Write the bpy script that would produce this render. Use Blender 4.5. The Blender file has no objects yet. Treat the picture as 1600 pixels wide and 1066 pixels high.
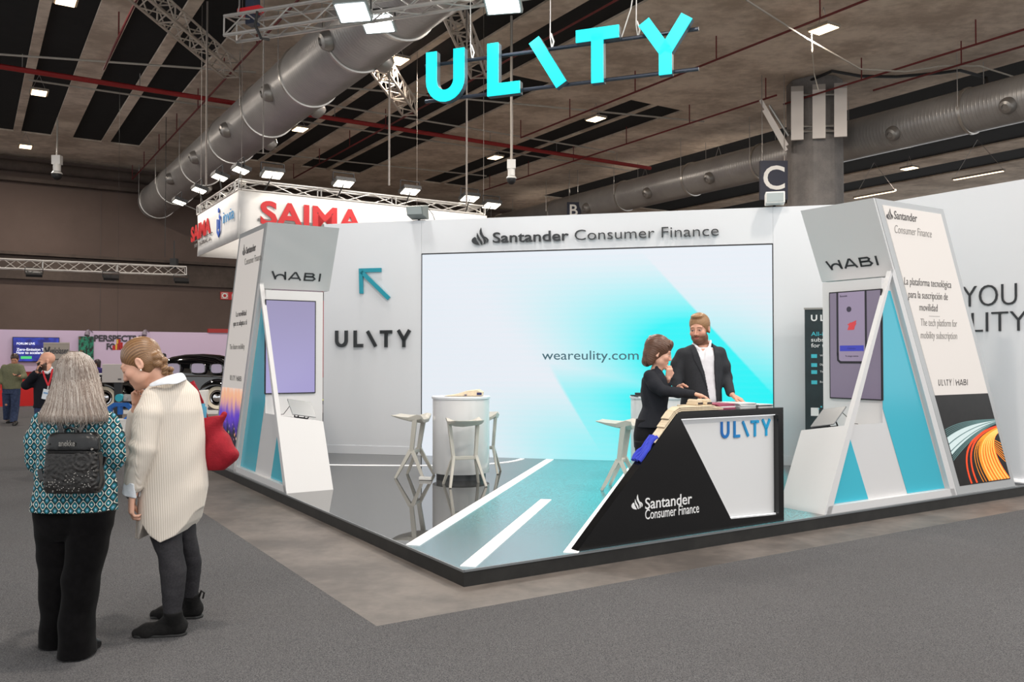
import bpy, bmesh, math, random
import numpy as np
from mathutils import Vector, Matrix
random.seed(7)
SC = bpy.context.scene
COL = SC.collection
R = math.radians
# ---------------------------------------------------------------- camera
CAMH, FPX, PITCH = 1.62, 1341.0, R(1.148)
cam_d = bpy.data.cameras.new('camera'); cam = bpy.data.objects.new('camera', cam_d); COL.objects.link(cam)
cam_d.sensor_width = 36.0; cam_d.lens = FPX / 1600 * 36.0; cam_d.clip_end = 300; cam_d.clip_start = 0.05
cam.location = (0, 0, CAMH); cam.rotation_euler = (R(90) + PITCH, 0, 0)
SC.camera = cam
SC.view_settings.view_transform = 'Standard'; SC.view_settings.look = 'None'
SC.view_settings.gamma = 1.0; SC.view_settings.exposure = 0.0; SC.view_settings.use_curve_mapping = False
SC.cycles.use_denoising = True
SC.cycles.max_bounces = 6; SC.cycles.diffuse_bounces = 3; SC.cycles.glossy_bounces = 3
SC.cycles.caustics_reflective = False; SC.cycles.caustics_refractive = False
SC.cycles.sample_clamp_indirect = 4.0
# ---------------------------------------------------------------- world
WORLD_STRENGTH = 1.22
wd = bpy.data.worlds.new('hall_ambient'); SC.world = wd; wd.use_nodes = True
wd.node_tree.nodes['Background'].inputs[0].default_value = (0.965, 0.985, 1.0, 1)
wd.node_tree.nodes['Background'].inputs[1].default_value = WORLD_STRENGTH
# light levels of the lamps the hall has (used by their builders further down)
W_HIGHBAY, W_FLOOD = 330.0, 60.0

# ---------------------------------------------------------------- pixel rays (photo frame 1600x1066) -> world points
def ray(px, py):
    u = (px - 800) / FPX; v = (533 - py) / FPX
    return Vector((u, math.cos(PITCH) - v * math.sin(PITCH), math.sin(PITCH) + v * math.cos(PITCH)))
EYE = Vector((0, 0, CAMH))
def at_z(px, py, z=0.0):
    d = ray(px, py); return EYE + d * ((z - CAMH) / d.z)
def at_Y(px, py, Y):
    d = ray(px, py); return EYE + d * (Y / d.y)
def on_plane(px, py, p, n):
    d = ray(px, py); return EYE + d * ((Vector(p) - EYE).dot(n) / d.dot(n))
def dirv(deg): return Vector((math.cos(R(deg)), math.sin(R(deg)), 0))
ANG = 32.41
a_, b_ = dirv(ANG), dirv(ANG + 90)            # axes of the hall and of the two open sides of the stand
WANG = ANG - 45.5
w_, n_ = dirv(WANG), dirv(WANG + 90)          # along and into the diagonal back wall
Z = Vector((0, 0, 1))
PZ = 0.12                                     # stand platform height
K = Vector((-0.34, 6.107, PZ))                # front corner of the platform (top)
def hall(A, B, z=0.0): return a_ * A + b_ * B + Z * z
def S(a, b, z=0.0): return K + a_ * a + b_ * b + Z * z      # stand axes, z above platform
def SW(w, n, z=0.0): return K + w_ * w + n_ * n + Z * z

# ---------------------------------------------------------------- materials
def s2l(c):
    return tuple(((x / 255) / 12.92 if x / 255 <= 0.04045 else ((x / 255 + 0.055) / 1.055) ** 2.4) for x in c)
class NT:
    def __init__(s, m): s.t = m.node_tree; s.n = s.t.nodes; s.l = s.t.links
    def node(s, typ, **kw):
        nd = s.n.new(typ)
        for k, v in kw.items(): setattr(nd, k, v)
        return nd
    def link(s, a, b): s.l.new(a, b)
    def math(s, op, a, b=None, clamp=False):
        nd = s.node('ShaderNodeMath', operation=op); nd.use_clamp = clamp
        for i, x in enumerate((a, b)):
            if x is None: continue
            if isinstance(x, (int, float)): nd.inputs[i].default_value = x
            else: s.link(x, nd.inputs[i])
        return nd.outputs[0]
    def mix(s, fac, a, b):
        nd = s.node('ShaderNodeMix', data_type='RGBA')
        for i, x in ((0, fac), (6, a), (7, b)):
            if isinstance(x, (int, float)): nd.inputs[i].default_value = x
            elif isinstance(x, tuple): nd.inputs[i].default_value = (*x[:3], 1)
            else: s.link(x, nd.inputs[i])
        return nd.outputs[2]
    def step(s, x, lo, hi):
        nd = s.node('ShaderNodeMapRange', interpolation_type='SMOOTHSTEP')
        s.link(x, nd.inputs[0]); nd.inputs[1].default_value = lo; nd.inputs[2].default_value = hi
        return nd.outputs[0]
    def noise(s, vec, scale, detail=3, rough=0.55):
        nd = s.node('ShaderNodeTexNoise'); nd.inputs['Scale'].default_value = scale
        nd.inputs['Detail'].default_value = detail; nd.inputs['Roughness'].default_value = rough
        if vec is not None: s.link(vec, nd.inputs['Vector'])
        return nd
    def obj(s): return s.node('ShaderNodeTexCoord').outputs['Object']
    def sep(s, v):
        nd = s.node('ShaderNodeSeparateXYZ'); s.link(v, nd.inputs[0]); return nd.outputs
    def scale(s, v, x):
        nd = s.node('ShaderNodeVectorMath', operation='MULTIPLY'); s.link(v, nd.inputs[0]); nd.inputs[1].default_value = x
        return nd.outputs[0]
    def bump(s, h, strength, dist, bsdf):
        nd = s.node('ShaderNodeBump'); nd.inputs['Strength'].default_value = strength; nd.inputs['Distance'].default_value = dist
        s.link(h, nd.inputs['Height']); s.link(nd.outputs[0], bsdf.inputs['Normal'])
def new_mat(name):
    m = bpy.data.materials.new(name); m.use_nodes = True
    return m, NT(m), m.node_tree.nodes['Principled BSDF']
MATS = {}
def mat(name, rgb, rough=0.5, metal=0.0, spec=0.5, var=0.0, vscale=6.0, bump=0.0, bscale=40.0, emit=0.0, coat=0.0, alpha=1.0):
    """rgb in sRGB 0-255; var mottles the colour with noise; emit makes the thing itself glow"""
    if name in MATS: return MATS[name]
    m, t, p = new_mat(name); c = s2l(rgb)
    p.inputs['Base Color'].default_value = (*c, 1); p.inputs['Roughness'].default_value = rough
    p.inputs['Metallic'].default_value = metal; p.inputs['Specular IOR Level'].default_value = spec
    p.inputs['Coat Weight'].default_value = coat; p.inputs['Coat Roughness'].default_value = 0.05
    p.inputs['Alpha'].default_value = alpha
    o = t.obj()
    if var:
        nz = t.noise(o, vscale, 4, 0.6)
        f = t.step(nz.outputs[0], 0.3, 0.7)
        t.link(t.mix(f, tuple(x * (1 - var) for x in c), tuple(min(1, x * (1 + var)) for x in c)), p.inputs['Base Color'])
    if bump:
        nz = t.noise(o, bscale, 3, 0.6); t.bump(nz.outputs[0], bump, 0.01, p)
    if emit:
        p.inputs['Emission Color'].default_value = (*c, 1); p.inputs['Emission Strength'].default_value = emit
    MATS[name] = m
    return m

# ---------------------------------------------------------------- mesh builder
class MB:
    def __init__(s): s.v = []; s.f = []; s.m = []; s.mi = 0; s.smooth = []; s.sm = False
    def add(s, vs, fs):
        o = len(s.v); s.v += [Vector(v) for v in vs]
        for f in fs: s.f.append([o + i for i in f]); s.m.append(s.mi); s.smooth.append(s.sm)
        return s
    def hexa(s, p):   # 8 points: bottom loop 0-3, top loop 4-7
        return s.add(p, [(3, 2, 1, 0), (4, 5, 6, 7), (0, 1, 5, 4), (1, 2, 6, 5), (2, 3, 7, 6), (3, 0, 4, 7)])
    def box(s, c, d, ax=None):
        c = Vector(c); X, Y, Zv = ax if ax else (Vector((1, 0, 0)), Vector((0, 1, 0)), Vector((0, 0, 1)))
        x, y, z = X * d[0] / 2, Y * d[1] / 2, Zv * d[2] / 2
        return s.hexa([c - x - y - z, c + x - y - z, c + x + y - z, c - x + y - z, c - x - y + z, c + x - y + z, c + x + y + z, c - x + y + z])
    def bx(s, x0, x1, y0, y1, z0, z1):
        return s.box(((x0 + x1) / 2, (y0 + y1) / 2, (z0 + z1) / 2), (abs(x1 - x0), abs(y1 - y0), abs(z1 - z0)))
    def prism(s, poly, ext):   # planar polygon of 3D points extruded by a vector
        n = len(poly); ext = Vector(ext); p = [Vector(q) for q in poly]
        return s.add(p + [q + ext for q in p], [tuple(range(n))[::-1], tuple(range(n, 2 * n))] + [(i, (i + 1) % n, n + (i + 1) % n, n + i) for i in range(n)])
    def tube(s, pts, r, seg=8, caps=True):
        pts = [Vector(p) for p in pts]; rs = r if isinstance(r, (list, tuple)) else [r] * len(pts)
        o = len(s.v); up = None; vs = []
        for i, p in enumerate(pts):
            d = (pts[min(i + 1, len(pts) - 1)] - pts[max(i - 1, 0)]).normalized()
            if up is None:
                up = d.orthogonal().normalized()
                if abs(d.z) < 0.95: up = (Z - d * d.z).normalized()
            else:
                up = (up - d * up.dot(d)).normalized()
            sd = d.cross(up)
            for k in range(seg):
                t = 2 * math.pi * (k + 0.5) / seg
                vs.append(p + (up * math.cos(t) + sd * math.sin(t)) * rs[i])
        fs = []
        for i in range(len(pts) - 1):
            for k in range(seg):
                k2 = (k + 1) % seg
                fs.append((i * seg + k, i * seg + k2, (i + 1) * seg + k2, (i + 1) * seg + k))
        if caps:
            fs.append(tuple(range(seg))[::-1]); fs.append(tuple((len(pts) - 1) * seg + k for k in range(seg)))
        sm, s.sm = s.sm, (seg > 5)
        s.add(vs, fs); s.sm = sm
        return s
    def lathe(s, prof, c=(0, 0, 0), axis=None, seg=32):   # prof: (radius, height)
        c = Vector(c); ax = Vector(axis).normalized() if axis else Vector((0, 0, 1))
        x = ax.orthogonal().normalized(); y = ax.cross(x); vs = []; fs = []
        for r, h in prof:
            for k in range(seg):
                t = 2 * math.pi * k / seg
                vs.append(c + ax * h + (x * math.cos(t) + y * math.sin(t)) * max(r, 1e-4))
        for i in range(len(prof) - 1):
            for k in range(seg):
                k2 = (k + 1) % seg
                fs.append((i * seg + k, i * seg + k2, (i + 1) * seg + k2, (i + 1) * seg + k))
        fs.append(tuple(range(seg))[::-1]); fs.append(tuple((len(prof) - 1) * seg + k for k in range(seg)))
        sm, s.sm = s.sm, True
        s.add(vs, fs); s.sm = sm
        return s
    def ell(s, c, r, seg=16, rings=10):
        c = Vector(c); vs = []; fs = []
        for i in range(rings + 1):
            ph = math.pi * i / rings
            for k in range(seg):
                t = 2 * math.pi * k / seg
                vs.append(c + Vector((r[0] * max(math.sin(ph), 1e-3) * math.cos(t), r[1] * max(math.sin(ph), 1e-3) * math.sin(t), -r[2] * math.cos(ph))))
        for i in range(rings):
            for k in range(seg):
                k2 = (k + 1) % seg
                fs.append((i * seg + k, i * seg + k2, (i + 1) * seg + k2, (i + 1) * seg + k))
        sm, s.sm = s.sm, True
        s.add(vs, fs); s.sm = sm
        return s
    def build(s, name, m, parent=None, world=False, bevel=0.0, recalc=True):
        """links everything as ONE mesh object; world=True means points are world points"""
        inv = parent.matrix_basis.inverted() if (world and parent is not None) else None
        if parent is not None and world and parent.parent is not None: inv = (parent.parent.matrix_basis @ parent.matrix_basis).inverted()
        vs = [inv @ v for v in s.v] if inv else s.v
        me = bpy.data.meshes.new(name); me.from_pydata([tuple(v) for v in vs], [], s.f); me.update()
        ms = m if isinstance(m, (list, tuple)) else [m]
        for q in ms: me.materials.append(q)
        me.polygons.foreach_set('material_index', s.m); me.polygons.foreach_set('use_smooth', s.smooth)
        if any(s.smooth): me.set_sharp_from_angle(angle=R(38))
        if recalc:
            bm = bmesh.new(); bm.from_mesh(me); bmesh.ops.recalc_face_normals(bm, faces=bm.faces[:]); bm.to_mesh(me); bm.free()
        o = bpy.data.objects.new(name, me); COL.objects.link(o)
        if parent is not None: o.parent = parent
        if bevel:
            b = o.modifiers.new('bevel', 'BEVEL'); b.width = bevel; b.segments = 2; b.limit_method = 'ANGLE'; b.angle_limit = R(40)
        return o
def thing(name, label, cat, loc=(0, 0, 0), rotz=0.0, group=None):
    o = bpy.data.objects.new(name, None); COL.objects.link(o); o.empty_display_size = 0.1
    o.location = loc; o.rotation_euler = (0, 0, R(rotz))
    o.matrix_basis = Matrix.Translation(Vector(loc)) @ Matrix.Rotation(R(rotz), 4, 'Z')
    return tag(o, label, cat, group)
def tag(o, label, cat, group=None):
    o['label'] = label; o['category'] = cat
    if group: o['group'] = group
    return o
def struct(mb, name, m, **k):
    o = mb.build(name, m, **k); o['kind'] = 'structure'; return o
def place(mb, name, m, label, cat, group=None, base=None, **k):
    """a thing that is one mesh: world points, origin moved to its base"""
    xs = [v.x for v in mb.v]; ys = [v.y for v in mb.v]; zs = [v.z for v in mb.v]
    c = Vector(base) if base is not None else Vector(((min(xs) + max(xs)) / 2, (min(ys) + max(ys)) / 2, min(zs)))
    mb.v = [v - c for v in mb.v]
    o = mb.build(name, m, **k); o.location = c; o.matrix_basis = Matrix.Translation(c)
    return tag(o, label, cat, group)
def dup(root, loc=None, rotz=None, label=None, group=None):
    def cp(o, par):
        c = o.copy(); COL.objects.link(c)
        if par is not None: c.parent = par
        for ch in [x for x in bpy.data.objects if x.parent == o]: cp(ch, c)
        return c
    r = cp(root, None)
    if loc is not None: r.location = loc
    if rotz is not None: r.rotation_euler = (0, 0, R(rotz))
    if label: r['label'] = label
    if group: r['group'] = group
    return r

# ---------------------------------------------------------------- lettering
def text_polys(body, bold=0.0, space=1.0, res=4):
    cu = bpy.data.curves.new('t', 'FONT'); cu.body = body; cu.size = 1.0; cu.offset = bold; cu.space_character = space
    cu.resolution_u = res; cu.extrude = 0.0; cu.fill_mode = 'FRONT'
    ob = bpy.data.objects.new('t', cu); COL.objects.link(ob)
    dg = bpy.context.evaluated_depsgraph_get(); ev = ob.evaluated_get(dg); me = ev.to_mesh()
    vs = [v.co.copy() for v in me.vertices]; fs = [tuple(p.vertices) for p in me.polygons]
    ev.to_mesh_clear(); bpy.data.objects.remove(ob); bpy.data.curves.remove(cu)
    return vs, fs
def add_text(mb, body, org, rt, up, height, width=None, depth=0.004, bold=0.0, space=1.0, align='L', nrm=None):
    """lettering with capitals `height` tall; org = baseline point; raised by depth along nrm"""
    vs, fs = text_polys(body, bold, space)
    if not vs: return
    rt, up, org = Vector(rt), Vector(up), Vector(org)
    nrm = Vector(nrm) if nrm is not None else rt.cross(up)
    k = height / 0.70
    x0 = min(v.x for v in vs); x1 = max(v.x for v in vs)
    kx = width / (x1 - x0) if width else k
    sh = {'L': x0, 'C': (x0 + x1) / 2, 'R': x1}[align]
    bot = [org + rt * (v.x - sh) * kx + up * v.y * k for v in vs]
    N = len(vs)
    # side walls along boundary edges
    from collections import Counter
    ec = Counter()
    for f in fs:
        for i in range(len(f)): ec[frozenset((f[i], f[(i + 1) % len(f)]))] += 1
    sides = []
    for f in fs:
        for i in range(len(f)):
            e = (f[i], f[(i + 1) % len(f)])
            if ec[frozenset(e)] == 1: sides.append((e[0], e[1], N + e[1], N + e[0]))
    mb.add(bot + [p + nrm * depth for p in bot], [tuple(N + i for i in f) for f in fs] + sides)
def stroke2d(pts, w, closed=False):
    """polygon outline of a polyline of width w (mitred), 2D"""
    pts = [Vector((p[0], p[1])) for p in pts]; L = []; Rr = []
    for i, p in enumerate(pts):
        d0 = (p - pts[i - 1]).normalized() if i > 0 else None
        d1 = (pts[i + 1] - p).normalized() if i < len(pts) - 1 else None
        d0 = d0 or d1; d1 = d1 or d0
        nn = Vector((-(d0.y + d1.y), d0.x + d1.x)).normalized()
        k = w / 2 / max(0.3, nn.dot(Vector((-d0.y, d0.x))))
        L.append(p + nn * k); Rr.append(p - nn * k)
    return L + Rr[::-1]
def ribbon(mb, poly, org, rt, up, ext, kx=1.0, ky=1.0):
    """extruded quad strip from a stroke outline (left side then reversed right side)"""
    n = len(poly) // 2; rt, up, org, ext = Vector(rt), Vector(up), Vector(org), Vector(ext)
    P = [org + rt * q[0] * kx + up * q[1] * ky for q in poly]
    for i in range(n - 1):
        q = [P[i], P[i + 1], P[2 * n - 2 - i], P[2 * n - 1 - i]]
        mb.prism(q, ext)
def ulity_strokes(t=0.2):
    arc = [(0.42 + 0.32 * math.cos(x), 0.42 - 0.0 + 0.32 * math.sin(x)) for x in [math.pi + math.pi * i / 12 for i in range(13)]]
    arc = [(x, y) for x, y in arc]
    U = [[(0.10, 1.0), (0.10, 0.42)] + arc[1:-1] + [(0.74, 0.42), (0.74, 1.0)]]
    U = [[(0.10, 1.0)] + [(0.42 - 0.32 * math.cos(math.pi * i / 12), 0.42 - 0.32 * math.sin(math.pi * i / 12)) for i in range(13)] + [(0.74, 1.0)]]
    Lr = [[(0.10, 1.0), (0.10, 0.1), (0.62, 0.1)]]
    I = [[(0.05, 0.95), (0.60, 0.05)]]
    T = [[(0.0, 0.9), (0.80, 0.9)], [(0.40, 0.9), (0.40, 0.0)]]
    Yl = [[(0.42, 0.45), (0.42, 0.0)], [(0.05, 1.0), (0.42, 0.42)], [(0.79, 1.0), (0.42, 0.42)]]
    return [U, Lr, I, T, Yl]
def add_ulity(mb, org, rt, up, height, width, depth, t=0.2, gap=None, nrm=None):
    """the five-letter word mark with the leaning middle stroke; org = lower left"""
    rt, up, org = Vector(rt), Vector(up), Vector(org); nrm = Vector(nrm) if nrm is not None else rt.cross(up)
    offs = [0.0, 1.25, 2.12, 3.0, 4.15]; tot = 4.98
    kx = width / tot
    for st, ox in zip(ulity_strokes(), offs):
        for pl in st:
            ribbon(mb, stroke2d([(x + ox, y) for x, y in pl], t), org, rt, up, nrm * depth, kx, height)
def add_wabi(mb, org, rt, up, height, width, depth, t=0.17, nrm=None):
    rt, up, org = Vector(rt), Vector(up), Vector(org); nrm = Vector(nrm) if nrm is not None else rt.cross(up)
    W = [[(0.0, 1.0), (0.42, 0.0)], [(1.30, 1.0), (1.42, 0.0)][::-1],
         [(0.40 + 0.46 + 0.5 * -math.cos(math.pi * i / 10), 0.10 + 0.52 * math.sin(math.pi * i / 10)) for i in range(11)]]
    A_ = [[(1.75, 0.0), (2.30, 0.95), (2.42, 0.95), (2.98, 0.0)], [(1.95, 0.26), (2.78, 0.26)]]
    B_ = [[(3.30, 0.92), (4.15, 0.92), (4.3, 0.78), (4.15, 0.54), (3.30, 0.54)], [(3.30, 0.08), (4.25, 0.08), (4.45, 0.28), (4.25, 0.52), (3.30, 0.52)], [(3.38, 1.0), (3.38, 0.0)]]
    I_ = [[(4.95, 1.0), (4.95, 0.0)]]
    kx = width / 5.1
    for pl in W + A_ + B_ + I_:
        ribbon(mb, stroke2d(pl, t), org, rt, up, nrm * depth, kx, height)
def add_flame(mb, org, rt, up, h, depth, nrm=None):
    """bank emblem: a flattened bowl with flames rising out of it"""
    rt, up, org = Vector(rt), Vector(up), Vector(org); nrm = Vector(nrm) if nrm is not None else rt.cross(up)
    def poly(p): mb.prism([org + rt * x * h + up * y * h for x, y in p], nrm * depth)
    el = lambda d0, d1: [(0.5 + 0.5 * math.cos(R(d0 + (d1 - d0) * i / 10)), 0.27 + 0.27 * math.sin(R(d0 + (d1 - d0) * i / 10))) for i in range(11)]
    poly(el(128, 268) + [(0.38, 0.15), (0.28, 0.30), (0.25, 0.44)])
    poly([(0.33, 0.72), (0.30, 0.52), (0.36, 0.36), (0.48, 0.20), (0.57, 0.02), (0.64, 0.02), (0.62, 0.20), (0.50, 0.38), (0.40, 0.54)])
    poly([(0.56, 1.02), (0.48, 0.84), (0.48, 0.66), (0.58, 0.50), (0.70, 0.32), (0.74, 0.14), (0.70, 0.04), (0.80, 0.08), (0.85, 0.28), (0.78, 0.46), (0.66, 0.62), (0.60, 0.80)])
    poly(el(-38, 62) + [(0.83, 0.40), (0.91, 0.28)])
# ================================================================ HALL SHELL
def concrete_mat(name, c1, c2, scale, rough=0.85, streak=(1, 1, 1), bump=0.25):
    m, t, p = new_mat(name); o = t.scale(t.obj(), streak)
    n1 = t.noise(o, scale, 6, 0.62); n2 = t.noise(o, scale * 7, 4, 0.6)
    f = t.math('ADD', t.math('MULTIPLY', n1.outputs[0], 0.75), t.math('MULTIPLY', n2.outputs[0], 0.25))
    t.link(t.mix(t.step(f, 0.36, 0.64), s2l(c1), s2l(c2)), p.inputs['Base Color'])
    p.inputs['Roughness'].default_value = rough
    t.bump(n2.outputs[0], bump, 0.02, p)
    return m
M_CEIL = concrete_mat('ceiling_concrete', (186, 168, 150), (238, 222, 204), 0.5, streak=(1.0, 1.2, 1))
M_WALL = concrete_mat('hall_wall_paint', (94, 79, 72), (101, 85, 78), 0.3, bump=0.05)
M_BARE = concrete_mat('floor_concrete', (80, 74, 70), (112, 104, 98), 1.1, rough=0.55, streak=(1, 1, 1), bump=0.1)
M_DECK = mat('dark_deck', (13, 12, 12), 0.95, var=0.3, vscale=3)
CZ = 10.0
# floor
mb = MB(); c = hall(18, 20)
mb.box((c.x, c.y, -0.1), (70, 60, 0.2), (a_, b_, Z)); struct(mb, 'floor', M_BARE)
# carpet tiles: a fine-grained grey felt
m, t, p = new_mat('grey_carpet'); o = t.obj()
n1 = t.noise(o, 130, 3, 0.8); n2 = t.noise(o, 0.7, 3, 0.5); n3 = t.noise(o, 420, 1, 0.5)
f = t.math('ADD', t.math('MULTIPLY', n1.outputs[0], 0.7), t.math('MULTIPLY', n3.outputs[0], 0.3))
cc = t.mix(t.step(f, 0.36, 0.64), s2l((52, 52, 55)), s2l((114, 113, 114)))
cc = t.mix(t.math('MULTIPLY', t.step(n2.outputs[0], 0.35, 0.7), 0.25), cc, s2l((78, 76, 76)))
t.link(cc, p.inputs['Base Color']); p.inputs['Roughness'].default_value = 0.95; p.inputs['Specular IOR Level'].default_value = 0.15
t.bump(n1.outputs[0], 0.6, 0.006, p)
M_CARPET = m
mb = MB()
poly = [(-14, -3), (30, -3), (30, 4.83), (2.10, 4.83), (2.10, 33.0), (-14, 33.0)]
mb.prism([hall(x, y, 0.0) for x, y in poly], Z * 0.006)
o = mb.build('carpet', M_CARPET); tag(o, 'grey felt carpet covering the aisles around the white stand', 'carpet')
# ceiling: concrete with long openings in front of a dark deck
far = 36.5
openings = [(-6.0, -1.4, 6, far), (-1.1, 1.35, 6, far), (1.6, 2.58, 6, far), (3.3, 4.3, 6, far), (4.6, 5.67, 6, far),
            (8.3, 10.35, 6, far), (10.55, 11.42, 6, far), (12.2, 13.38, 6, far), (13.56, 14.97, 21.3, far),
            (18.1, 19.1, 21.3, far), (19.25, 20.4, 21.3, far), (25.0, 26.8, 6, far), (27.1, 28.2, 6, far), (29.2, 30.2, 6, far), (30.9, 33.9, 6, far), (35.4, 37.5, 6, far)]
mb = MB()
As = sorted(set([-14.0, 50.0] + [x for q in openings for x in q[:2]])); Bs = [4.0, 6, 21.3, far, 41.2]
for i in range(len(As) - 1):
    for j in range(len(Bs) - 1):
        am, bm_ = (As[i] + As[i + 1]) / 2, (Bs[j] + Bs[j + 1]) / 2
        if any(q[0] < am < q[1] and q[2] < bm_ < q[3] for q in openings): continue
        mb.hexa([hall(As[i], Bs[j], CZ), hall(As[i + 1], Bs[j], CZ), hall(As[i + 1], Bs[j + 1], CZ), hall(As[i], Bs[j + 1], CZ),
                 hall(As[i], Bs[j], CZ + .06), hall(As[i + 1], Bs[j], CZ + .06), hall(As[i + 1], Bs[j + 1], CZ + .06), hall(As[i], Bs[j + 1], CZ + .06)])

struct(mb, 'ceiling', M_CEIL)
mb = MB(); c = hall(18, 22.5); mb.box((c.x, c.y, CZ + 0.165), (64, 37, 0.2), (a_, b_, Z)); struct(mb, 'trim_1', M_DECK)
# far wall with its ledges
mb = MB(); c = hall(18, 41.2); mb.box((c.x, c.y, 5.2), (64, 0.4, 10.4), (a_, b_, Z)); struct(mb, 'wall_back', M_WALL)
M_LEDGE = concrete_mat('ledge_concrete', (72, 62, 56), (90, 78, 71), 0.8)
mb = MB(); c = hall(18, 40.9); mb.box((c.x, c.y, 5.36), (64, 0.25, 0.92), (a_, b_, Z)); struct(mb, 'trim_2', M_LEDGE)
mb = MB(); c = hall(18, 40.85); mb.box((c.x, c.y, 5.95), (64, 0.5, 0.12), (a_, b_, Z)); struct(mb, 'trim_3', M_LEDGE)
mb = MB(); mb.tube([hall(-14, 40.6, 9.55), hall(50, 40.6, 9.55)], 0.22, 10); struct(mb, 'trim_4', M_LEDGE)
mb = MB(); c = hall(18, 40.8); mb.box((c.x, c.y, 9.0), (64, 0.45, 0.16), (a_, b_, Z)); struct(mb, 'trim_5', M_LEDGE)
M_JOINT = mat('wall_joint', (96, 86, 82), 0.9)
mb = MB()
for A in (-8, -1.6, 4.85, 11.3, 17.7, 24.1):
    for z0, z1 in ((0, 4.9), (6.0, 8.9)):
        c = hall(A, 40.995); mb.box((c.x, c.y, (z0 + z1) / 2), (0.03, 0.012, z1 - z0), (a_, b_, Z))
struct(mb, 'trim_6', M_JOINT)
# ---------------------------------------------------------------- column with panels
M_COL = concrete_mat('column_concrete', (104, 100, 98), (120, 115, 112), 3.0, rough=0.6)
cc = hall(21.7, 17.0)
mb = MB(); prof = []
for k in range(8):
    for dt in (-9, 0, 9):
        tt = R(k * 45 + 22.5 + dt); rr = 0.80 if dt else 0.815; prof.append(cc + Vector((math.cos(tt), math.sin(tt), 0)) * rr)
mb.prism(prof, Z * 9.98)
col = struct(mb, 'trim_7', M_COL)
M_PANEL = mat('heater_white', (214, 206, 200), 0.5); M_STEEL = mat('galvanised', (176, 172, 168), 0.35, 0.8)
hd = thing('radiant_heater', 'three upright white radiant panels on a steel frame around the concrete column', 'heater', (cc.x, cc.y, 6.9), WANG)
for i, (dx, z0, z1) in enumerate(((1236, 191, 219 - 0), (1269, 140, 217), (1305, 135, 215))):
    pass
fwd = (Vector((cc.x, cc.y, 0))).normalized(); sd = Vector((fwd.y, -fwd.x, 0))
pl_p = Vector((cc.x, cc.y, 0)) - fwd * 0.95
for px0, px1, y0, y1 in ((1236, 1255.5, 136, 219), (1269.5, 1290, 133, 216.5), (1303.5, 1323.5, 131, 214)):
    q = [on_plane(x, y, pl_p, fwd) for x, y in ((px0, y1), (px1, y1 - 1), (px1, y0 - 1), (px0, y0))]
    mb = MB(); mb.prism(q, fwd * 0.09); o = mb.build('heater_panel', M_PANEL, hd, world=True)
    mb = MB(); tp = [on_plane(x, y, pl_p - fwd * 0.01, fwd) for x, y in ((px0, y0 + 7), (px1, y0 + 6), (px1, y0 - 2), (px0, y0 - 1))]
    mb.prism(tp, fwd * 0.12); mb.build('end_cap', M_STEEL, o, world=True)
mb = MB()
for y in (147, 196, 204):
    q0, q1 = on_plane(1236, y + 2, pl_p + fwd * 0.14, fwd), on_plane(1322, y, pl_p + fwd * 0.14, fwd); mb.tube([q0, q1], 0.035, 6)
mb.build('frame', M_STEEL, hd, world=True)
hd2 = thing('radiant_heater', 'tilted radiant panel seen edge-on sticking out left of the concrete column', 'heater', tuple(at_Y(1225, 235, 25.6)), 0)
for k, (d0, d1) in enumerate((((1189, 157), (1230, 228)), ((1194, 173), (1229, 236)))):
    p0, p1 = at_Y(*d0, 25.6), at_Y(*d1, 25.6)
    mb = MB(); d = (p1 - p0).normalized(); nn = Vector((d.z, 0, -d.x))
    vd = ((p0 + p1) / 2 - EYE).normalized(); nn = d.cross(vd).normalized(); vd = nn.cross(d); mb.box((p0 + p1) / 2, ((p1 - p0).length, 0.5, 0.10), (d, vd, nn)); mb.build('heater_panel', M_PANEL, hd2, world=True)
mb = MB(); p0, p1 = at_Y(1202, 165, 25.5), at_Y(1232, 212, 25.5); mb.tube([p0, p1], 0.04, 6); mb.tube([p1, at_Y(1240, 205, 25.6)], 0.05, 6); mb.tube([at_Y(1228, 205, 25.5), at_Y(1240, 205, 25.6)], 0.05, 6)
mb.build('bracket', M_STEEL, hd2, world=True)
# hanging letter signs of the hall rows
M_NAVY = mat('navy_sign', (20, 26, 50), 0.5); M_WHT = mat('white_paint', (236, 234, 230), 0.5)
for ch, rect, Yd, lab in (('C', (1188, 251, 1231, 312), 25.2, 'navy hanging sign with a white letter C beside the column'),
                          ('B', (886, 316, 907, 345), 38.0, 'navy hanging sign with a white letter B above the stand wall')):
    x0, y0, x1, y1 = rect
    q = [at_Y(x0, y1, Yd), at_Y(x1, y1, Yd), at_Y(x1, y0, Yd), at_Y(x0, y0, Yd)]
    root = thing('row_sign', lab, 'sign', tuple((q[0] + q[1]) / 2), 0)
    mb = MB(); mb.prism(q, Vector((0, 0.12, 0))); mb.build('panel', M_NAVY, root, world=True)
    hgt = (q[2] - q[1]).z
    mb = MB(); add_text(mb, ch, (q[0] + q[1]) / 2 + Vector((0, -0.002, hgt * (0.27 if ch == 'C' else 0.28))), (1, 0, 0), (0, 0, 1), hgt * 0.60, depth=0.01, bold=0.012, align='C')
    mb.build('lettering', M_WHT, root, world=True)
    mb = MB()
    for x in (x0 + 4, x1 - 4): p0 = at_Y(x, y0 + 1, Yd) + Vector((0, 0.06, 0)); mb.tube([p0, Vector((p0.x, p0.y, CZ))], 0.012, 4)
    mb.build('hanger', M_STEEL, root, world=True)
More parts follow.
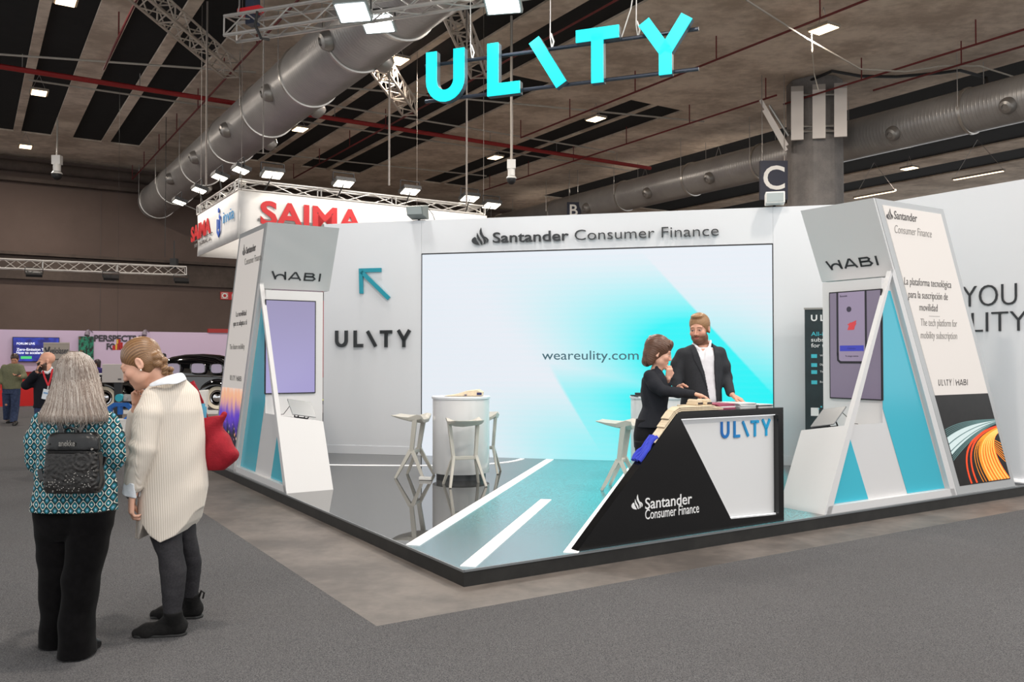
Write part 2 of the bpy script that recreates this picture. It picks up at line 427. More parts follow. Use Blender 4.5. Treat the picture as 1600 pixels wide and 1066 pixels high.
# ---------------------------------------------------------------- spiral ducts
def duct_mat():
    m, t, p = new_mat('spiral_duct'); o = t.obj(); s = t.sep(o)
    wv = t.math('SINE', t.math('MULTIPLY', s[1], 2 * math.pi / 0.11))
    nz = t.noise(o, 1.2, 3, 0.6)
    t.link(t.mix(nz.outputs[0], s2l((136, 133, 132)), s2l((180, 177, 174))), p.inputs['Base Color'])
    p.inputs['Metallic'].default_value = 0.45; p.inputs['Roughness'].default_value = 0.34
    t.bump(t.step(wv, 0.4, 1.0), 0.45, 0.008, p)
    return m
M_DUCT = duct_mat(); M_RING = mat('duct_ring', (190, 186, 180), 0.3, 0.85); M_NOZ = mat('duct_nozzle', (150, 146, 142), 0.4, 0.7)
def duct(A, z, r, B0, B1, label, ringB, nozB, side):
    o0 = hall(A, B0, z)
    root = thing('air_duct', label, 'duct', tuple(o0), ANG)
    L = B1 - B0
    mb = MB(); mb.lathe([(r, 0), (r, L)], (0, 0, 0), (0, 1, 0), 48); mb.build('duct_pipe', M_DUCT, root)
    for B in ringB:
        mb = MB(); h = B - B0; mb.lathe([(r, h - .05), (r + .035, h - .04), (r + .035, h + .04), (r, h + .05)], (0, 0, 0), (0, 1, 0), 48); mb.build('joint_ring', M_RING, root)
    for B, th in nozB:
        d = Vector((math.cos(R(th)), 0, math.sin(R(th)))); c = Vector((0, B - B0, 0)) + d * (r - 0.03)
        mb = MB(); mb.lathe([(.22, 0), (.22, .08), (.16, .19), (.09, .22), (.08, .18)], c, d, 24); mb.build('nozzle', M_NOZ, root)
    mb = MB()
    for B in ringB:
        for x in (-r - .04, r + .04): mb.tube([(x, B - B0, 0), (x, B - B0, CZ - z)], 0.012, 4)
    mb.build('hanger', M_STEEL, root)
nb = []
for B in (12.9, 17.05, 21.25, 25.35, 29.4, 33.4): nb += [(B, 200), (B, -40)]
duct(6.98, 8.5, 0.74, 9.0, 40.4, 'large spiral air duct running to the far wall behind the truss', [12.8, 15.0, 17.2, 20.2, 23.6, 27.4, 31.5, 36.0, 39.9], nb, -1)
duct(23.5, 8.5, 0.62, 6.0, 40.4, 'long spiral air duct passing behind the concrete column', [9.2, 13.2, 17.6, 20.6, 24.0, 28, 33, 38], [(B, 205) for B in (11.9, 15.2, 22.6, 26.0, 30.0)], -1)
# ---------------------------------------------------------------- pipes and conduits under the ceiling
M_RED = mat('sprinkler_red', (150, 34, 34), 0.45); M_RED2 = mat('sprinkler_dark_red', (104, 28, 28), 0.5); M_COND = mat('conduit', (176, 168, 158), 0.5); M_BLKC = mat('black_cable', (24, 24, 26), 0.6)
def pipe(pts, r, m, label, name='sprinkler_pipe', cat='pipe', group=None, seg=6):
    mb = MB(); mb.tube(pts, r, seg); return place(mb, name, m, label, cat, group, base=pts[0])
pm = thing('sprinkler_pipe', 'thick red sprinkler main crossing the whole hall under the ceiling', 'pipe', tuple(hall(-12, 27.02, 9.55)), ANG)
mb = MB(); mb.tube([(0, 0, 0), (36.0, 0, 0)], 0.075, 8); mb.build('pipe_run', M_RED, pm)
for i in range(12):
    mb = MB(); x = 1.2 + i * 3.0; mb.tube([(x, 0, 0.05), (x, 0, .44)], 0.012, 4); mb.build('hanger', M_STEEL, pm)
reds = [((0.9, 0.6, 3.0), 6, 25.1, 'red sprinkler branch under the wide beam at upper left'), ((0, 0, 5.95), 17.5, 40, 'red sprinkler branch beside the large duct on its left'),
        ((0, 0, 11.75), 10, 36, 'red sprinkler branch under the beam behind the hanging cyan letters'), ((0, 0, 16.3), 9, 25.1, 'red sprinkler branch over the middle of the stand'),
        ((0, 0, 20.9), 8, 17.5, 'red sprinkler branch ending just above the column lamp'), ((0, 0, 20.0), 17, 34, 'red sprinkler branch passing left of the concrete column'),
        ((0, 0, 22.0), 9, 15.2, 'red sprinkler branch at the upper right above the black cable')]
for (q, b0, b1, lab) in reds:
    A = q[2]; rt_ = thing('sprinkler_pipe', lab, 'pipe', tuple(hall(A, b0, 9.35)), ANG)
    mb = MB(); mb.tube([(0, 0, 0), (0, b1 - b0, 0)], 0.028, 6); mb.build('pipe_run', M_RED2, rt_)
    for i in range(int((b1 - b0) / 3.2) + 1):
        mb = MB(); y = min(0.4 + 3.2 * i, b1 - b0); mb.tube([(0, y, 0), (0, y, 0.62)], 0.018, 5); mb.build('riser', M_RED2, rt_)
for q0, q1, z, lab in (((0, 85), (400, 113), 9.78, 'upper pale conduit across the ceiling at left'), ((45, 125), (375, 173), 9.78, 'lower pale conduit across the ceiling at left'),
                       ((520, 135), (1100, 190), 9.78, 'pale conduit passing behind the hanging cyan letters'), ((455, 187), (985, 267), 9.78, 'long pale conduit below the red sprinkler main'),
                       ((490, 160), (960, 238), 9.78, 'pale conduit between the red main and the cyan letters'), ((400, 238), (760, 275), 9.78, 'far pale conduit above the white banner box')):
    pipe([at_z(*q0, z), at_z(*q1, z)], 0.03, M_COND, lab, 'conduit', 'conduit', 'pale conduits under the ceiling')
pipe([at_z(1166, 0, 9.3), at_z(1260, 60, 9.3), at_z(1345, 108, 9.25), at_z(1415, 112, 9.3), at_z(1470, 103, 9.4), at_z(1530, 103, 9.4), at_z(1590, 122, 9.2)], 0.022, M_COND, 'pale cable sagging across the ceiling at upper right', 'cable', 'cable')
pipe([at_z(1232, 140, 9.9), at_z(1300, 111, 9.85), at_z(1345, 119, 9.8), at_z(1400, 120, 9.8), at_z(1470, 114, 9.85), at_z(1500, 110, 9.9), at_z(1541, 121, 9.8), at_z(1544, 135, 9.2)], 0.045, M_BLKC, 'thick black cable bowing over the ceiling right of the column', 'cable', 'cable')
# ---------------------------------------------------------------- high-bay lamps
M_HB = mat('highbay_glow', (255, 222, 178), 0.5, emit=5.0); M_HBF = mat('highbay_housing', (150, 140, 128), 0.5)
def area_light(name, parent, loc, dirn, size, power, col, size_y=None, spread=None):
    ld = bpy.data.lights.new(name, 'AREA'); ld.energy = power; ld.color = col; ld.size = size
    if size_y: ld.shape = 'RECTANGLE'; ld.size_y = size_y
    if spread: ld.spread = R(spread)
    o = bpy.data.objects.new(name, ld); COL.objects.link(o)
    q = Vector(dirn).to_track_quat('-Z', 'Y'); o.rotation_mode = 'QUATERNION'; o.rotation_quaternion = q
    o.location = loc
    if parent is not None: o.parent = parent
    return o
def highbay(A, B, label, z=9.45, sx=0.38, sy=0.56, on=True, rot=None, light=True):
    root = thing('ceiling_lamp', label, 'lamp', tuple(hall(A, B, z)), ANG if rot is None else rot, 'high-bay lamps of the hall')
    mb = MB(); mb.bx(-sx / 2 - .05, sx / 2 + .05, -sy / 2 - .01, sy / 2 + .01, .015, .09); mb.build('housing', M_HBF, root)
    mb = MB(); mb.bx(-sx / 2, sx / 2, -sy / 2, sy / 2, 0.0, .03); mb.build('diffuser', M_HB if on else M_WHT, root)
    mb = MB()
    for x, y in ((-sx / 2, 0), (sx / 2, 0)): mb.tube([(x, y, .08), (0.0, 0, CZ - z)], 0.008, 4)
    mb.build('hanger', M_STEEL, root)
    if light: area_light('lamp_light', root, (0, 0, -0.03), (0, 0, -1), sx, W_HIGHBAY, (1.0, 0.90, 0.79), sy)
    return root
hb = [((61, 146), 'ceiling lamp at far upper left over the dark deck strips'), ((40, 230), 'ceiling lamp near the top of the far wall at left'), ((622, 96), 'ceiling lamp between the large duct and the cyan letter U'),
      ((469, 203), 'ceiling lamp just right of the large duct above the banner box'), ((931, 187), 'ceiling lamp under the cyan letter T'), ((774, 247), 'ceiling lamp left of the security camera pole'),
      ((1287, 47), 'large ceiling lamp above the column with a cable hanging from it'), ((1123, 251), 'ceiling lamp left of the column in front of the right duct'), ((1008, 282), 'ceiling lamp under the right duct in mid hall'),
      ((858, 323), 'distant ceiling lamp just above the stand wall'), ((1421, 264), 'ceiling lamp right of the column beneath the right duct'), ((1304, 312 - 0), 'ceiling lamp half hidden behind the navy C sign')]
for (q, lab) in hb:
    p = at_z(*q, 9.45); highbay(p.dot(a_), p.dot(b_), lab)
p = at_z(103, 2, 9.45); highbay(p.dot(a_), p.dot(b_), 'ceiling lamp cut by the top edge at left')
for q, lab in (((1528, 275), 'long strip lamp above the right end of the grey wall'), ((1366, 305), 'long strip lamp just over the right kiosk top')):
    p = at_z(*q, 8.6); highbay(p.dot(a_), p.dot(b_), lab, 8.6, 1.9, 0.10, rot=ANG + 90, light=False)
for A, B in ((9.6, 12.8), (1.75, 4.9), (9.6, 4.9), (17.4, 5.5), (1.75, -3.2), (9.6, -3.2), (-6.1, -3.2)):   # unseen lamps continuing the hall grid, rear row added to brighten camera-facing sides
    highbay(A, B, 'high-bay lamp of the hall grid over the aisle outside the view')
pipe([at_z(1268, 53, 9.4), at_z(1269, 80, 9.0), at_Y(1272, 115, 24), at_Y(1279, 142, 24)], 0.014, mat('pale_wire', (214, 206, 190), 0.5), 'pale wire hanging from the large ceiling lamp to the column', 'cable', 'cable')
# ---------------------------------------------------------------- trusses
M_ALU = mat('truss_aluminium', (196, 192, 188), 0.36, 0.55); M_ALUD = mat('truss_dull', (196, 184, 172), 0.5, 0.1)
def truss(p0, p1, size, label, m, bay=None, rc=0.025, rb=0.012, up=Z, group=None, h=None):
    p0, p1 = Vector(p0), Vector(p1); d = (p1 - p0); L = d.length; d.normalize()
    up = (up - d * up.dot(d)).normalized(); sdv = d.cross(up); h = h or size
    root = thing('lighting_truss', label, 'truss', tuple(p0), 0, group)
    off = [(-.5, 0), (.5, 0), (.5, 1), (-.5, 1)]
    cs = [p0 + sdv * size * x + up * h * y for x, y in off]
    for c in cs:
        mb = MB(); mb.tube([c, c + d * L], rc, 8); mb.build('chord', m, root, world=True)
    nb = max(2, int(round(L / (bay or size * 1.4)))); mb = MB()
    for fi in range(4):
        c0, c1 = cs[fi], cs[(fi + 1) % 4]
        for k in range(nb):
            s0, s1 = L * k / nb, L * (k + 1) / nb
            x, y = (c0, c1) if k % 2 == 0 else (c1, c0)
            mb.tube([x + d * s0, y + d * s1], rb, 5, caps=False)
        for k in (0, nb // 3, 2 * nb // 3, nb): mb.tube([c0 + d * (L * k / nb), c1 + d * (L * k / nb)], rb * 1.15, 5, caps=False)
    mb.build('bracing', m, root, world=True)
    return root
SANG = -21.1
sd_, sn_ = dirv(SANG), dirv(SANG + 90); SC0 = Vector((0.69, 11.5, 0))
def SG(s, n, z): return SC0 + sd_ * s + sn_ * n + Z * z
T1 = truss(SG(-5.52, 0.0, 6.68), SG(1.9, 0.0, 6.60), 0.30, 'bright aluminium truss carrying floodlights above the stand', M_ALU, 0.42, 0.027, 0.012)
# floodlights
M_FLOOD = mat('flood_glow', (244, 250, 255), 0.4, emit=6.0); M_FLH = mat('flood_housing', (122, 128, 126), 0.45); M_BLK = mat('black_fitting', (18, 18, 20), 0.55)
def flood(loc, aim, label, sx=0.42, sy=0.30, power=None, group=None, on=True, yoke=True, mat_=None, col=(1, 0.97, 0.92), housing=None, spread=None):
    loc = Vector(loc); d = (Vector(aim) - loc).normalized()
    sdv = d.cross(Z).normalized(); u = sdv.cross(d)
    root = thing('floodlight', label, 'floodlight', tuple(loc), 0, group)
    mb = MB(); mb.box(loc - d * 0.05, (sx + .06, sy + .06, 0.08), (sdv, u, d)); mb.build('housing', housing or M_FLH, root, world=True)
    mb = MB(); mb.box(loc - d * 0.004, (sx, sy, 0.02), (sdv, u, d)); mb.build('lens', mat_ or (M_FLOOD if on else M_WHT), root, world=True)
    if yoke:
        mb = MB()
        for k in (-1, 1): mb.tube([loc - d * .05 + sdv * (sx / 2 + .05) * k, loc - d * .02 + sdv * (sx / 2 + .05) * k + Z * .22], 0.012, 5)
        mb.tube([loc - d * .02 - sdv * (sx / 2 + .05) + Z * .22, loc - d * .02 + sdv * (sx / 2 + .05) + Z * .22], 0.012, 5)
        mb.build('yoke', M_BLK, root, world=True)
    if on and power: area_light('lamp_light', root, d * 0.03, d, sx, power, col, sy, spread)
    return root
stage_mid = SW(0, 3.2, 0.8)
for (px, py, nn, lab, aim) in ((551, 20, -0.32, 'first floodlight from the left on the bright truss', SW(-2.6, 3.4, 0.5)), (590, 38, 0.36, 'second floodlight hanging below the bright truss', SW(-2, 5.5, 1.5)),
                               (785, 6, -0.3, 'floodlight on the bright truss above the cyan letter L', SW(0.4, 3.0, 0.5))):
    P = on_plane(px, py, SG(0, nn, 0), sn_); flood(P, P - sn_ * .55 + sd_ * .1 - Z, lab, 0.44, 0.30, W_FLOOD, 'floodlights on the bright truss')
# hoist and cable at the truss end
mb = MB(); p = on_plane(392, 18, SG(0, 0.1, 0), sn_); mb.box(p, (0.42, 0.14, 0.10), (sd_, sn_, Z))
ho = thing('chain_hoist', 'red chain hoist holding the left end of the bright truss', 'hoist', tuple(p), 0)
mb.build('body', mat('hoist_red', (200, 30, 40), 0.4), ho, world=True)
mb = MB(); q = on_plane(375, 0, SG(0, 0.1, 0), sn_); mb.tube([on_plane(370, 28, SG(0, 0, 0), sn_), on_plane(374, 10, SG(0, 0, 0), sn_), Vector((q.x, q.y, CZ))], 0.014, 5); mb.build('chain', M_STEEL, ho, world=True)
mb = MB(); q = on_plane(395, 20, SG(0, .15, 0), sn_); mb.box(q + Z * 0.25, (0.16, 0.16, 0.9), (sd_, sn_, Z)); mb.build('motor', mat('navy_case', (36, 44, 66), 0.5), ho, world=True)
pipe([on_plane(402, 18, SG(0, -.18, 0), sn_), on_plane(399, 40, SG(0, -.2, 0), sn_), on_plane(408, 60, SG(0, -.17, 0), sn_), on_plane(420, 62, SG(0, .1, 0), sn_)], 0.022, M_BLKC, 'black cable looped round the end of the bright truss', 'cable', 'cable')
# distant dull trusses under the ceiling
for q0, q1, z, lab in (((200, -15), (362, 121), 9.3, 'dull truss slanting down from the top edge at upper left'), ((578, 92), (640, 180), 8.9, 'dull truss poking out from under the large duct'), ((698, 5), (748, 122), 9.3, 'dull truss behind the cyan letters U and L')):
    truss(at_z(*q0, z), at_z(*q1, z), 0.42, lab, M_ALUD, 0.42, 0.034, 0.018, h=0.4)
for k, (px, y0, y1, Yd, lab) in enumerate(((322, 108, 290, 20, 'pair of thin drop poles left of the duct end'), (411, 60, 240, 16, 'thin steel drop wire from the bright truss to the banner box'), (608, 157, 290, 19, 'thin drop pole behind the arrow wall'), (729, 140, 320, 19.5, 'thin drop pole under the cyan letter U'), (800, 200, 268, 21, 'thin drop pole carrying a dome camera'))):
    p = at_Y(px, y1, Yd); q = at_Y(px, y0, Yd); mb = MB(); mb.tube([p, Vector((p.x, p.y, CZ))], 0.022 if k != 1 else 0.012, 6)
    place(mb, 'drop_pole', mat('pole_grey', (120, 112, 106), .5), lab, 'pole', base=p)
for px, py, Yd, lab in ((799, 278, 21, 'white dome security camera above the middle of the stand'), (89, 271, 30, 'white dome security camera in front of the far wall at left')):
    p = at_Y(px, py, Yd); k = Yd / 24
    root = thing('security_camera', lab, 'camera', tuple(p), 0)
    mb = MB(); mb.lathe([(.10 * k, .28 * k), (.10 * k, .05 * k), (.15 * k, 0.0), (.14 * k, -.02)], p, Z, 16); mb.bx(p.x - .12 * k, p.x + .12 * k, p.y - .1, p.y + .1, p.z + .25 * k, p.z + .5 * k); mb.build('body', M_WHT, root, world=True)
    mb = MB(); mb.ell(p - Z * .04 * k, (.13 * k, .13 * k, .15 * k)); mb.build('dome', M_BLK, root, world=True)
    mb = MB(); mb.tube([p + Z * .4 * k, Vector((p.x, p.y, CZ + .062))], 0.03, 6); mb.build('pole', M_COND, root, world=True)
for px, py, Yd, lab in ((125, 68, 29, 'left flat white acoustic plate under the dark deck'), (207, 84, 28, 'right flat white acoustic plate under the dark deck'), (170, 217, 36, 'small white fitting where the dark strips end')):
    p = at_Y(px, py, Yd); mb = MB(); mb.box(p, (0.7, 0.35, 0.06), (a_, b_, Z)); mb.tube([p, p + Z * 0.5], .02, 4); place(mb, 'ceiling_plate', mat('plate_grey', (176, 164, 160), 0.6), lab, 'plate')
# ---------------------------------------------------------------- hanging cyan word
M_CYAN = mat('cyan_face', (0, 222, 230), 0.4, emit=0.62); M_LDARK = mat('letter_side', (52, 70, 80), 0.5); M_TUBE = mat('dark_tube', (60, 66, 78), 0.3, 0.6)
hs = thing('hanging_sign', 'row of cyan luminous capital letters hanging on two dark tubes', 'sign', tuple(SG(0, 0, 5.25)), SANG)
spans = [(672, 728), (766, 816), (834, 888), (903, 970), (1004, 1082)]
s_of = lambda px, py: (on_plane(px, py, SG(0, 0, 0), sn_) - SG(0, 0, 0)).dot(sd_)
sx = [(s_of(x0, 110), s_of(x1, 110)) for x0, x1 in spans]
for st, (s0, s1), wu in zip(ulity_strokes(), sx, (0.84, 0.62, 0.70, 0.80, 0.86)):
    kx = (s1 - s0) / wu; wt = 0.215
    mb = MB(); mbs = MB()
    for pl in st:
        pl2 = [((x) * kx, y * 0.72) for x, y in pl]
        ribbon(mb, stroke2d(pl2, 0.165), (s0 + 0.0, -0.10, 0.0), (1, 0, 0), (0, 0, 1), (0, 0.02, 0))
        ribbon(mbs, stroke2d(pl2, 0.170), (s0 + 0.0, -0.08, 0.0), (1, 0, 0), (0, 0, 1), (0, 0.10, 0))
    le = mbs.build('letter', M_LDARK, hs); mb.build('luminous_face', M_CYAN, le)
for z in (0.07, 0.585):
    mb = MB(); mb.tube([(-2.10, 0.055, z), (1.80, 0.055, z)], 0.026, 8); mb.build('tube', M_TUBE, hs)
for px in (735, 860, 995):
    s = s_of(px, 80); mb = MB(); mb.tube([(s, 0.055, 0.6), (s - 0.02, 0.055, 0.75), (s, 0.0, 1.42)], 0.007, 4)
    mb.tube([(s, .055, .58), (s + .03, .055, .68), (s - .01, .055, .80)], 0.012, 4); mb.build('hanging_wire', M_WHT, hs)
pipe([SG(1.0, 0, 6.6), SG(0.93, 0, 6.2), SG(0.8, .03, 5.86)], 0.008, M_WHT, 'thin loose white wire dropping from the truss to the cyan letters', 'cable', 'cable')
# ================================================================ THE STAND
M_GLW = mat('gloss_white', (226, 228, 232), 0.22, spec=0.5); M_SATW = mat('satin_white', (220, 219, 219), 0.4)
M_GREYP = mat('frame_grey', (190, 192, 193), 0.12); M_KICK = mat('black_kick', (30, 29, 27), 0.5, var=0.35, vscale=5)
M_DTXT = mat('dark_lettering', (40, 43, 46), 0.35); M_TEAL = mat('teal_lettering', (22, 150, 170), 0.35)
# platform: black plinth, glossy printed top
m, t, p = new_mat('stand_floor_print'); o = t.obj(); s = t.sep(o)      # object axes: x along hall a, y along hall b
ca, sa = math.cos(R(45.5)), math.sin(R(45.5))
W_ = t.math('SUBTRACT', t.math('MULTIPLY', s[0], ca), t.math('MULTIPLY', s[1], sa))     # along the back wall
N_ = t.math('ADD', t.math('MULTIPLY', s[0], sa), t.math('MULTIPLY', s[1], ca))
rn = t.math('ADD', N_, t.math('MULTIPLY', W_, 0.0))
nz = t.noise(o, 70, 3, 0.75); nz2 = t.noise(o, 190, 2, 0.7)
grain = t.math('ADD', t.math('MULTIPLY', nz.outputs[0], 0.6), t.math('MULTIPLY', nz2.outputs[0], 0.4))
road = t.math('MULTIPLY', t.step(W_, -0.70, -0.60), t.math('SUBTRACT', 1.0, t.step(W_, 2.6, 2.7)))
left = t.math('MULTIPLY', t.math('SUBTRACT', 1.0, t.step(W_, -0.72, -0.70)), t.step(N_, 5.0, 5.05))
asph = t.mix(t.step(grain, 0.38, 0.62), s2l((4, 62, 70)), s2l((60, 190, 200)))  # asphalt speckle; the screen's cyan reflection is put into its colour
near = t.step(N_, 0.5, 3.4)
asph = t.mix(t.math('MULTIPLY', t.math('SUBTRACT', 1.0, near), 0.75), asph, s2l((96, 112, 122)))
base = t.mix(road, s2l((70, 70, 70)), asph)
t.link(base, p.inputs['Base Color'])
t.link(t.math('ADD', 0.012, t.math('MULTIPLY', road, 0.03)), p.inputs['Roughness'])
p.inputs['IOR'].default_value = 4.6; p.inputs['Specular IOR Level'].default_value = 0.5
t.bump(t.math('MULTIPLY', grain, road), 0.30, 0.004, p)
M_FLOORP = m
PA = 8.3
pf = thing('stand_platform', 'raised exhibition platform with a black plinth and mirror-glossy printed top', 'platform', (K.x, K.y, 0), ANG)
outline = [(0, 0), (PA, 0), (PA, 2.2), (7.6, 2.2), (4.55, 5.5), (1.95, 8.05), (0, 8.05)]
mb = MB(); mb.prism([(x, y, 0.0) for x, y in outline], Z * (PZ - 0.012)); mb.build('plinth', M_KICK, pf)
mb = MB(); mb.prism([(x, y, PZ - 0.012) for x, y in outline], Z * 0.012); mb.build('printed_top', M_FLOORP, pf)
mb = MB(); mb.bx(-0.008, PA, -0.012, 0.0, PZ - 0.014, PZ + 0.002); mb.bx(-0.012, 0.0, -0.012, 8.05, PZ - 0.014, PZ + 0.002); mb.build('edge_trim', mat('edge_metal', (150, 156, 160), 0.3, 0.7), pf)
# white luminous lane strips
M_STRIP = mat('strip_white', (252, 248, 246), 0.35, emit=0.45)
def strip(pts, wd, label):
    rootp = SW(pts[0][0], pts[0][1], 0); P = [Vector((x, y)) for x, y in pts]
    o2 = stroke2d(pts, wd); mb = MB(); ribbon(mb, o2, K + Z * 0.001, w_, n_, Z * 0.004)
    return place(mb, 'light_strip', M_STRIP, label, 'light strip', 'white lane strips in the stand floor', base=rootp)
strip([(-0.625, 0.68), (-0.625, 6.67)], 0.115, 'white floor strip left of the centre line running back to the screen')
strip([(0.0, 0.10), (0.0, 3.10)], 0.115, 'short white floor strip starting at the front corner of the platform')
strip([(0.65, 0.70), (0.65, 6.67)], 0.115, 'white floor strip running back beside the black desk')
cv = []
for i in range(25):
    u = i / 24
    p0, p1, p2, p3 = Vector((-3.9, 5.28)), Vector((-2.2, 5.48)), Vector((-1.1, 5.65)), Vector((-1.04, 6.66))
    q = p0 * (1 - u) ** 3 + p1 * 3 * u * (1 - u) ** 2 + p2 * 3 * u * u * (1 - u) + p3 * u ** 3; cv.append((q.x, q.y))
strip(cv, 0.07, 'thin white floor strip curving from the left kiosk to the screen')
# ---------------------------------------------------------------- back wall with LED screen
NW = 6.71; WH = 3.63; SX0, SX1, SZ0, SZ1 = -2.635, 2.552, 0.004, 3.10
bw = thing('partition_wall', 'tall glossy grey-white back wall of the stand around the big screen', 'wall', tuple(SW(0, NW, .0015)), WANG)
def panel(name, x0, x1, z0, z1, y0=0.0, y1=0.12):
    mb = MB(); mb.bx(x0, x1, y0, y1, z0, z1); return mb.build(name, M_GLW, bw)
panel('wall_panel', -4.28, SX0 - .015, 0, WH); panel('wall_panel', SX0 - .013, SX1 + .013, SZ1 + .018, WH); panel('wall_panel', SX1 + .015, 4.10, 0, WH)
mb = MB(); mb.bx(-4.28, SX0 - .015, -.008, 0, 0.0, 0.13); mb.bx(SX1 + .015, 4.05, -.008, 0, 0.0, 0.13); mb.build('skirting', M_GLW, bw)
mb = MB(); add_text(mb, 'Santander', (-1.50, -.02, 3.245), (1, 0, 0), (0, 0, 1), 0.155, 1.16, depth=0.03, bold=0.010, nrm=(0, -1, 0))
add_text(mb, 'Consumer Finance', (-0.25, -.02, 3.245), (1, 0, 0), (0, 0, 1), 0.155, 2.07, depth=0.03, bold=-0.010, nrm=(0, -1, 0))
mb.build('lettering', M_DTXT, bw)
mb = MB(); add_flame(mb, (-1.83, -.02, 3.215), (1, 0, 0), (0, 0, 1), 0.26, 0.03, nrm=(0, -1, 0)); mb.build('emblem', M_DTXT, bw)
wl = lambda px, py: bw.matrix_basis.inverted() @ on_plane(px, py, SW(0, NW, 0), n_)
q0, q1 = wl(525, 543), wl(642, 519)
mb = MB(); add_ulity(mb, (q0.x, -.015, q0.z), (1, 0, 0), (0, 0, 1), q1.z - q0.z + .03, q1.x - q0.x, 0.03, t=0.2, nrm=(0, -1, 0)); mb.build('lettering', M_DTXT, bw)
mb = MB(); c0, c1 = wl(566, 425), wl(609, 467)
ribbon(mb, stroke2d([(c0.x, c0.z), (c1.x, c1.z)], .062), (0, -.015, 0), (1, 0, 0), (0, 0, 1), (0, -.03, 0))
e0, e1 = wl(566, 459), wl(597, 423)
ribbon(mb, stroke2d([(e0.x, e0.z), (c0.x - .01, c0.z + .02), (e1.x, c0.z + .02)], .062), (0, -.015, 0), (1, 0, 0), (0, 0, 1), (0, -.03, 0)); mb.build('arrow', M_TEAL, bw)
# grey side wall at the right
yw = thing('partition_wall', 'tall grey side wall at the right edge with large dark letters', 'wall', tuple(S(7.62, 0.5, .0035)), ANG)
mb = MB(); mb.bx(0, 0.12, -0.53, 2.35, 0, WH); mb.build('wall_panel', M_GLW, yw)
yl = lambda px, py: yw.matrix_basis.inverted() @ on_plane(px, py, S(7.62, 0, 0), a_)
mb = MB()
for txt, l0, l1 in (('YOU', (1505, 487 - 2), (1590, 441)), ('LITY', (1519, 523), (1606, 484))):
    p0, p1 = yl(*l0), yl(l1[0], l0[1]); hh = yl(*l1).z; 
    add_text(mb, txt, (-.005, p0.y, yl(l1[0], {'YOU': 476, 'LITY': 517}[txt]).z), (0, -1, 0), (0, 0, 1), hh - yl(l1[0], {'YOU': 476, 'LITY': 517}[txt]).z, abs(p1.y - p0.y), depth=0.012, bold=-0.012, nrm=(-1, 0, 0))
mb.build('lettering', M_DTXT, yw)
mb = MB(); mb.bx(-.03, 0, -.5, 2.0, 0.02, 0.05); mb.build('light_line', M_STRIP, yw)
# LED screen
m, t, p = new_mat('led_picture'); o = t.obj(); s = t.sep(o)
u = t.math('DIVIDE', s[0], SX1 - SX0); v = t.math('DIVIDE', s[2], SZ1 - SZ0)
d1 = t.math('SUBTRACT', t.math('ADD', u, t.math('MULTIPLY', v, 0.53)), 1.17)      # right of the long diagonal
d2 = t.math('SUBTRACT', t.math('ADD', u, t.math('MULTIPLY', v, 0.34)), 0.540)     # lower pale wedge
cyan_in = t.math('MULTIPLY', t.math('MULTIPLY', t.step(d1, -0.62, -0.02), t.math('SUBTRACT', 1.0, t.step(v, 0.40, 1.02))), 1.6, True)
wedge = t.math('ADD', t.math('MULTIPLY', t.step(d2, -0.015, 0.005), 0.5), t.math('MULTIPLY', t.step(d2, -0.02, 0.12), 0.5))
rightlow = t.math('MULTIPLY', t.math('MULTIPLY', wedge, t.math('SUBTRACT', 1.0, t.step(v, 0.12, 0.62))), 1.1, True)
leftlow = t.math('MULTIPLY', t.math('MULTIPLY', t.step(d2, -0.40, 0.02), t.math('SUBTRACT', 1.0, t.step(v, 0.0, 0.42))), 0.66)
wedge = t.step(d2, -0.012, 0.006); lowv = t.math('SUBTRACT', 1.0, t.step(v, 0.28, 0.52))
rightlow = t.math('MULTIPLY', t.math('MULTIPLY', wedge, lowv), t.math('ADD', 0.66, t.math('MULTIPLY', t.step(d2, 0.0, 0.22), 0.34)))
ins = t.math('MULTIPLY', cyan_in, t.math('SUBTRACT', 1.0, t.math('MULTIPLY', t.math('MULTIPLY', t.math('SUBTRACT', 1.0, wedge), lowv), 0.5)))
ins = t.math('MAXIMUM', ins, t.math('MAXIMUM', rightlow, leftlow))
out = t.math('MULTIPLY', t.math('SUBTRACT', 1.0, t.step(d1, 0.0, 0.34)), t.math('SUBTRACT', 1.0, t.step(v, 0.20, 0.92)), True)
edge = t.step(d1, -0.006, 0.006)
fac = t.math('ADD', t.math('MULTIPLY', ins, t.math('SUBTRACT', 1.0, edge)), t.math('MULTIPLY', out, edge))
sc = t.math('SINE', t.math('MULTIPLY', s[2], 2 * math.pi / 0.085)); fac = t.math('ADD', fac, t.math('MULTIPLY', sc, 0.012), True)
colr = t.mix(fac, s2l((234, 240, 248)), s2l((0, 246, 250)))
t.link(colr, p.inputs['Emission Color']); p.inputs['Emission Strength'].default_value = 0.93
p.inputs['Base Color'].default_value = (0.02, 0.02, 0.02, 1); p.inputs['Roughness'].default_value = 0.4
ls = thing('led_screen', 'huge bright white and cyan LED screen filling the back wall', 'screen', tuple(SW(SX0, NW, SZ0)), WANG)
mb = MB(); mb.bx(0, SX1 - SX0, -.002, .08, 0, SZ1 - SZ0); mb.build('display', m, ls)
mb = MB(); mb.bx(-.012, 0, -.006, .08, 0, SZ1 - SZ0 + .012); mb.bx(SX1 - SX0, SX1 - SX0 + .012, -.006, .08, 0, SZ1 - SZ0 + .012); mb.bx(-.012, SX1 - SX0 + .012, -.006, .08, SZ1 - SZ0, SZ1 - SZ0 + .014); mb.build('bezel', M_BLK, ls)
sl = lambda px, py: ls.matrix_basis.inverted() @ on_plane(px, py, SW(0, NW, 0), n_)
p0, p1 = sl(847, 561), sl(998, 561)
M_SCRTXT = mat('screen_text', (52, 84, 96), 0.4, emit=0.5)
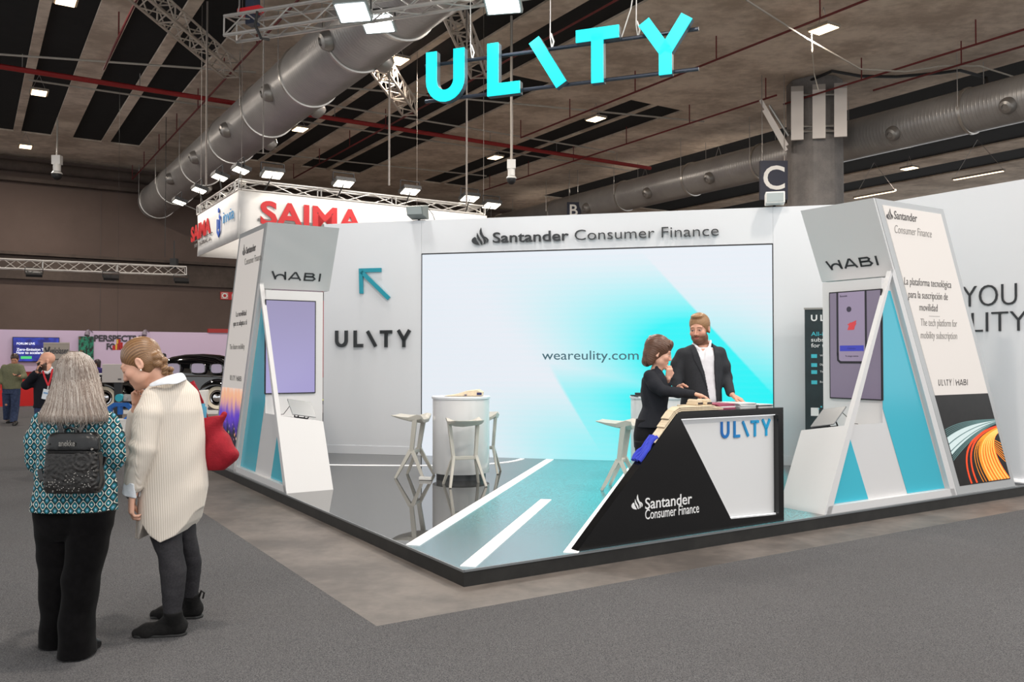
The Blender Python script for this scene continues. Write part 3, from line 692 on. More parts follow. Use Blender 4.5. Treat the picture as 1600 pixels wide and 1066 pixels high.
mb = MB(); add_text(mb, 'weareulity.com', (p0.x, -.004, p0.z - .01), (1, 0, 0), (0, 0, 1), 0.135, p1.x - p0.x, depth=0.002, bold=0.003, nrm=(0, -1, 0)); mb.build('caption', M_SCRTXT, ls)
# grey flood boxes on top of the wall
for px, lab, on in ((650, 'grey floodlight box on the wall top above the teal arrow', 0), (1211, 'white floodlight box on the wall top left of the right kiosk', 1)):
    q = on_plane(px, 330, SW(0, NW - .10, 0), n_); x = (bw.matrix_basis.inverted() @ q).x
    root = thing('floodlight', lab, 'floodlight', tuple(SW(x, NW + .05, WH)), WANG)
    mb = MB()
    if on: mb.bx(-.13, .13, -.22, .02, 0.03, .19)
    else: mb.hexa([(-.13, -.2, .06), (.13, -.2, .06), (.16, .0, .02), (-.12, .0, .02), (-.13, -.25, .19), (.13, -.25, .19), (.16, -.03, .24), (-.12, -.03, .24)])
    hb_ = mb.build('housing', M_WHT if on else M_FLH, root, bevel=.01)
    mb = MB()
    mb.bx(-.11, .11, -.228, -.218, .05, .17) if on else mb.prism([(-.115, -.207, .075), (.115, -.207, .075), (.115, -.248, .18), (-.115, -.248, .18)], (0, -.006, 0))
    mb.build('lens', mat('lens_grey', (176, 184, 184), 0.2), root)
    mb = MB(); mb.tube([(0, 0, 0), (0, 0, .06)], .02, 6); mb.tube([(-.1, 0.0, .005), (.1, 0, .005)], .012, 6)
    if not on: mb.tube([(.14, 0, .2), (.22, .0, .1), (.25, .02, .0)], .006, 4)
    mb.build('bracket', M_BLK, root)
# ---------------------------------------------------------------- kiosks (mirror images on the two open sides)
M_LBOX = mat('lightbox_print', (210, 203, 197), 0.5, emit=0.36); M_BLUE = mat('kiosk_blue', (72, 190, 212), 0.15, spec=0.6)
M_GTXT = mat('lightbox_text', (84, 80, 78), 0.5); M_GTXT2 = mat('lightbox_text_pale', (150, 146, 142), 0.5)
m, t, p = new_mat('bokeh_print'); o = t.obj(); s = t.sep(o)
v = t.math('DIVIDE', s[2], 1.0); nzb = t.noise(t.scale(o, (9, 9, 2.2)), 1.0, 4, 0.6)
top = t.mix(t.step(t.math('ADD', v, t.math('MULTIPLY', nzb.outputs[0], 0.5)), 0.95, 1.25), s2l((96, 60, 200)), s2l((255, 190, 150)))
top = t.mix(t.step(t.math('ADD', v, t.math('MULTIPLY', nzb.outputs[0], 0.4)), 1.2, 1.42), top, s2l((252, 236, 230)))
vo = t.node('ShaderNodeTexVoronoi'); vo.inputs['Scale'].default_value = 11; t.link(o, vo.inputs['Vector'])
dots = t.math('SUBTRACT', 1.0, t.step(vo.outputs['Distance'], 0.12, 0.30))
dk = t.mix(dots, s2l((26, 24, 40)), vo.outputs['Color'])
dk = t.mix(t.math('MULTIPLY', dots, 0.6), dk, s2l((230, 120, 50)))
pic = t.mix(t.step(t.math('ADD', v, t.math('MULTIPLY', nzb.outputs[0], 0.5)), 0.72, 0.95), dk, top)
t.link(pic, p.inputs['Base Color']); t.link(pic, p.inputs['Emission Color']); p.inputs['Emission Strength'].default_value = 0.4
M_BOKEH = m
LEAN = 0.4537
def kiosk(mirror, u0, label):
    """u runs along the open side of the platform, v into the stand"""
    root = thing('kiosk', label, 'kiosk', tuple(S(0.03, u0 + 5.4, 0) if mirror else S(u0 + 5.4, 0.03, 0)), ANG)
    bo = Vector((K.x, K.y, PZ)); inv = root.matrix_basis.inverted()
    f = (lambda u, v, z: inv @ S(v, u0 + u, z)) if mirror else (lambda u, v, z: inv @ S(u0 + u, v, z))
    sg = -1 if mirror else 1
    du = (f(1, 0, 0) - f(0, 0, 0)); dv = f(0, 1, 0) - f(0, 0, 0)
    ub = lambda z: 6.225 - LEAN * z            # left edge of light box
    # light box
    Hh = 3.13; v0 = 0.03
    def par(um, uM, z0, z1): return [f(ub(z0) + um, 0, z0), f(ub(z0) + uM, 0, z0), f(ub(z1) + uM, 0, z1), f(ub(z1) + um, 0, z1)]
    mb = MB(); mb.prism([q + dv * v0 for q in par(0, 1.20, 0.0, Hh)], dv * 0.17); lb = mb.build('lightbox', M_GREYP, root)
    mb = MB(); mb.prism([q + dv * (v0 - .004) for q in par(.085, 1.125, 1.10, Hh - .06)], dv * 0.02); mb.build('lit_face', M_LBOX, lb)
    mb = MB(); mb.prism([q + dv * (v0 - .004) for q in par(.085, 1.125, .09, 1.10)], dv * 0.02); pr = mb.build('photo_print', M_BOKEH if mirror else mat('night_print', (30, 28, 27), 0.35, var=.25, vscale=8), lb)
    # printed text on the face, read from outside
    rt = du * sg; vt = v0 - .004; nr = -dv
    uc = lambda z: ub(z) + .60
    def tx(mb, body, z, hgt, wid, bold=0.0, du_=0.0, al='C'):
        add_text(mb, body, f(uc(z), vt, z) + rt * du_, rt, Z, hgt, wid, depth=0.003, bold=bold, align=al, nrm=nr)
    mb = MB(); mb2 = MB()
    if mirror:
        flw = -0.30; tx(mb, 'Santander', 2.84, .085, .44, .022, flw + .16, 'L'); tx(mb2, 'Consumer Finance', 2.70, .085, .74, 0.0, flw + .16, 'L')
        tx(mb, 'La movilidad', 2.05, .07, .50); tx(mb, 'que se adapta a ti', 1.93, .07, .66); tx(mb2, 'The future mobility', 1.62, .07, .74)
        add_flame(mb, f(uc(2.83), vt, 2.83) + rt * flw, rt, Z, .14, .003, nrm=nr)
    else:
        flw = -0.52; tx(mb, 'Santander', 2.945, .085, .40, .004, flw + .14, 'L'); tx(mb2, 'Consumer Finance', 2.80, .085, .66, -.01, flw + .14 - .06, 'L')
        p1, p2 = 2.27, 1.845
        def tp_(mb, body, zc, z, hgt, wid): add_text(mb, body, f(uc(zc) - .09, vt, z), rt, Z, hgt, wid, depth=.003, bold=-.008, align='C', nrm=nr)
        tp_(mb, 'La plataforma tecnológica', p1, p1, .08, .86); tp_(mb, 'para la suscripción de', p1, p1 - .135, .08, .72); tp_(mb, 'movilidad', p1, p1 - .265, .08, .33)
        tp_(mb2, 'The tech platform for', p2, p2, .08, .68); tp_(mb2, 'mobility subscription', p2, p2 - .135, .08, .68)
        add_flame(mb, f(uc(2.93), vt, 2.93) + rt * flw, rt, Z, .115, .003, nrm=nr)
    c = f(uc(1.2) - .13, vt, 1.2); add_ulity(mb, c - rt * .28, rt, Z, .07, .25, .003, t=.13, nrm=nr); add_wabi(mb, c + rt * .05, rt, Z, .065, .24, .003, t=.15, nrm=nr)
    mb2.prism([f(uc(1.95) - .13, vt, 1.95) - rt * .1, f(uc(1.95) - .13, vt, 1.95) + rt * .1, f(uc(1.95) - .13, vt, 1.954) + rt * .1, f(uc(1.95) - .13, vt, 1.954) - rt * .1], nr * .002)
    mb2.prism([c + rt * .01, c + rt * .014, c + rt * .014 + Z * .08, c + rt * .01 + Z * .08], nr * .002)
    mb.build('lettering', M_GTXT, lb); mb2.build('pale_lettering', M_GTXT2, lb)
    if not mirror:   # light trails of the night photograph, printed on the face
        def trail(pts, w0, w1, mi, mb):
            n = 14; cp = [Vector(q) for q in pts]; c = []
            for i in range(n + 1):
                x = i / n; c.append(cp[0] * (1 - x) ** 3 + cp[1] * 3 * x * (1 - x) ** 2 + cp[2] * 3 * x * x * (1 - x) + cp[3] * x ** 3)
            for i in range(n):
                d = (c[i + 1] - c[i]).normalized(); nn = Vector((-d.y, d.x)); wa = w0 + (w1 - w0) * i / n; wb = w0 + (w1 - w0) * (i + 1) / n
                q = [c[i] + nn * wa, c[i] - nn * wa, c[i + 1] - nn * wb, c[i + 1] + nn * wb]
                q = [Vector((x.x, x.y)) for x in q]
                if any(k.y < .10 or k.y > 1.09 for k in q): q = [Vector((k.x, min(1.09, max(.10, k.y)))) for k in q]
                for k in q: k.x = min(1.12, max(.09, k.x + ub(k.y) - ub(k.y)))
                mb.mi = mi; mb.prism([f(ub(k.y) + k.x, vt, k.y) for k in q], nr * (.0008 + .0003 * mi + rng.random() * .0004))
        rng = random.Random(3); mb = MB()
        for k in range(18):
            q = k / 17; trail([(.09, .72 - .34 * q), (.45, .82 - .26 * q), (.8, .80 - .10 * q), (1.12, .80 - .05 * q)], (.004, .016, .013, .012)[k % 4] if 3 < k < 14 else .004, .004, 0 if 3 < k < 14 and k % 4 else 3, mb)
        for x, x2 in ((.32, .30), (.43, .38)): trail([(x, .10), (x2 - .04, .42), (x2 + .15, .64), (1.12, .715)], .016, .010, 1, mb)
        for k in range(4): trail([(.56 + .06 * k, .10), (.42 + .05 * k, .40), (.52 + .03 * k, .60), (1.12, .70)], .005, .004, 2, mb)
        for k in range(26):
            q = k / 25; trail([(.70 + .42 * q, .10), (.54 + .36 * q, .36), (.58 + .34 * q, .58), (1.12, .69 - .05 * q)], (.014, .007, .010)[k % 3], .004, (2, 1, 2, 4)[k % 4], mb)
        for k in range(7): trail([(1.12, .30 + .035 * k), (.98, .40 + .03 * k), (.90, .50 + .015 * k), (.86, .58)], .005, .003, 2, mb)
        em = lambda n_, c, e: mat(n_, c, .5, emit=e)
        mb.build('light_trails', [em('trail_white', (206, 222, 222), .3), em('trail_red', (240, 70, 20), .45), em('trail_orange', (255, 150, 36), .5), em('trail_teal', (96, 132, 132), .15), em('trail_gold', (255, 196, 104), .5)], lb)
    # head with the product word
    zt, zb = 3.13, 2.36
    P4 = lambda v: [f(ub(zb) - .03, v, zb), f(ub(zb) + .75, v, zb), f(ub(zt) + .75, v, zt), f(ub(zt) - .03, v, zt)]
    mb = MB(); mb.prism([q + dv * 0 for q in P4(.035)] , dv * 0.90)
    # keep clear of the light box: start behind it except the leading lip
    mb = MB(); mb.prism(P4(.215), dv * 0.72); mb.prism([f(ub(zb) - .03, .035, zb), f(ub(zb) - .001, .035, zb), f(ub(zt) - .001, .035, zt), f(ub(zt) - .03, .035, zt)], dv * .18)
    hd = mb.build('head', M_GREYP if mirror else M_SATW, root)
    sl = Vector((0, 0, 0)) + (f(ub(1) - .03, 0, 1) - f(ub(0) - .03, 0, 0)); sl.normalize()
    org_v = .80 if not mirror else .17
    rt2 = -dv if not mirror else dv
    nr2 = -(du).normalized()
    zz = 2.475; mb = MB(); add_wabi(mb, f(ub(zz) - .031, org_v, zz), rt2, sl, .105, .63, .006, nrm=nr2); mb.build('lettering', M_DTXT, hd)
    # body behind the monitor, white, with the coloured side in the plane of the open edge
    un = 4.95; vb = .07
    mb = MB(); mb.prism([f(un, vb, 0), f(6.20, vb, 0), f(ub(2.33) - .02, vb, 2.33), f(un, vb, 2.33)], dv * .72); bd = mb.build('body', M_SATW, root)
    # coloured wedge panels on the side of the body
    mb = MB(); bl = lambda z: 5.36 - LEAN * (z - .08)      # inner edge of the blue band
    band = [f(bl(.08), vb - .004, .08), f(6.04, vb - .004, .08), f(ub(2.2) - .13, vb - .004, 2.2), f(max(un + .002, bl(2.2)), vb - .004, 2.2), f(un + .002, vb - .004, .985)]
    mb.prism(band, dv * .003); mb.build('blue_band', M_BLUE, bd)
    # sloped counter in front
    leg = lambda z: 3.955 + .4537 * z
    z1, z2 = .835, .755
    mb = MB(); v1, v2 = .07, .56
    mb.add([f(leg(0), v1, 0), f(un, v1, 0), f(un, v1, z1), f(leg(z1), v1, z1), f(leg(0), v2, 0), f(un, v2, 0), f(un, v2, z2), f(leg(z2), v2, z2)],
           [(0, 1, 2, 3), (7, 6, 5, 4), (0, 3, 7, 4), (3, 2, 6, 7), (2, 1, 5, 6), (1, 0, 4, 5)])
    ct = mb.build('counter', M_SATW, root)
    mb = MB(); mb.prism([f(4.075, v1 - .004, .08), f(4.70, v1 - .004, .08), f(4.405, v1 - .004, .73)], dv * .003); mb.build('blue_triangle', M_BLUE, ct)
    # A-shaped white frame
    ap = leg(2.42)
    fr = [[f(leg(0), .02, 0), f(leg(0) + .105, .02, 0), f(leg(2.42) + .035, .02, 2.42 + .0), f(leg(2.42), .02, 2.42)],
          [f(ub(0) - .125, .02, 0), f(ub(0) - .02, .02, 0), f(ub(2.42) - .02, .02, 2.42), f(ub(2.42) - .09, .02, 2.42)],
          [f(leg(0.0) + .03, .02, 0.0), f(ub(0) - .05, .02, 0.0), f(ub(.075) - .05, .02, .075), f(leg(.075) + .03, .02, .075)]]
    for q in fr:
        mb = MB(); mb.prism(q, dv * (.05)); mb.build('frame_bar', M_SATW, root)
    # monitor
    mv0, mv1, mz0, mz1 = .056, .69, 1.065, 2.215
    mb = MB(); mb.prism([f(un - .022, mv0, mz0), f(un - .022, mv1, mz0), f(un - .022, mv1, mz1), f(un - .022, mv0, mz1)], du * .022); mo = mb.build('monitor', M_BLK, root)
    e = .012
    if mirror:
        mm, tt, pp = new_mat('lilac_screen'); oo = tt.obj(); ss = tt.sep(oo)
        cc_ = tt.mix(tt.step(ss[2], 1.0, 2.3), s2l((176, 168, 220)), s2l((158, 150, 190)))
        tt.link(cc_, pp.inputs['Emission Color']); pp.inputs['Emission Strength'].default_value = .85; pp.inputs['Base Color'].default_value = (.02, .02, .02, 1); pp.inputs['Roughness'].default_value = .15
        scr = mm
    else: scr = mat('dusk_screen', (104, 94, 112), .12, emit=.55)
    mb = MB(); mb.prism([f(un - .024, mv0 + e, mz0 + e), f(un - .024, mv1 - e, mz0 + e), f(un - .024, mv1 - e, mz1 - e), f(un - .024, mv0 + e, mz1 - e)], du * .002); mb.build('display', scr, mo)
    if not mirror:
        # phone picture on the display
        rt3 = -dv; g = lambda x, z: f(un - .026, mv1 - e - x, z)
        def quad(mb, x0, x1, z0, z1, o=0.0): mb.prism([g(x0, z0) - du * o, g(x1, z0) - du * o, g(x1, z1) - du * o, g(x0, z1) - du * o], -du * .001)
        mb = MB(); 
        for x in (.085, .43): quad(mb, x, x + .022, 1.53, mz1 - e)
        ribbon(mb, stroke2d([(.096, 1.56), (.10, 1.48), (.13, 1.455), (.41, 1.455), (.44, 1.48), (.441, 1.56)], .024), f(un - .026, mv1 - e, 0), rt3, Z, -du * .001)
        mb.build('phone_outline', mat('scr_dark', (30, 28, 36), .4), mo)
        mb = MB(); quad(mb, .11, .43, 1.47, mz1 - e, -.0012); mb.build('phone_face', mat('scr_face', (128, 116, 138), .3, emit=.55), mo)
        mb = MB(); quad(mb, .125, .415, 1.575, 1.635, .0005); mb.build('phone_button', mat('scr_blue', (48, 52, 150), .3, emit=.6), mo)
        mb = MB(); mb.prism([g(.22, 1.86), g(.30, 1.80), g(.33, 1.90), g(.26, 1.83), g(.235, 1.90)][:3] , -du * .002); mb.prism([g(.22, 1.80), g(.29, 1.80), g(.33, 1.87), g(.25, 1.88)], -du * .0015); mb.build('phone_figure', mat('scr_red', (178, 52, 56), .3, emit=.6), mo)
        mb = MB(); mb.prism([g(.24 + .03 * math.cos(q), 2.02 + .03 * math.sin(q)) for q in [i * math.pi / 6 for i in range(12)]], -du * .0015)
        add_text(mb, 'Continuar', g(.27, 1.595), rt3, Z, .022, .10, depth=.0015, align='C', nrm=-du); add_text(mb, 'Ya tengo cuenta', g(.27, 1.515), rt3, Z, .018, .16, depth=.0015, align='C', nrm=-du); add_text(mb, 'Bienvenido', g(.13, 2.155), rt3, Z, .02, .09, depth=.0015, nrm=-du)
        mb.build('phone_text', mat('scr_ink', (52, 46, 62), .4, emit=.3), mo)
    # tablet on a little easel, standing on the counter
    zc = .79; vt0, vt1 = (.25, .47)
    base_u = leg(zc) + .10
    tl = f(base_u, (vt0 + vt1) / 2, zc)
    tb = thing('tablet', ('grey tablet leaning on a black stand on the left kiosk counter' if mirror else 'grey tablet leaning on a black stand on the right kiosk counter'), 'tablet', tuple(root.matrix_basis @ tl), ANG)
    it = tb.matrix_basis.inverted() @ root.matrix_basis
    tf = lambda u, v, z: it @ f(u, v, z)
    B0, B1 = (.02, .10, .035), (.23, .0, .215)      # lower front edge, upper edge relative to base_u
    zs = lambda v: .835 - (v - .07) * .163
    def tp(u, v, z): return tf(base_u + u, v, zs(v) + z)
    mb = MB(); q = [tp(-.06, vt0 - .04, .03), tp(-.06, vt1 + .02, .03), tp(.14, vt1 + .02, .20), tp(.14, vt0 - .04, .20)]
    nv = (q[1] - q[0]).cross(q[3] - q[0]).normalized(); 
    mb.prism(q, nv * .012); mb.build('tablet_body', mat('tablet_grey', (128, 130, 132), .35, .3), tb)
    mb = MB()
    for vv in (vt0 + .04, vt1 - .06):
        mb.tube([tp(.05, vv, .115), tp(.11, vv, 0.008)], .008, 5); mb.tube([tp(-.05, vv, .035), tp(.0, vv, .006), tp(.11, vv, .006)], .008, 5)
    mb.tube([tp(.11, vt0 + .04, .008), tp(.11, vt1 - .06, .008)], .008, 5); mb.build('easel', M_BLK, tb)
    mb = MB(); mb.tube([tp(.10, vt0 + .0, .16), tp(.20, vt0 - .02, .08), tp(.24, vt0 - .05, .02), tp(.30, vt0 - .06, .012)], .004, 4); mb.build('cable', M_BLK, tb)
    if not mirror:
        mb = MB(); mb.prism([tp(-.03, vt1 - .16, .004), tp(-.03, vt1 + .04, .004), tp(.0, vt1 + .04, .004), tp(.0, vt1 - .16, .004)], Z * .03)
        mb.build('power_strip', mat('strip_dark', (44, 44, 46), .5), tb)
    return root
kiosk(False, 0.0, 'white leaning kiosk with blue bands and night traffic photo on the right front edge')
kiosk(True, 0.10, 'white leaning kiosk with blue bands and lilac monitor on the left edge')
# ---------------------------------------------------------------- black desk on the front edge
M_BLKG = mat('gloss_black', (22, 22, 23), 0.12, spec=0.6); M_INSET = mat('desk_inset_white', (226, 226, 226), 0.35)
DB0, DB1 = 0.03, 0.50
dk = thing('reception_desk', 'black trapezoid reception desk with a white lit inset at the platform edge', 'desk', tuple(S(2.3, DB0, 0)), ANG)
iv = dk.matrix_basis.inverted(); D = lambda a, b, z: iv @ S(a, b, z)
dv = D(0, 1, 0) - D(0, 0, 0)
zT = 1.045
mb = MB()
ins = [(2.705, .085), (3.325, .065), (3.325, .985), (2.115, .985)]
out = [(1.02, 0), (3.395, 0), (3.395, zT), (2.085, zT)]
i3 = [D(x, DB0, z) for x, z in ins]; o3 = [D(x, DB0, z) for x, z in out]
for k in range(4): k2 = (k + 1) % 4; mb.prism([o3[k], o3[k2], i3[k2], i3[k]], dv * .09)
mb.build('front_panel', M_BLKG, dk)
mb = MB(); mb.prism([D(2.55, DB0 + .092, 0), D(3.394, DB0 + .092, 0), D(3.394, DB0 + .092, zT), D(2.55, DB0 + .092, zT)], dv * (DB1 - DB0 - .09)); mb.build('cabinet', M_BLKG, dk)
mb = MB(); mb.prism([q + dv * .055 for q in i3], dv * .03); mb.build('inset_panel', M_INSET, dk)
mb = MB()
for i in (0, 2, 3):
    x, y = i3[i], i3[(i + 1) % 4]; x2, y2 = x + dv * .030, y + dv * .030; c = sum(i3, Vector()) / 4
    mb.prism([x2 + (c - x2) * .006, y2 + (c - y2) * .006, y2 + (c - y2) * .022, x2 + (c - x2) * .022], dv * .006)
mb.build('light_line', mat('inset_led', (255, 255, 255), .4, emit=0.9), dk)
M_BLUEG = None
m, t, p = new_mat('desk_word_blue'); o = t.obj(); s = t.sep(o)
t.link(t.mix(t.step(s[0], .2, 1.0), s2l((18, 96, 180)), s2l((20, 170, 222))), p.inputs['Base Color']); p.inputs['Roughness'].default_value = .35
dl = lambda px, py: iv @ on_plane(px, py, S(0, DB0 + .05, 0), b_)
q0, q1 = dl(1126, 686), dl(1203, 662)
mb = MB(); add_ulity(mb, (q0.x, D(0, DB0 + .054, 0).y, q0.z), (1, 0, 0), (0, 0, 1), .150, q1.x - q0.x, .012, t=.17, nrm=(0, -1, 0)); mb.build('lettering', m, dk)
M_WTXT = mat('white_print', (236, 236, 236), .5)
dl2 = lambda px, py: iv @ on_plane(px, py, S(0, DB0, 0), b_)
q0, q1, q2, q3 = dl2(1008, 796), dl2(1081, 790), dl2(1008, 811), dl2(1092, 804)
yy = D(0, DB0, 0).y
mb = MB(); add_text(mb, 'Santander', (q0.x, yy, q0.z), (1, 0, 0), (0, 0, 1), .092, q1.x - q0.x, depth=.003, bold=.006, nrm=(0, -1, 0)); add_text(mb, 'Consumer Finance', (q2.x, yy, q2.z - .005), (1, 0, 0), (0, 0, 1), .082, q3.x - q2.x, depth=.003, nrm=(0, -1, 0))
mb.build('lettering', M_WTXT, dk)
q = dl2(988, 797); mb = MB(); add_flame(mb, (q.x - .01, yy, q.z), (1, 0, 0), (0, 0, 1), .118, .003, nrm=(0, -1, 0)); mb.build('emblem', M_WTXT, dk)
# things on the desk
M_TOTE = mat('natural_cotton', (222, 204, 176), 0.9, var=.06, vscale=30); M_TBLUE = mat('cobalt_cotton', (52, 66, 190), 0.85); M_PRINT = mat('bag_print', (44, 36, 46), .8)
def on_desk(a, b, z=0): return S(a, b, zT + z)
def slab(name, a0, a1, b0, b1, z0, z1, m, label, cat, group=None, rot=0, bevel=.003):
    c = on_desk((a0 + a1) / 2, (b0 + b1) / 2, z0); ax = (dirv(ANG + rot), dirv(ANG + 90 + rot), Z)
    mb = MB(); mb.box(c + Z * (z1 - z0) / 2, (a1 - a0, b1 - b0, z1 - z0), ax); return place(mb, name, m, label, cat, group, bevel=bevel)
# folded tote bags: flat on the top, then down the sloping end
sdir = (Vector((2.085 - 1.02, zT))).normalized(); snrm = Vector((-sdir.y, sdir.x))
def bag(k, label, a_top, len_slope, blue):
    off = .004 + k * .014
    root = thing('tote_bag', label, 'bag', tuple(S(2.085, .26, zT + off)), ANG, 'tote bags draped over the desk end')
    iv = root.matrix_basis.inverted(); mb = MB()
    bw_ = lambda x: .30 if x > 2.3 else .125
    path = [(a_top, zT + off), (2.32, zT + off), (2.299, zT + off), (2.12 - .01 * k, zT + off)]
    top = Vector((2.085, zT)) + snrm * off
    path += [tuple(top - sdir * .03)] + [tuple(top - sdir * x) for x in np.linspace(.12, len_slope, 4)]
    for (x0, z0), (x1, z1) in zip(path[:-1], path[1:]):
        q = [iv @ S(x0, .032, z0), iv @ S(x0, bw_(x0), z0), iv @ S(x1, bw_(x1), z1), iv @ S(x1, .032, z1)]
        nn = (q[1] - q[0]).cross(q[3] - q[0]).normalized(); nn = nn if nn.z > 0 else -nn
        mb.prism(q, nn * .011)
    mb.build('bag_body', M_TOTE, root, bevel=.003)
    if blue:
        mb = MB(); st = len_slope
        for j in range(4):
            b0 = .045 + j * .026; pts = []
            for i in range(7):
                x = st - .06 + i * .045; r = .018 + .012 * math.sin(j * 1.7 + i)
                qq = top - sdir * x + snrm * (.010 + abs(.012 * math.sin(i * 1.1 + j)))
                pts.append(iv @ S(qq.x, b0 + .012 * math.sin(i + j), qq.y))
            mb.tube(pts, .018, 7)
        mb.build('blue_handles', M_TBLUE, root)
    if k != 1: return
    mb = MB(); qq = top - sdir * (len_slope - .10) + snrm * .0125
    mb.prism([iv @ S(qq.x, .05, qq.y), iv @ S(qq.x, .10, qq.y), iv @ S(qq.x + .05, .10, qq.y + .05 * sdir.y / sdir.x), iv @ S(qq.x + .05, .05, qq.y + .05 * sdir.y / sdir.x)], Z * .002); mb.build('print', M_PRINT, root)
bag(0, 'lowest cream tote bag with blue handles hanging down the desk slope', 2.62, .36, True)
bag(1, 'middle cream tote bag folded over the desk corner', 2.60, .20, False)
bag(2, 'topmost cream tote bag lying on the desk corner', 2.52, .10, False)
for k, (a0, lab) in enumerate(((2.36, 'left rolled cream bag with dark print on the desk'), (2.47, 'right rolled cream bag with dark print on the desk'))):
    root = thing('rolled_bag', lab, 'bag', tuple(on_desk(a0 + .05, .17, .045)), ANG)
    mb = MB(); mb.tube([(0, -.07, .026), (0, .07, .026)], .024, 14); mb.bx(-.034, .034, -.07, .07, 0.0, .02); mb.build('bag_body', M_TOTE, root, bevel=.004)
    mb = MB()
    for i in range(4): mb.bx(-.028 + i * .015, -.018 + i * .015, -.074, -.070, .006, .024)
    mb.build('print', M_PRINT, root)
M_PAPER = mat('paper', (236, 234, 232), .6); M_MAG = mat('magenta_cover', (170, 84, 108), .45); M_DKC = mat('dark_cover', (58, 62, 64), .45)
for k in range(4): slab('brochure', 2.66, 2.87, .12 + .004 * k, .40, .012 * k, .012 * k + .011, M_MAG if k != 1 else M_PAPER, ('bottom' , 'white', 'magenta', 'topmost')[k] + ' brochure of the short pile beside the rolled bags', 'brochure', 'pink brochures on the desk', rot=(-2, 3, 1, -3)[k])
for k in range(5): slab('brochure', 2.90, 3.11, .10, .39, .010 * k, .010 * k + .009, M_PAPER if k % 2 == 0 else mat('pale_cover', (190, 198, 200), .5), ('lowest', 'second', 'middle', 'fourth', 'topmost')[k] + ' pale brochure in the middle pile on the desk', 'brochure', 'pale brochures on the desk', rot=(2, -1, 3, 0, -4)[k])
for k in range(3): slab('brochure', 3.14, 3.34, .10, .38, .010 * k, .010 * k + .009, (M_PAPER, M_DKC, mat('pale_cover', (190, 198, 200), .5))[k], ('bottom', 'dark middle', 'top grey')[k] + ' brochure of the pile at the right end of the desk', 'brochure', 'grey brochures on the desk', rot=(1, -2, 2)[k])
for k, a0 in enumerate((3.115,)): slab('brochure_holder', a0, a0 + .02, .12, .36, 0, .045, M_DKC, 'small dark divider standing between the brochure piles', 'holder')
# ---------------------------------------------------------------- round counters
def drum(c, label, black_top=False):
    root = thing('round_counter', label, 'counter', tuple(c), ANG, 'round white counters')
    r = .355
    mb = MB(); mb.lathe([(r - .045, 0), (r - .045, .075)], seg=48); mb.build('base', mat('counter_base', (70, 72, 74), .3), root)
    mb = MB(); mb.lathe([(r, .075), (r + .002, .08), (r + .002, .985), (r, .99)], seg=64); mb.build('body', mat('counter_gloss', (214, 214, 214), .14, spec=.6), root)
    mb = MB(); mb.lathe([(r + .012, .992), (r + .014, 1.0), (r + .014, 1.018), (r + .008, 1.024)], seg=64); mb.build('top', M_GLW, root)
    return root
dc = SW(-1.36, 4.52); drum(dc, 'round glossy white counter between three stools left of the screen centre')
p = at_Y(1030, 700, 10.87); dc2 = Vector((p.x, p.y, PZ)); drum(dc2, 'round white counter behind the two people at the desk')
mb = MB(); q = [on_plane(x, y, dc + Vector((0, -.05, 0)), (0, 1, 0)) for x, y in ((694, 620.5), (752, 620.5), (753, 613), (746, 609), (728, 611), (712, 616))]
root = thing('tote_bag', 'folded cream tote bag lying on the left round counter', 'bag', tuple(dc + Z * 1.026), 0)
z0 = dc.z + 1.027
mb = MB(); pts = [Vector((x.x, dc.y - .13, max(z0, x.z))) for x in q]; mb.prism(pts, (0.02, .26, 0)); mb.build('bag_body', M_TOTE, root, world=True, bevel=.008)
mb = MB(); c = pts[2]; mb.box((c.x - .03, c.y - .004, z0 + .03), (.06, .01, .03)); mb.box((c.x - .20, c.y - .004, z0 + .015), (.03, .01, .012)); mb.build('print', mat('bag_blue_print', (44, 48, 96), .7), root, world=True)
root = thing('tablet', 'black tablet lying on the counter behind the woman', 'tablet', tuple(dc2 + Vector((-.22, -.1, 1.026))), 20)
mb = MB(); mb.bx(-.13, .13, -.09, .09, 0, .014); mb.build('slab', M_BLK, root, bevel=.003); mb = MB(); mb.bx(-.06, .16, -.02, .1, .0145, .04); mb.build('case', mat('case_dark', (34, 36, 40), .6), root, bevel=.003)
mb = MB(); c = SW(-1.72, 4.20); mb.box(c + Z * .022, (.16, .05, .04), (w_, n_, Z)); place(mb, 'power_strip', M_WHT, 'small white power strip at the foot of the left counter', 'power strip', bevel=.006)
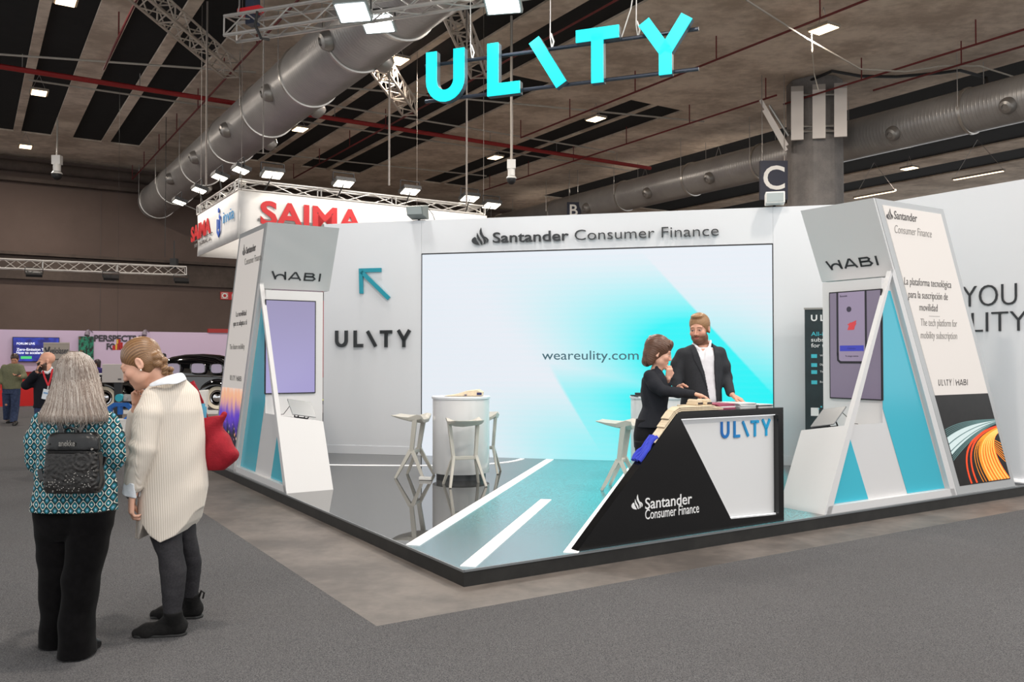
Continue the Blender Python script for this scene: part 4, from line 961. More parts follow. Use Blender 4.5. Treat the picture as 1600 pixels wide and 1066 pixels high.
# ---------------------------------------------------------------- bar stools
M_STOOL = mat('stool_grey', (196, 192, 182), 0.4)
def limb(mb, p0, p1, w0, w1, ax):
    """flat-sided bar between two points"""
    p0, p1 = Vector(p0), Vector(p1); d = (p1 - p0).normalized(); X = (Vector(ax) - d * d.dot(Vector(ax))).normalized(); Y = d.cross(X)
    P = []
    for p, w in ((p0, w0), (p1, w1)):
        P += [p - X * w[0] - Y * w[1], p + X * w[0] - Y * w[1], p + X * w[0] + Y * w[1], p - X * w[0] + Y * w[1]]
    mb.hexa(P)
def make_stool(label):
    root = thing('bar_stool', label, 'stool', (0, 0, 0), 0, 'faceted grey bar stools')
    mb = MB()   # seat: saddle plate, thick rear, thin front lip; +y is the overhanging side
    grid = []; ys = [-.15, -.09, .02, .14, .27]; zs = {0: [.79, .735, .73, .735, .79], 1: [.80, .76, .75, .76, .80], 2: [.765, .755, .75, .755, .765], 3: [.77, .765, .762, .765, .77], 4: [.785, .782, .78, .782, .785]}
    wid = [.20, .205, .215, .205, .17]
    top = []; bot = []
    for j, y in enumerate(ys):
        for i, x in enumerate((-1, -.55, 0, .55, 1)):
            top.append((x * wid[j], y, zs[j][i])); bot.append((x * wid[j] * .93, y * .97, zs[j][i] - (.045, .07, .05, .03, .012)[j]))
    fs = []; n = len(top)
    for j in range(4):
        for i in range(4):
            k = j * 5 + i; fs.append((k, k + 1, k + 6, k + 5)); fs.append((n + k + 5, n + k + 6, n + k + 1, n + k))
    ring = [0, 1, 2, 3, 4, 9, 14, 19, 24, 23, 22, 21, 20, 15, 10, 5]
    for i in range(len(ring)): x, y = ring[i], ring[(i + 1) % len(ring)]; fs.append((x, n + x, n + y, y))
    mb.add(top + bot, fs); mb.build('seat', M_STOOL, root, bevel=.006)
    for s in (-1, 1):
        mb = MB(); limb(mb, (s * .175, -.06, .76), (s * .135, 0, .33), (.030, .022), (.026, .020), (0, 1, 0)); mb.build('strut', M_STOOL, root, bevel=.006)
        for q in (-1, 1):
            mb = MB(); limb(mb, (s * .135, q * .012, .345), (s * .215, q * .185, 0.0), (.026, .018), (.016, .014), (0, 1, 0)); mb.build('leg', M_STOOL, root, bevel=.005)
    mb = MB(); limb(mb, (-.14, 0, .325), (.14, 0, .325), (.030, .020), (.030, .020), (0, 1, 0)); mb.build('footrest', M_STOOL, root, bevel=.006)
    return root
st0 = make_stool('pale grey faceted bar stool on the left of the round counter')
st0.location = SW(-1.95, 4.47); st0.rotation_euler = (0, 0, R(WANG + 90))
dup(st0, SW(-1.13, 3.89), WANG + 30 - 180, 'pale grey faceted bar stool standing in front of the round counter')
dup(st0, SW(-1.22, 5.06), WANG + 8, 'pale grey bar stool half hidden behind the right side of the round counter')
dup(st0, SW(0.70, 4.05), WANG + 84, 'single pale grey bar stool left of the woman at the desk')
# ---------------------------------------------------------------- roll-up banner by the right wall
bp = thing('rollup_banner', 'dark roll-up banner with white headline half hidden behind the right kiosk', 'banner', tuple(SW(3.35, 6.30, 0)), WANG)
bl = lambda px, py: bp.matrix_basis.inverted() @ on_plane(px, py, SW(3.35, 6.30, 0), n_)
x0 = bl(1258, 600).x; zt = bl(1258, 484).z; zb = .10; x1 = x0 + .85
mb = MB(); mb.bx(x0, x1, 0, .01, zb, zt); mb.build('print', mat('banner_dark', (38, 50, 54), .45, var=.2, vscale=3), bp)
mb = MB(); mb.bx(x0 - .01, x1 + .01, -.01, .02, zt, zt + .025); mb.bx(x0 - .01, x1 + .01, -.09, .09, 0, zb); mb.build('cassette', M_STEEL, bp)
mb = MB(); mc = MB()
xo = bl(1267, 500).x
add_ulity(mb, (xo, -.003, bl(1267, 502).z), (1, 0, 0), (0, 0, 1), .085, .48, .003, t=.2, nrm=(0, -1, 0))
for i, (px, tx_, tgt, hh) in enumerate(((525, 'All-in-one', mc, .055), (534, 'subscription', mb, .055), (543, 'for the road', mb, .055))):
    add_text(tgt, tx_, (xo, -.003, bl(1267, px).z), (1, 0, 0), (0, 0, 1), hh, {0: .38, 1: .47, 2: .46}[i], depth=.003, bold=.008, nrm=(0, -1, 0))
for i, (py, tx_) in enumerate(((556, 'White label\nyour car'), (570, 'Digital'), (581, 'Top partners\ninsurance'), (597, 'Business'))):
    zz = bl(1267, py).z; mc.bx(xo, xo + .075, -.004, -.001, zz - .03, zz + .02)
    add_text(mb, tx_.split('\n')[0], (xo + .11, -.003, zz - .01), (1, 0, 0), (0, 0, 1), .026, None, depth=.003, nrm=(0, -1, 0))
for i in range(8): mc.bx(xo + .08 + i * .035, xo + .10 + i * .035, -.004, -.001, bl(1267, 640 - i * 3.2).z, bl(1267, 640 - i * 3.2).z + .02)
q = bl(1267, 650); mb.bx(q.x, q.x + .10, -.004, -.001, q.z, q.z + .11)
mb.build('lettering', M_WTXT, bp); mc.build('cyan_lettering', mat('banner_cyan', (70, 190, 205), .5), bp)
# ================================================================ BACKGROUND STANDS
M_CLOTH = mat('banner_cloth', (240, 236, 232), 0.75, var=.05, vscale=1.2, emit=0.0); M_REDT = mat('logo_red', (205, 36, 40), .5); M_BLUET = mat('logo_blue', (44, 92, 190), .5); M_SKYT = mat('logo_sky', (90, 170, 225), .5); M_GRYT = mat('logo_grey', (120, 116, 114), .5)
SA, SB, SZT, SZBt = 4.57, 17.38, 4.98, 4.02; SLa, SLb = 5.75, 3.66
bx_ = thing('hanging_banner', 'white fabric banner box with red company name hanging under a truss ring', 'banner', tuple(hall(SA, SB, SZBt)), ANG)
def cloth(x0, y0, x1, y1, nm='fabric_side'):
    mb = MB(); d = Vector((x1 - x0, y1 - y0, 0)); nn = Vector((-d.y, d.x, 0)).normalized(); N = 26; vs = []; fs = []; Hh = SZT - SZBt
    for i in range(N + 1):
        for j in range(5):
            wv = .012 * math.sin(i * 1.9 + j * .8) * (j in (1, 2, 3))
            q = Vector((x0, y0, 0)) + d * (i / N) + nn * wv + Z * (Hh * j / 4); vs.append(q)
    for i in range(N):
        for j in range(4): k = i * 5 + j; fs.append((k, k + 5, k + 6, k + 1))
    mb.sm = True; mb.add(vs, fs); o = mb.build(nm, M_CLOTH, bx_, recalc=False)
    s = o.modifiers.new('thick', 'SOLIDIFY'); s.thickness = .02; s.offset = 0
    return o
f1 = cloth(0, 0, SLa, 0); f2 = cloth(0, SLb, 0, 0); cloth(SLa, 0, SLa, SLb); cloth(SLa, SLb, 0, SLb)
bxl = lambda px, py, pl=0: bx_.matrix_basis.inverted() @ on_plane(px, py, hall(SA, SB), b_ if pl == 0 else a_)
mb = MB(); mg = MB(); q0, q1 = bxl(406, 346), bxl(562, 318)
zb = bxl(480, 352).z
add_text(mb, 'SAIMA', (q0.x, -.03, zb - .06), (1, 0, 0), (0, 0, 1), .47, bxl(566, 345).x - q0.x, depth=.012, bold=.028, nrm=(0, -1, 0)); mb.build('logo_lettering', M_REDT, f1)
mg.bx(q0.x - .05, q0.x + 2.4, -.035, -.03, zb + .0, zb + .05); mg.build('logo_bar', M_GRYT, f1)
mb = MB(); add_flame(mb, (bxl(636, 345).x, -.03, .25), (1, 0, 0), (0, 0, 1), .5, .012, nrm=(0, -1, 0)); mb.build('logo_mark', M_BLUET, f1)
rt = Vector((0, -1, 0)); q0, q1 = bxl(301, 368, 1), bxl(331, 358, 1)
mb = MB(); add_text(mb, 'SAIMA', (-.03, q0.y, .40), rt, Z, .34, abs(q1.y - q0.y), depth=.012, bold=.03, nrm=(-1, 0, 0)); mb.build('logo_lettering', M_REDT, f2)
mb = MB(); add_text(mb, 'SAIMA SEGURIDAD, S.A.', (-.03, q0.y - .35, .22), rt, Z, .09, abs(q1.y - q0.y) * .85, depth=.008, nrm=(-1, 0, 0)); mb.bx(-.036, -.03, q1.y - .2, q0.y - .3, .37, .385); mb.build('small_lettering', M_GRYT, f2)
q2, q3 = bxl(351.5, 345, 1), bxl(368, 338, 1)
mb = MB(); add_text(mb, 'invia', (-.03, q2.y, .44), rt, Z, .26, abs(q3.y - q2.y), depth=.012, bold=-.01, nrm=(-1, 0, 0)); mb.build('logo_lettering', M_SKYT, f2)
mb = MB(); qm = bxl(342, 345, 1)
ribbon(mb, stroke2d([(0, .42), (0, .16), (.16, .06), (.32, .16), (.32, .42), (.22, .48)], .075), (-.03, qm.y, .18), rt, Z, (-.012, 0, 0), .75); ribbon(mb, stroke2d([(.12, .20), (.12, .40)], .055), (-.03, qm.y, .18), rt, Z, (-.012, 0, 0))
mb.prism([Vector((-.03, qm.y, .18)) + rt * (.12 + .055 * math.cos(x)) + Z * (.60 + .055 * math.sin(x)) for x in [i * math.pi / 5 for i in range(10)]], (-.012, 0, 0)); mb.build('logo_mark', M_BLUET, f2)
g = 'truss ring of the white banner box'
for (x0, y0, x1, y1), lab in (((0, .18, SLa, .18), 'front truss above the red company name on the banner box'), ((.12, SLb - .25, .12, .44), 'left truss above the blue logo on the banner box'), ((SLa - .12, .44, SLa - .12, SLb - .25), 'right truss closing the banner box'), ((0, SLb, SLa, SLb), 'rear truss closing the banner box')):
    M_ = bx_.matrix_basis; truss(M_ @ Vector((x0, y0, 1.0)), M_ @ Vector((x1, y1, 1.0)), .22, lab, M_ALU, .55, .022, .012, group=None, h=.20)
for k, (px, py) in enumerate(((280, 317), (311, 298), (343, 278), (376, 267), (426, 274), (537, 288), (641, 300), (734, 311), (768, 322))):
    Yd = (21.5, 20, 18.6, 17.6, 17.0, 18.0, 19, 19.9, 20.3)[k]; P = at_Y(px, py, Yd)
    d = (b_ * -.28 - Z) if k > 3 else (a_ * -.28 - Z)
    fl = flood(P, P + d, ('first', 'second', 'third', 'fourth', 'fifth', 'sixth', 'seventh', 'eighth', 'ninth')[k] + ' floodlight from the left along the banner box truss', .36, .26, None, 'floodlights above the banner box', mat_=mat('warm_flood_glow', (255, 246, 226), .4, emit=7.0), housing=M_BLK)
    lp = bx_.matrix_basis.inverted() @ P; tgt = Vector((min(max(lp.x, .1), SLa), .18, 1.0)) if k > 3 else Vector((.12, min(max(lp.y, .5), SLb - .3), 1.0)); tgt.z = .98
    mb = MB(); mb.tube([P, bx_.matrix_basis @ tgt], .014, 5); mb.build('arm', M_BLK, fl, world=True)
mb = MB()
for x, y in ((.05, .05), (SLa - .05, .05), (SLa - .05, SLb - .05), (.05, SLb - .05)): mb.tube([(x, y, .9), (x, y, CZ - SZBt)], .006, 4)
mb.build('hanging_wire', mat('pole_grey', (120, 112, 106), .5), bx_)
pos = bx_.matrix_basis @ Vector((SLa / 2, -2.2, 2.0)); area_light('banner_wash', bx_, (SLa / 2, -1.6, 2.0), (0, 1.6, -1.6), 4.0, 50, (1, .97, .93), .3)
area_light('banner_wash', bx_, (-1.4, SLb / 2, 2.0), (1.4, 0, -1.5), 2.6, 26, (1, .97, .93), .3)
area_light('banner_wash', bx_, (SLa / 2, SLb / 2, .9), (0, 1, -.6), 3.0, 40, (1, .97, .93), .3)
# ---------------------------------------------------------------- pale partition of a far stand
M_PART = mat('lilac_white', (196, 176, 200), .6)
PB = 34.0; PT = lambda px, py, B=PB: on_plane(px, py, hall(0, B), b_)
pw = thing('partition_wall', 'long pale partition wall of the far stand with dark headline letters', 'wall', tuple(hall(6, PB)), ANG)
il = lambda px, py: pw.matrix_basis.inverted() @ PT(px, py)
mb = MB(); mb.bx(-14, 8, 0, .1, 0, 2.6); mb.build('wall_panel', M_PART, pw)
mb = MB()
for txt, x0, x1, y in (('PERSPECTIVE', 147, 225, 533), ('FO', 166.5, 180, 546)):
    p0, p1 = il(x0, y), il(x1, y); add_text(mb, txt, (p0.x, -.005, p0.z), (1, 0, 0), (0, 0, 1), .215, p1.x - p0.x, depth=.02, bold=.03, nrm=(0, -1, 0))
mb.build('lettering', mat('far_lettering', (54, 50, 58), .5), pw)
mb = MB(); p0, p1 = il(325, 517), il(420, 520); mb.bx(p0.x, p1.x, -.05, .12, 2.6, 2.75); mb.build('red_rail', mat('rail_red', (150, 34, 32), .5), pw)
M_FARSPOT = mat('spot_case', (120, 110, 120), .5)
for px, lab in ((145, 'small spotlight clipped to the pale partition above the headline'), (233, 'small spotlight clipped to the pale partition right of the headline')):
    p0 = PT(px, 519); mb = MB(); mb.lathe([(.05, 0), (.09, .12), (.09, .2)], p0 + Vector((0, -.35, .05)), (0, -.4, -1), 10); mb.tube([p0, p0 + Vector((0, -.33, .08))], .015, 5); place(mb, 'spotlight', M_FARSPOT, lab, 'spotlight')
m, t, p = new_mat('blue_tv_picture'); o = t.obj(); s = t.sep(o); nz = t.noise(o, 3.0, 3)
cl = t.mix(t.step(nz.outputs[0], .4, .7), s2l((24, 26, 110)), s2l((50, 74, 200))); t.link(cl, p.inputs['Emission Color']); p.inputs['Emission Strength'].default_value = .75; p.inputs['Base Color'].default_value = (.01, .01, .05, 1)
q0, q1 = il(19, 565.5), il(92.5, 527.5)
tv = thing('television', 'wide blue television on the far pale partition at the left edge', 'television', tuple(pw.matrix_basis @ Vector((q0.x, -.02, q0.z))), ANG)
w, h = q1.x - q0.x, q1.z - q0.z
mb = MB(); mb.bx(0, w, -.08, 0, 0, h); ca_ = mb.build('case', M_BLK, tv); mb = MB(); mb.bx(.02, w - .02, -.085, -.08, .02, h - .02); di = mb.build('display', m, tv)
mb = MB(); add_text(mb, 'FORUM LIVE', (.12, -.086, h - .26), (1, 0, 0), (0, 0, 1), .07, .55, depth=.004, bold=.03, nrm=(0, -1, 0))
add_text(mb, 'Zero-Emission Trends are here', (.12, -.086, h * .45), (1, 0, 0), (0, 0, 1), .085, 1.55, depth=.004, bold=.03, nrm=(0, -1, 0)); add_text(mb, 'How to accelerate the transition', (.12, -.086, h * .32), (1, 0, 0), (0, 0, 1), .085, 1.55, depth=.004, bold=.03, nrm=(0, -1, 0)); mb.build('screen_text', mat('tv_white', (220, 224, 240), .5, emit=.6), di)
mb = MB(); mb.bx(.25, .58, -.089, -.086, .10, .19); mb.build('green_bar', mat('tv_green', (70, 190, 110), .5, emit=.6), di)
m, t, p = new_mat('plant_print'); o = t.obj(); nz = t.noise(t.scale(o, (6, 1, 3)), 2.0, 5, .7)
c1 = t.mix(t.step(nz.outputs[0], .42, .56), s2l((18, 30, 26)), s2l((30, 130, 100))); t.link(t.mix(t.step(t.noise(o, 5, 3).outputs[0], .58, .68), c1, s2l((110, 84, 60))), p.inputs['Base Color'])
q0, q1 = il(122, 600), il(146, 526); mb = MB(); mb.box(pw.matrix_basis @ Vector(((q0.x + q1.x) / 2, -.04, (q0.z + q1.z) / 2)), (q1.x - q0.x, .06, q1.z - q0.z), (a_, b_, Z)); place(mb, 'poster', m, 'tall dark green plant photo panel left of the far headline', 'poster')
area_light('far_stand_light', pw, (-3, -2.2, 4.2), (0, 1.6, -2.6), 9.0, 26, (.93, .86, 1.0), .4)
area_light('far_stand_light', pw, (4, -2.2, 4.2), (0, 1.6, -2.6), 6.0, 5, (.90, .82, 1.0), .4)
# red counter
cp = at_z(60, 634, 0); cB = cp.dot(b_); c0, c1 = on_plane(-40, 634, cp, b_), on_plane(128, 634, cp, b_)
rc = thing('counter', 'long bright red counter in front of the far pale partition', 'counter', (c0.x, c0.y, 0), ANG)
L = (c1 - c0).length; mb = MB(); mb.bx(0, L, 0, .45, 0, 1.12); mb.build('front', mat('counter_red', (214, 24, 22), .45), rc); mb = MB(); mb.bx(-.03, L + .03, -.04, .48, 1.12, 1.16); mb.build('worktop', mat('counter_red_top', (150, 26, 28), .4), rc)
mb = MB(); p0, p1 = at_Y(145, 584, 26), at_Y(162, 584, 26)
cc2 = thing('counter', 'small dark shelf counter below the seated woman far behind', 'counter', (p0.x, 26, 0), 0); mb.bx(0, 1.2, 0, .5, 0, 1.12); mb.build('front', mat('shelf_dark', (58, 54, 58), .6), cc2); mb = MB(); mb.bx(-.02, 1.22, -.02, .52, 1.12, 1.16); mb.bx(0, 1.2, -.012, 0, .72, .77); mb.build('shelf_edge', M_WHT, cc2)
# velolaser banner
q0, q1 = at_Y(67.5, 560, 24), at_Y(108.5, 537, 24)
vb = thing('rollup_banner', 'beige-grey roll-up banner with dark italic company name behind the bald man', 'banner', ((q0.x + q1.x) / 2, 24, 0), 0)
w = q1.x - q0.x; zt = q1.z; mb = MB(); mb.bx(-w / 2, w / 2, 0, .015, .08, zt); mb.build('print', mat('beige_print', (168, 158, 148), .6), vb); mb = MB(); mb.bx(-w / 2, w / 2, -.1, .12, 0, .08); mb.bx(-w / 2, w / 2, -.01, .02, zt, zt + .03); mb.build('cassette', M_ALUD, vb)
mb = MB(); add_text(mb, 'velolaser', (-w / 2 + .18, -.003, zt - .28), (1, 0, 0), (0, 0, 1), .17, w * .72, depth=.004, bold=.01, nrm=(0, -1, 0)); ribbon(mb, stroke2d([(0, .16), (.06, 0), (.13, .18)], .05), (-w / 2 + .05, -.003, zt - .27), (1, 0, 0), (0, 0, 1), (0, -.004, 0)); add_text(mb, 'www.velolaser.com', (-w * .1, -.003, zt - .46), (1, 0, 0), (0, 0, 1), .05, w * .45, depth=.004, nrm=(0, -1, 0)); mb.build('lettering', mat('banner_ink', (48, 50, 58), .5), vb)
# grey monitor back on a dark post, blue logo figure on a plinth
Yd = 20.5; q0, q1 = at_Y(161, 598, Yd), at_Y(193, 569, Yd); cx = (q0.x + q1.x) / 2
mn = thing('display_stand', 'grey boxy display on a dark post in front of the black car', 'display', (cx + .12, Yd, 0), 0)
mb = MB(); mb.bx(q0.x - cx - .12, q1.x - cx - .12, -.06, .06, q0.z, q1.z); pnl = mb.build('panel', mat('panel_grey', (182, 174, 170), .5), mn, bevel=.01)
mb = MB(); mb.bx(.02, .10, -.064, -.06, q0.z + .06, q0.z + .10); mb.build('label_plate', mat('plate_dark', (84, 80, 80), .5), pnl)
mb = MB(); mb.bx(-.10, .06, .0, .10, .04, q0.z); mb.build('post', mat('post_dark', (36, 36, 40), .5), mn); mb = MB(); mb.bx(-.3, .3, -.2, .3, 0, .04); mb.build('foot', mat('post_dark', (36, 36, 40), .5), mn)
Yd = 18.9; p0 = at_z(185, 675, 0); Yd = p0.y
q = [at_Y(x, y, Yd) for x, y in ((150, 676), (207, 676), (207, 656), (150, 656))]
pn = thing('plinth', 'low white plinth carrying the blue logo figure', 'plinth', (q[0].x, Yd, 0), 0)
mb = MB(); mb.bx(0, q[1].x - q[0].x, 0, .4, 0, q[2].z - .02); mb.build('block', M_WHT, pn); mb = MB(); mb.bx(-.01, q[1].x - q[0].x + .01, -.01, .41, q[2].z - .02, q[2].z); mb.build('top', M_WHT, pn)
Lg = lambda px, py: at_Y(px, py, Yd + .15)
lf = thing('logo_figure', 'blue five-sided logo figure with a teal disc head on a low white plinth', 'figure', tuple(Lg(187, 656)), 0)
mb = MB(); P = [(170, 658), (170, 638), (178, 632.5), (196, 632.5), (203.5, 638), (203.5, 650), (187, 663)]
o2 = stroke2d([(Lg(*x).x, Lg(*x).z) for x in P], .085); ribbon(mb, o2, (0, Yd + .15, 0), (1, 0, 0), (0, 0, 1), (0, .12, 0)); pts = [Lg(186, 634), Lg(186, 648)]; mb.tube([x + Vector((0, .06, 0)) for x in pts], .06, 8); mb.build('outline', mat('figure_blue', (14, 96, 178), .4), lf, world=True)
mb = MB(); c = Lg(185.5, 622); mb.lathe([(.085, 0), (.085, .12)], c, (0, 1, 0), 24); mb.build('disc', mat('figure_teal', (40, 170, 190), .4), lf, world=True)
mb = MB(); c = Lg(197, 622); mb.box(c + Vector((0, .1, 0)), (.17, .1, .15)); mb.tube([c + Vector((-.03, .02, -.01)), c + Vector((-.03, .12, -.01))], .045, 12); mb.tube([Lg(186, 629) + Vector((0, .06, 0)), Lg(186, 634) + Vector((0, .06, 0))], .05, 8); mb.build('camera_block', mat('figure_grey', (176, 172, 172), .4), lf, world=True)
# hanging red and gold ornament
Yd = 24.5; c = at_Y(183.5, 540, Yd); og = thing('ornament', 'red and gold ornament hanging before the far headline', 'ornament', tuple(c + Vector((0, 0, -.15))), 0)
mb = MB(); mb.bx(c.x - .12, c.x + .08, c.y - .05, c.y + .05, c.z - .13, c.z + .0); mb.bx(c.x - .01, c.x + .06, c.y - .05, c.y + .05, c.z, c.z + .18); mb.bx(c.x + .07, c.x + .13, c.y - .05, c.y + .05, c.z - .1, c.z + .09); mb.build('body', mat('ornament_red', (196, 30, 30), .4), og, world=True)
mb = MB(); mb.bx(c.x - .03, c.x + .02, c.y - .06, c.y - .05, c.z - .12, c.z + .04); mb.bx(c.x + .0, c.x + .05, c.y - .06, c.y - .05, c.z + .05, c.z + .17); mb.build('gold_trim', mat('ornament_gold', (214, 170, 70), .3, .6), og, world=True)
mb = MB(); mb.tube([c + Z * .17, Vector((c.x, c.y, CZ))], .003, 4); mb.build('hanging_wire', M_BLK, og, world=True)
# low truss with black floods lighting the far stand
q0, q1 = on_plane(-60, 411, hall(0, 31.5), b_), on_plane(290, 425, hall(0, 31.5), b_)
truss(q0 - Z * .12, q1 - Z * .12, .29, 'long low aluminium truss in front of the far wall', M_ALU, .36, .024, .011)
for k, px in enumerate((53, 173, 283)):
    P = on_plane(px, 428 + (px - 53) * .045, hall(0, 31.3), b_)
    fl = flood(P + Vector((0, 0, -.05)), P + b_ * 2.4 - Z * 4, ('left', 'middle', 'right')[k] + ' black floodlight under the low far truss', .40, .22, None, 'black floodlights under the low truss', on=False, mat_=M_BLK, housing=M_BLK)
P = on_plane(272, 412, hall(0, 31.5), b_); ho = thing('chain_hoist', 'small black chain hoist on the right end of the low far truss', 'hoist', tuple(P), 0)
mb = MB(); mb.box(P, (.22, .2, .35)); mb.build('body', M_BLK, ho, world=True); mb = MB(); mb.tube([P, P + Z * .8], .02, 5); mb.tube([P + Z * .2 - a_ * .3, Vector((P.x, P.y, CZ)) - a_ * .3], .012, 4); mb.build('chain', M_BLK, ho, world=True)
# red fire sign
q = [on_plane(x, y, hall(0, 40.98), b_) for x, y in ((344, 468), (368, 469), (368, 457), (344, 456))]
fs_ = thing('fire_sign', 'red fire equipment sign high on the far wall left of the kiosk', 'sign', tuple(q[0]), ANG)
mb = MB(); mb.prism(q, b_ * -.03); mb.build('plate', mat('sign_red', (196, 36, 38), .5), fs_, world=True)
iv = fs_.matrix_basis.inverted(); ql = [iv @ x for x in q]; w, h = ql[1].x, ql[3].z
mb = MB(); mb.lathe([(.13, 0), (.13, .01)], (w * .28, -.035, h * .5), (0, -1, 0), 16); mb.bx(w * .07, w * .09, -.04, -.03, .04, h - .04); mb.bx(w * .47, w * .49, -.04, -.03, .04, h - .04); mb.bx(w * .07, w * .49, -.04, -.03, h - .06, h - .04); mb.bx(w * .07, w * .49, -.04, -.03, .04, .06); mb.bx(w * .74, w * .86, -.04, -.03, .05, h * .7); mb.bx(w * .77, w * .83, -.04, -.03, h * .7, h - .06); mb.build('pictogram', M_WHT, fs_)
mb = MB(); mb.lathe([(.07, 0), (.07, .012)], (w * .28, -.038, h * .5), (0, -1, 0), 16); mb.build('pictogram_ring', mat('sign_red', (196, 36, 38), .5), fs_)
# sliver of a red stand seen between the left kiosk and the back wall
rb = thing('rollup_banner', 'narrow red banner seen through the gap beside the left kiosk', 'banner', tuple(at_z(511, 690, 0)), 0)
Yd = rb.location.y; x0, x1 = at_Y(503, 600, Yd).x - rb.location.x, at_Y(516, 600, Yd).x - rb.location.x
zz = lambda py: at_Y(510, py, Yd).z
mb = MB(); mb.bx(x0, x1, 0, .02, zz(590), zz(470)); mb.build('red_print', mat('banner_red', (176, 30, 42), .5), rb)
mb = MB(); mb.bx(x0, x1, 0, .02, zz(624), zz(590)); mb.bx(x0, x1, 0, .02, zz(645), zz(632)); mb.build('grey_print', mat('banner_greyish', (160, 146, 144), .5), rb)
mb = MB(); mb.bx(x0, x1, 0, .02, zz(626), zz(624)); mb.build('yellow_line', mat('banner_yellow', (220, 226, 40), .5, emit=.3), rb)
mb = MB(); mb.bx(x0, x1, 0, .02, .0, zz(645)); mb.bx(x0, x1, 0, .02, zz(632), zz(626)); mb.build('dark_print', mat('banner_darkish', (56, 40, 46), .5), rb)
# ---------------------------------------------------------------- vintage car
M_CAR = mat('car_black', (10, 10, 12), .06, spec=.7, coat=1.0); M_CHR = mat('chrome', (214, 214, 216), .1, 1.0); M_TYRE = mat('tyre', (20, 20, 21), .8); M_WW = mat('whitewall', (226, 216, 196), .6); M_CGL = mat('car_window', (176, 164, 190), .08, spec=.6)
Yc = 25.2; CL = lambda px, py: at_Y(px, py, Yc)
rw, fw = CL(340, 628), CL(164, 628); cz0 = .10
car = thing('vintage_car', 'black 1930s sedan with whitewall tyres shown on the far stand', 'car', ((rw.x + fw.x) / 2, Yc + .75, 0), 0)
iv = car.matrix_basis.inverted(); rx, fx = (iv @ rw).x, (iv @ fw).x; wr = .36; zc = cz0 + wr
Wd = .75     # half width, near side at y=-Wd
def section_loft(mb, secs, closed=True):   # secs: list of (x, [(y,z)...])
    n = len(secs[0][1]); vs = []; fs = []
    for x, pr in secs:
        for y, z in pr: vs.append((x, y, z))
    for i in range(len(secs) - 1):
        for k in range(n - 1): fs.append((i * n + k, i * n + k + 1, (i + 1) * n + k + 1, (i + 1) * n + k))
    fs.append(tuple(range(n))); fs.append(tuple(range((len(secs) - 1) * n, len(secs) * n))[::-1])
    mb.sm = True; mb.add(vs, fs); mb.sm = False
def arch(hw, z0, z1, n=14, p=3.0):
    r = []
    for i in range(n + 1):
        t_ = math.pi * i / n; c, s_ = math.cos(t_), math.sin(t_)
        r.append((-hw * math.copysign(abs(c) ** (2 / p), c), z0 + (z1 - z0) * abs(s_) ** (2 / p)))
    return r
mb = MB(); secs = []
for x, hw, z1 in ((rx + .80, .30, .80), (rx + .72, .52, 1.05), (rx + .5, .62, 1.40), (rx + .2, .66, 1.62), (rx - .2, .68, 1.72), (rx - .7, .69, 1.755), (rx - 1.2, .69, 1.74), (rx - 1.55, .68, 1.68), (rx - 1.72, .66, 1.60), (rx - 1.88, .62, 1.30), (rx - 1.98, .58, 1.12)):
    secs.append((x, arch(hw, .42, z1 + .0)))
section_loft(mb, secs); mb.build('cabin', M_CAR, car)
mb = MB(); secs = [(x, arch(hw, .45, z1, p=2.6)) for x, hw, z1 in ((rx - 1.9, .60, 1.16), (rx - 2.4, .50, 1.14), (fx - .1, .40, 1.10), (fx - .38, .32, 1.05), (fx - .45, .22, .95))]; section_loft(mb, secs); mb.build('bonnet', M_CAR, car)
def fender(xc, label):
    mb = MB(); N = 16; pr = []
    for i in range(N + 1):
        t_ = R(-12) + R(204) * i / N; r0 = .47
        c = Vector((xc + r0 * 1.15 * math.cos(t_), 0, zc + r0 * math.sin(t_))); o_ = Vector((math.cos(t_), 0, math.sin(t_)))
        pr.append([c + o_ * a - Vector((0, y, 0)) for a, y in ((-.10, .52), (.03, .54), (.09, .66), (.06, .80), (-.03, .88), (-.10, .89))])
    vs = [v for q in pr for v in q]; n = 6; fs = []
    for i in range(N):
        for k in range(n): k2 = (k + 1) % n; fs.append((i * n + k, i * n + k2, (i + 1) * n + k2, (i + 1) * n + k))
    fs += [tuple(range(n)), tuple(range(N * n, N * n + n))[::-1]]
    mb.sm = True; mb.add(vs, fs); o = mb.build('fender', M_CAR, car); return o
fender(rx, 'r'); fender(fx, 'f')
for xc in (rx, fx):
    for sy in (-1, 1):
        wo = Vector((xc, sy * .70, zc)); ax = Vector((0, sy, 0))
        mb = MB(); mb.lathe([(.20, -.08), (wr - .02, -.08), (wr, -.05), (wr, .05), (wr - .02, .075), (.20, .07)], wo, ax, 36); wh = mb.build('wheel', M_TYRE, car)
        mb = MB(); mb.lathe([(.225, .074), (.24, .082), (.325, .082), (.335, .074)], wo, ax, 36); mb.build('whitewall', M_WW, wh)
        mb = MB(); mb.lathe([(.205, .07), (.20, .082), (.14, .06), (.12, .10), (.06, .125), (0, .13)], wo, ax, 28); mb.build('hub_cap', M_CHR, wh)
mb = MB(); mb.bx(fx + .45, rx - .5, -.88, -.62, .38, .42); mb.bx(fx + .45, rx - .5, .62, .88, .38, .42); mb.build('running_board', M_CAR, car)
mb = MB(); mb.tube([(fx + .3, -.62, 1.08), (rx - 1.9, -.70, 1.10), (rx - .5, -.72, 1.10), (rx + .55, -.64, 1.06)], .014, 6); mb.build('belt_trim', M_CHR, car)
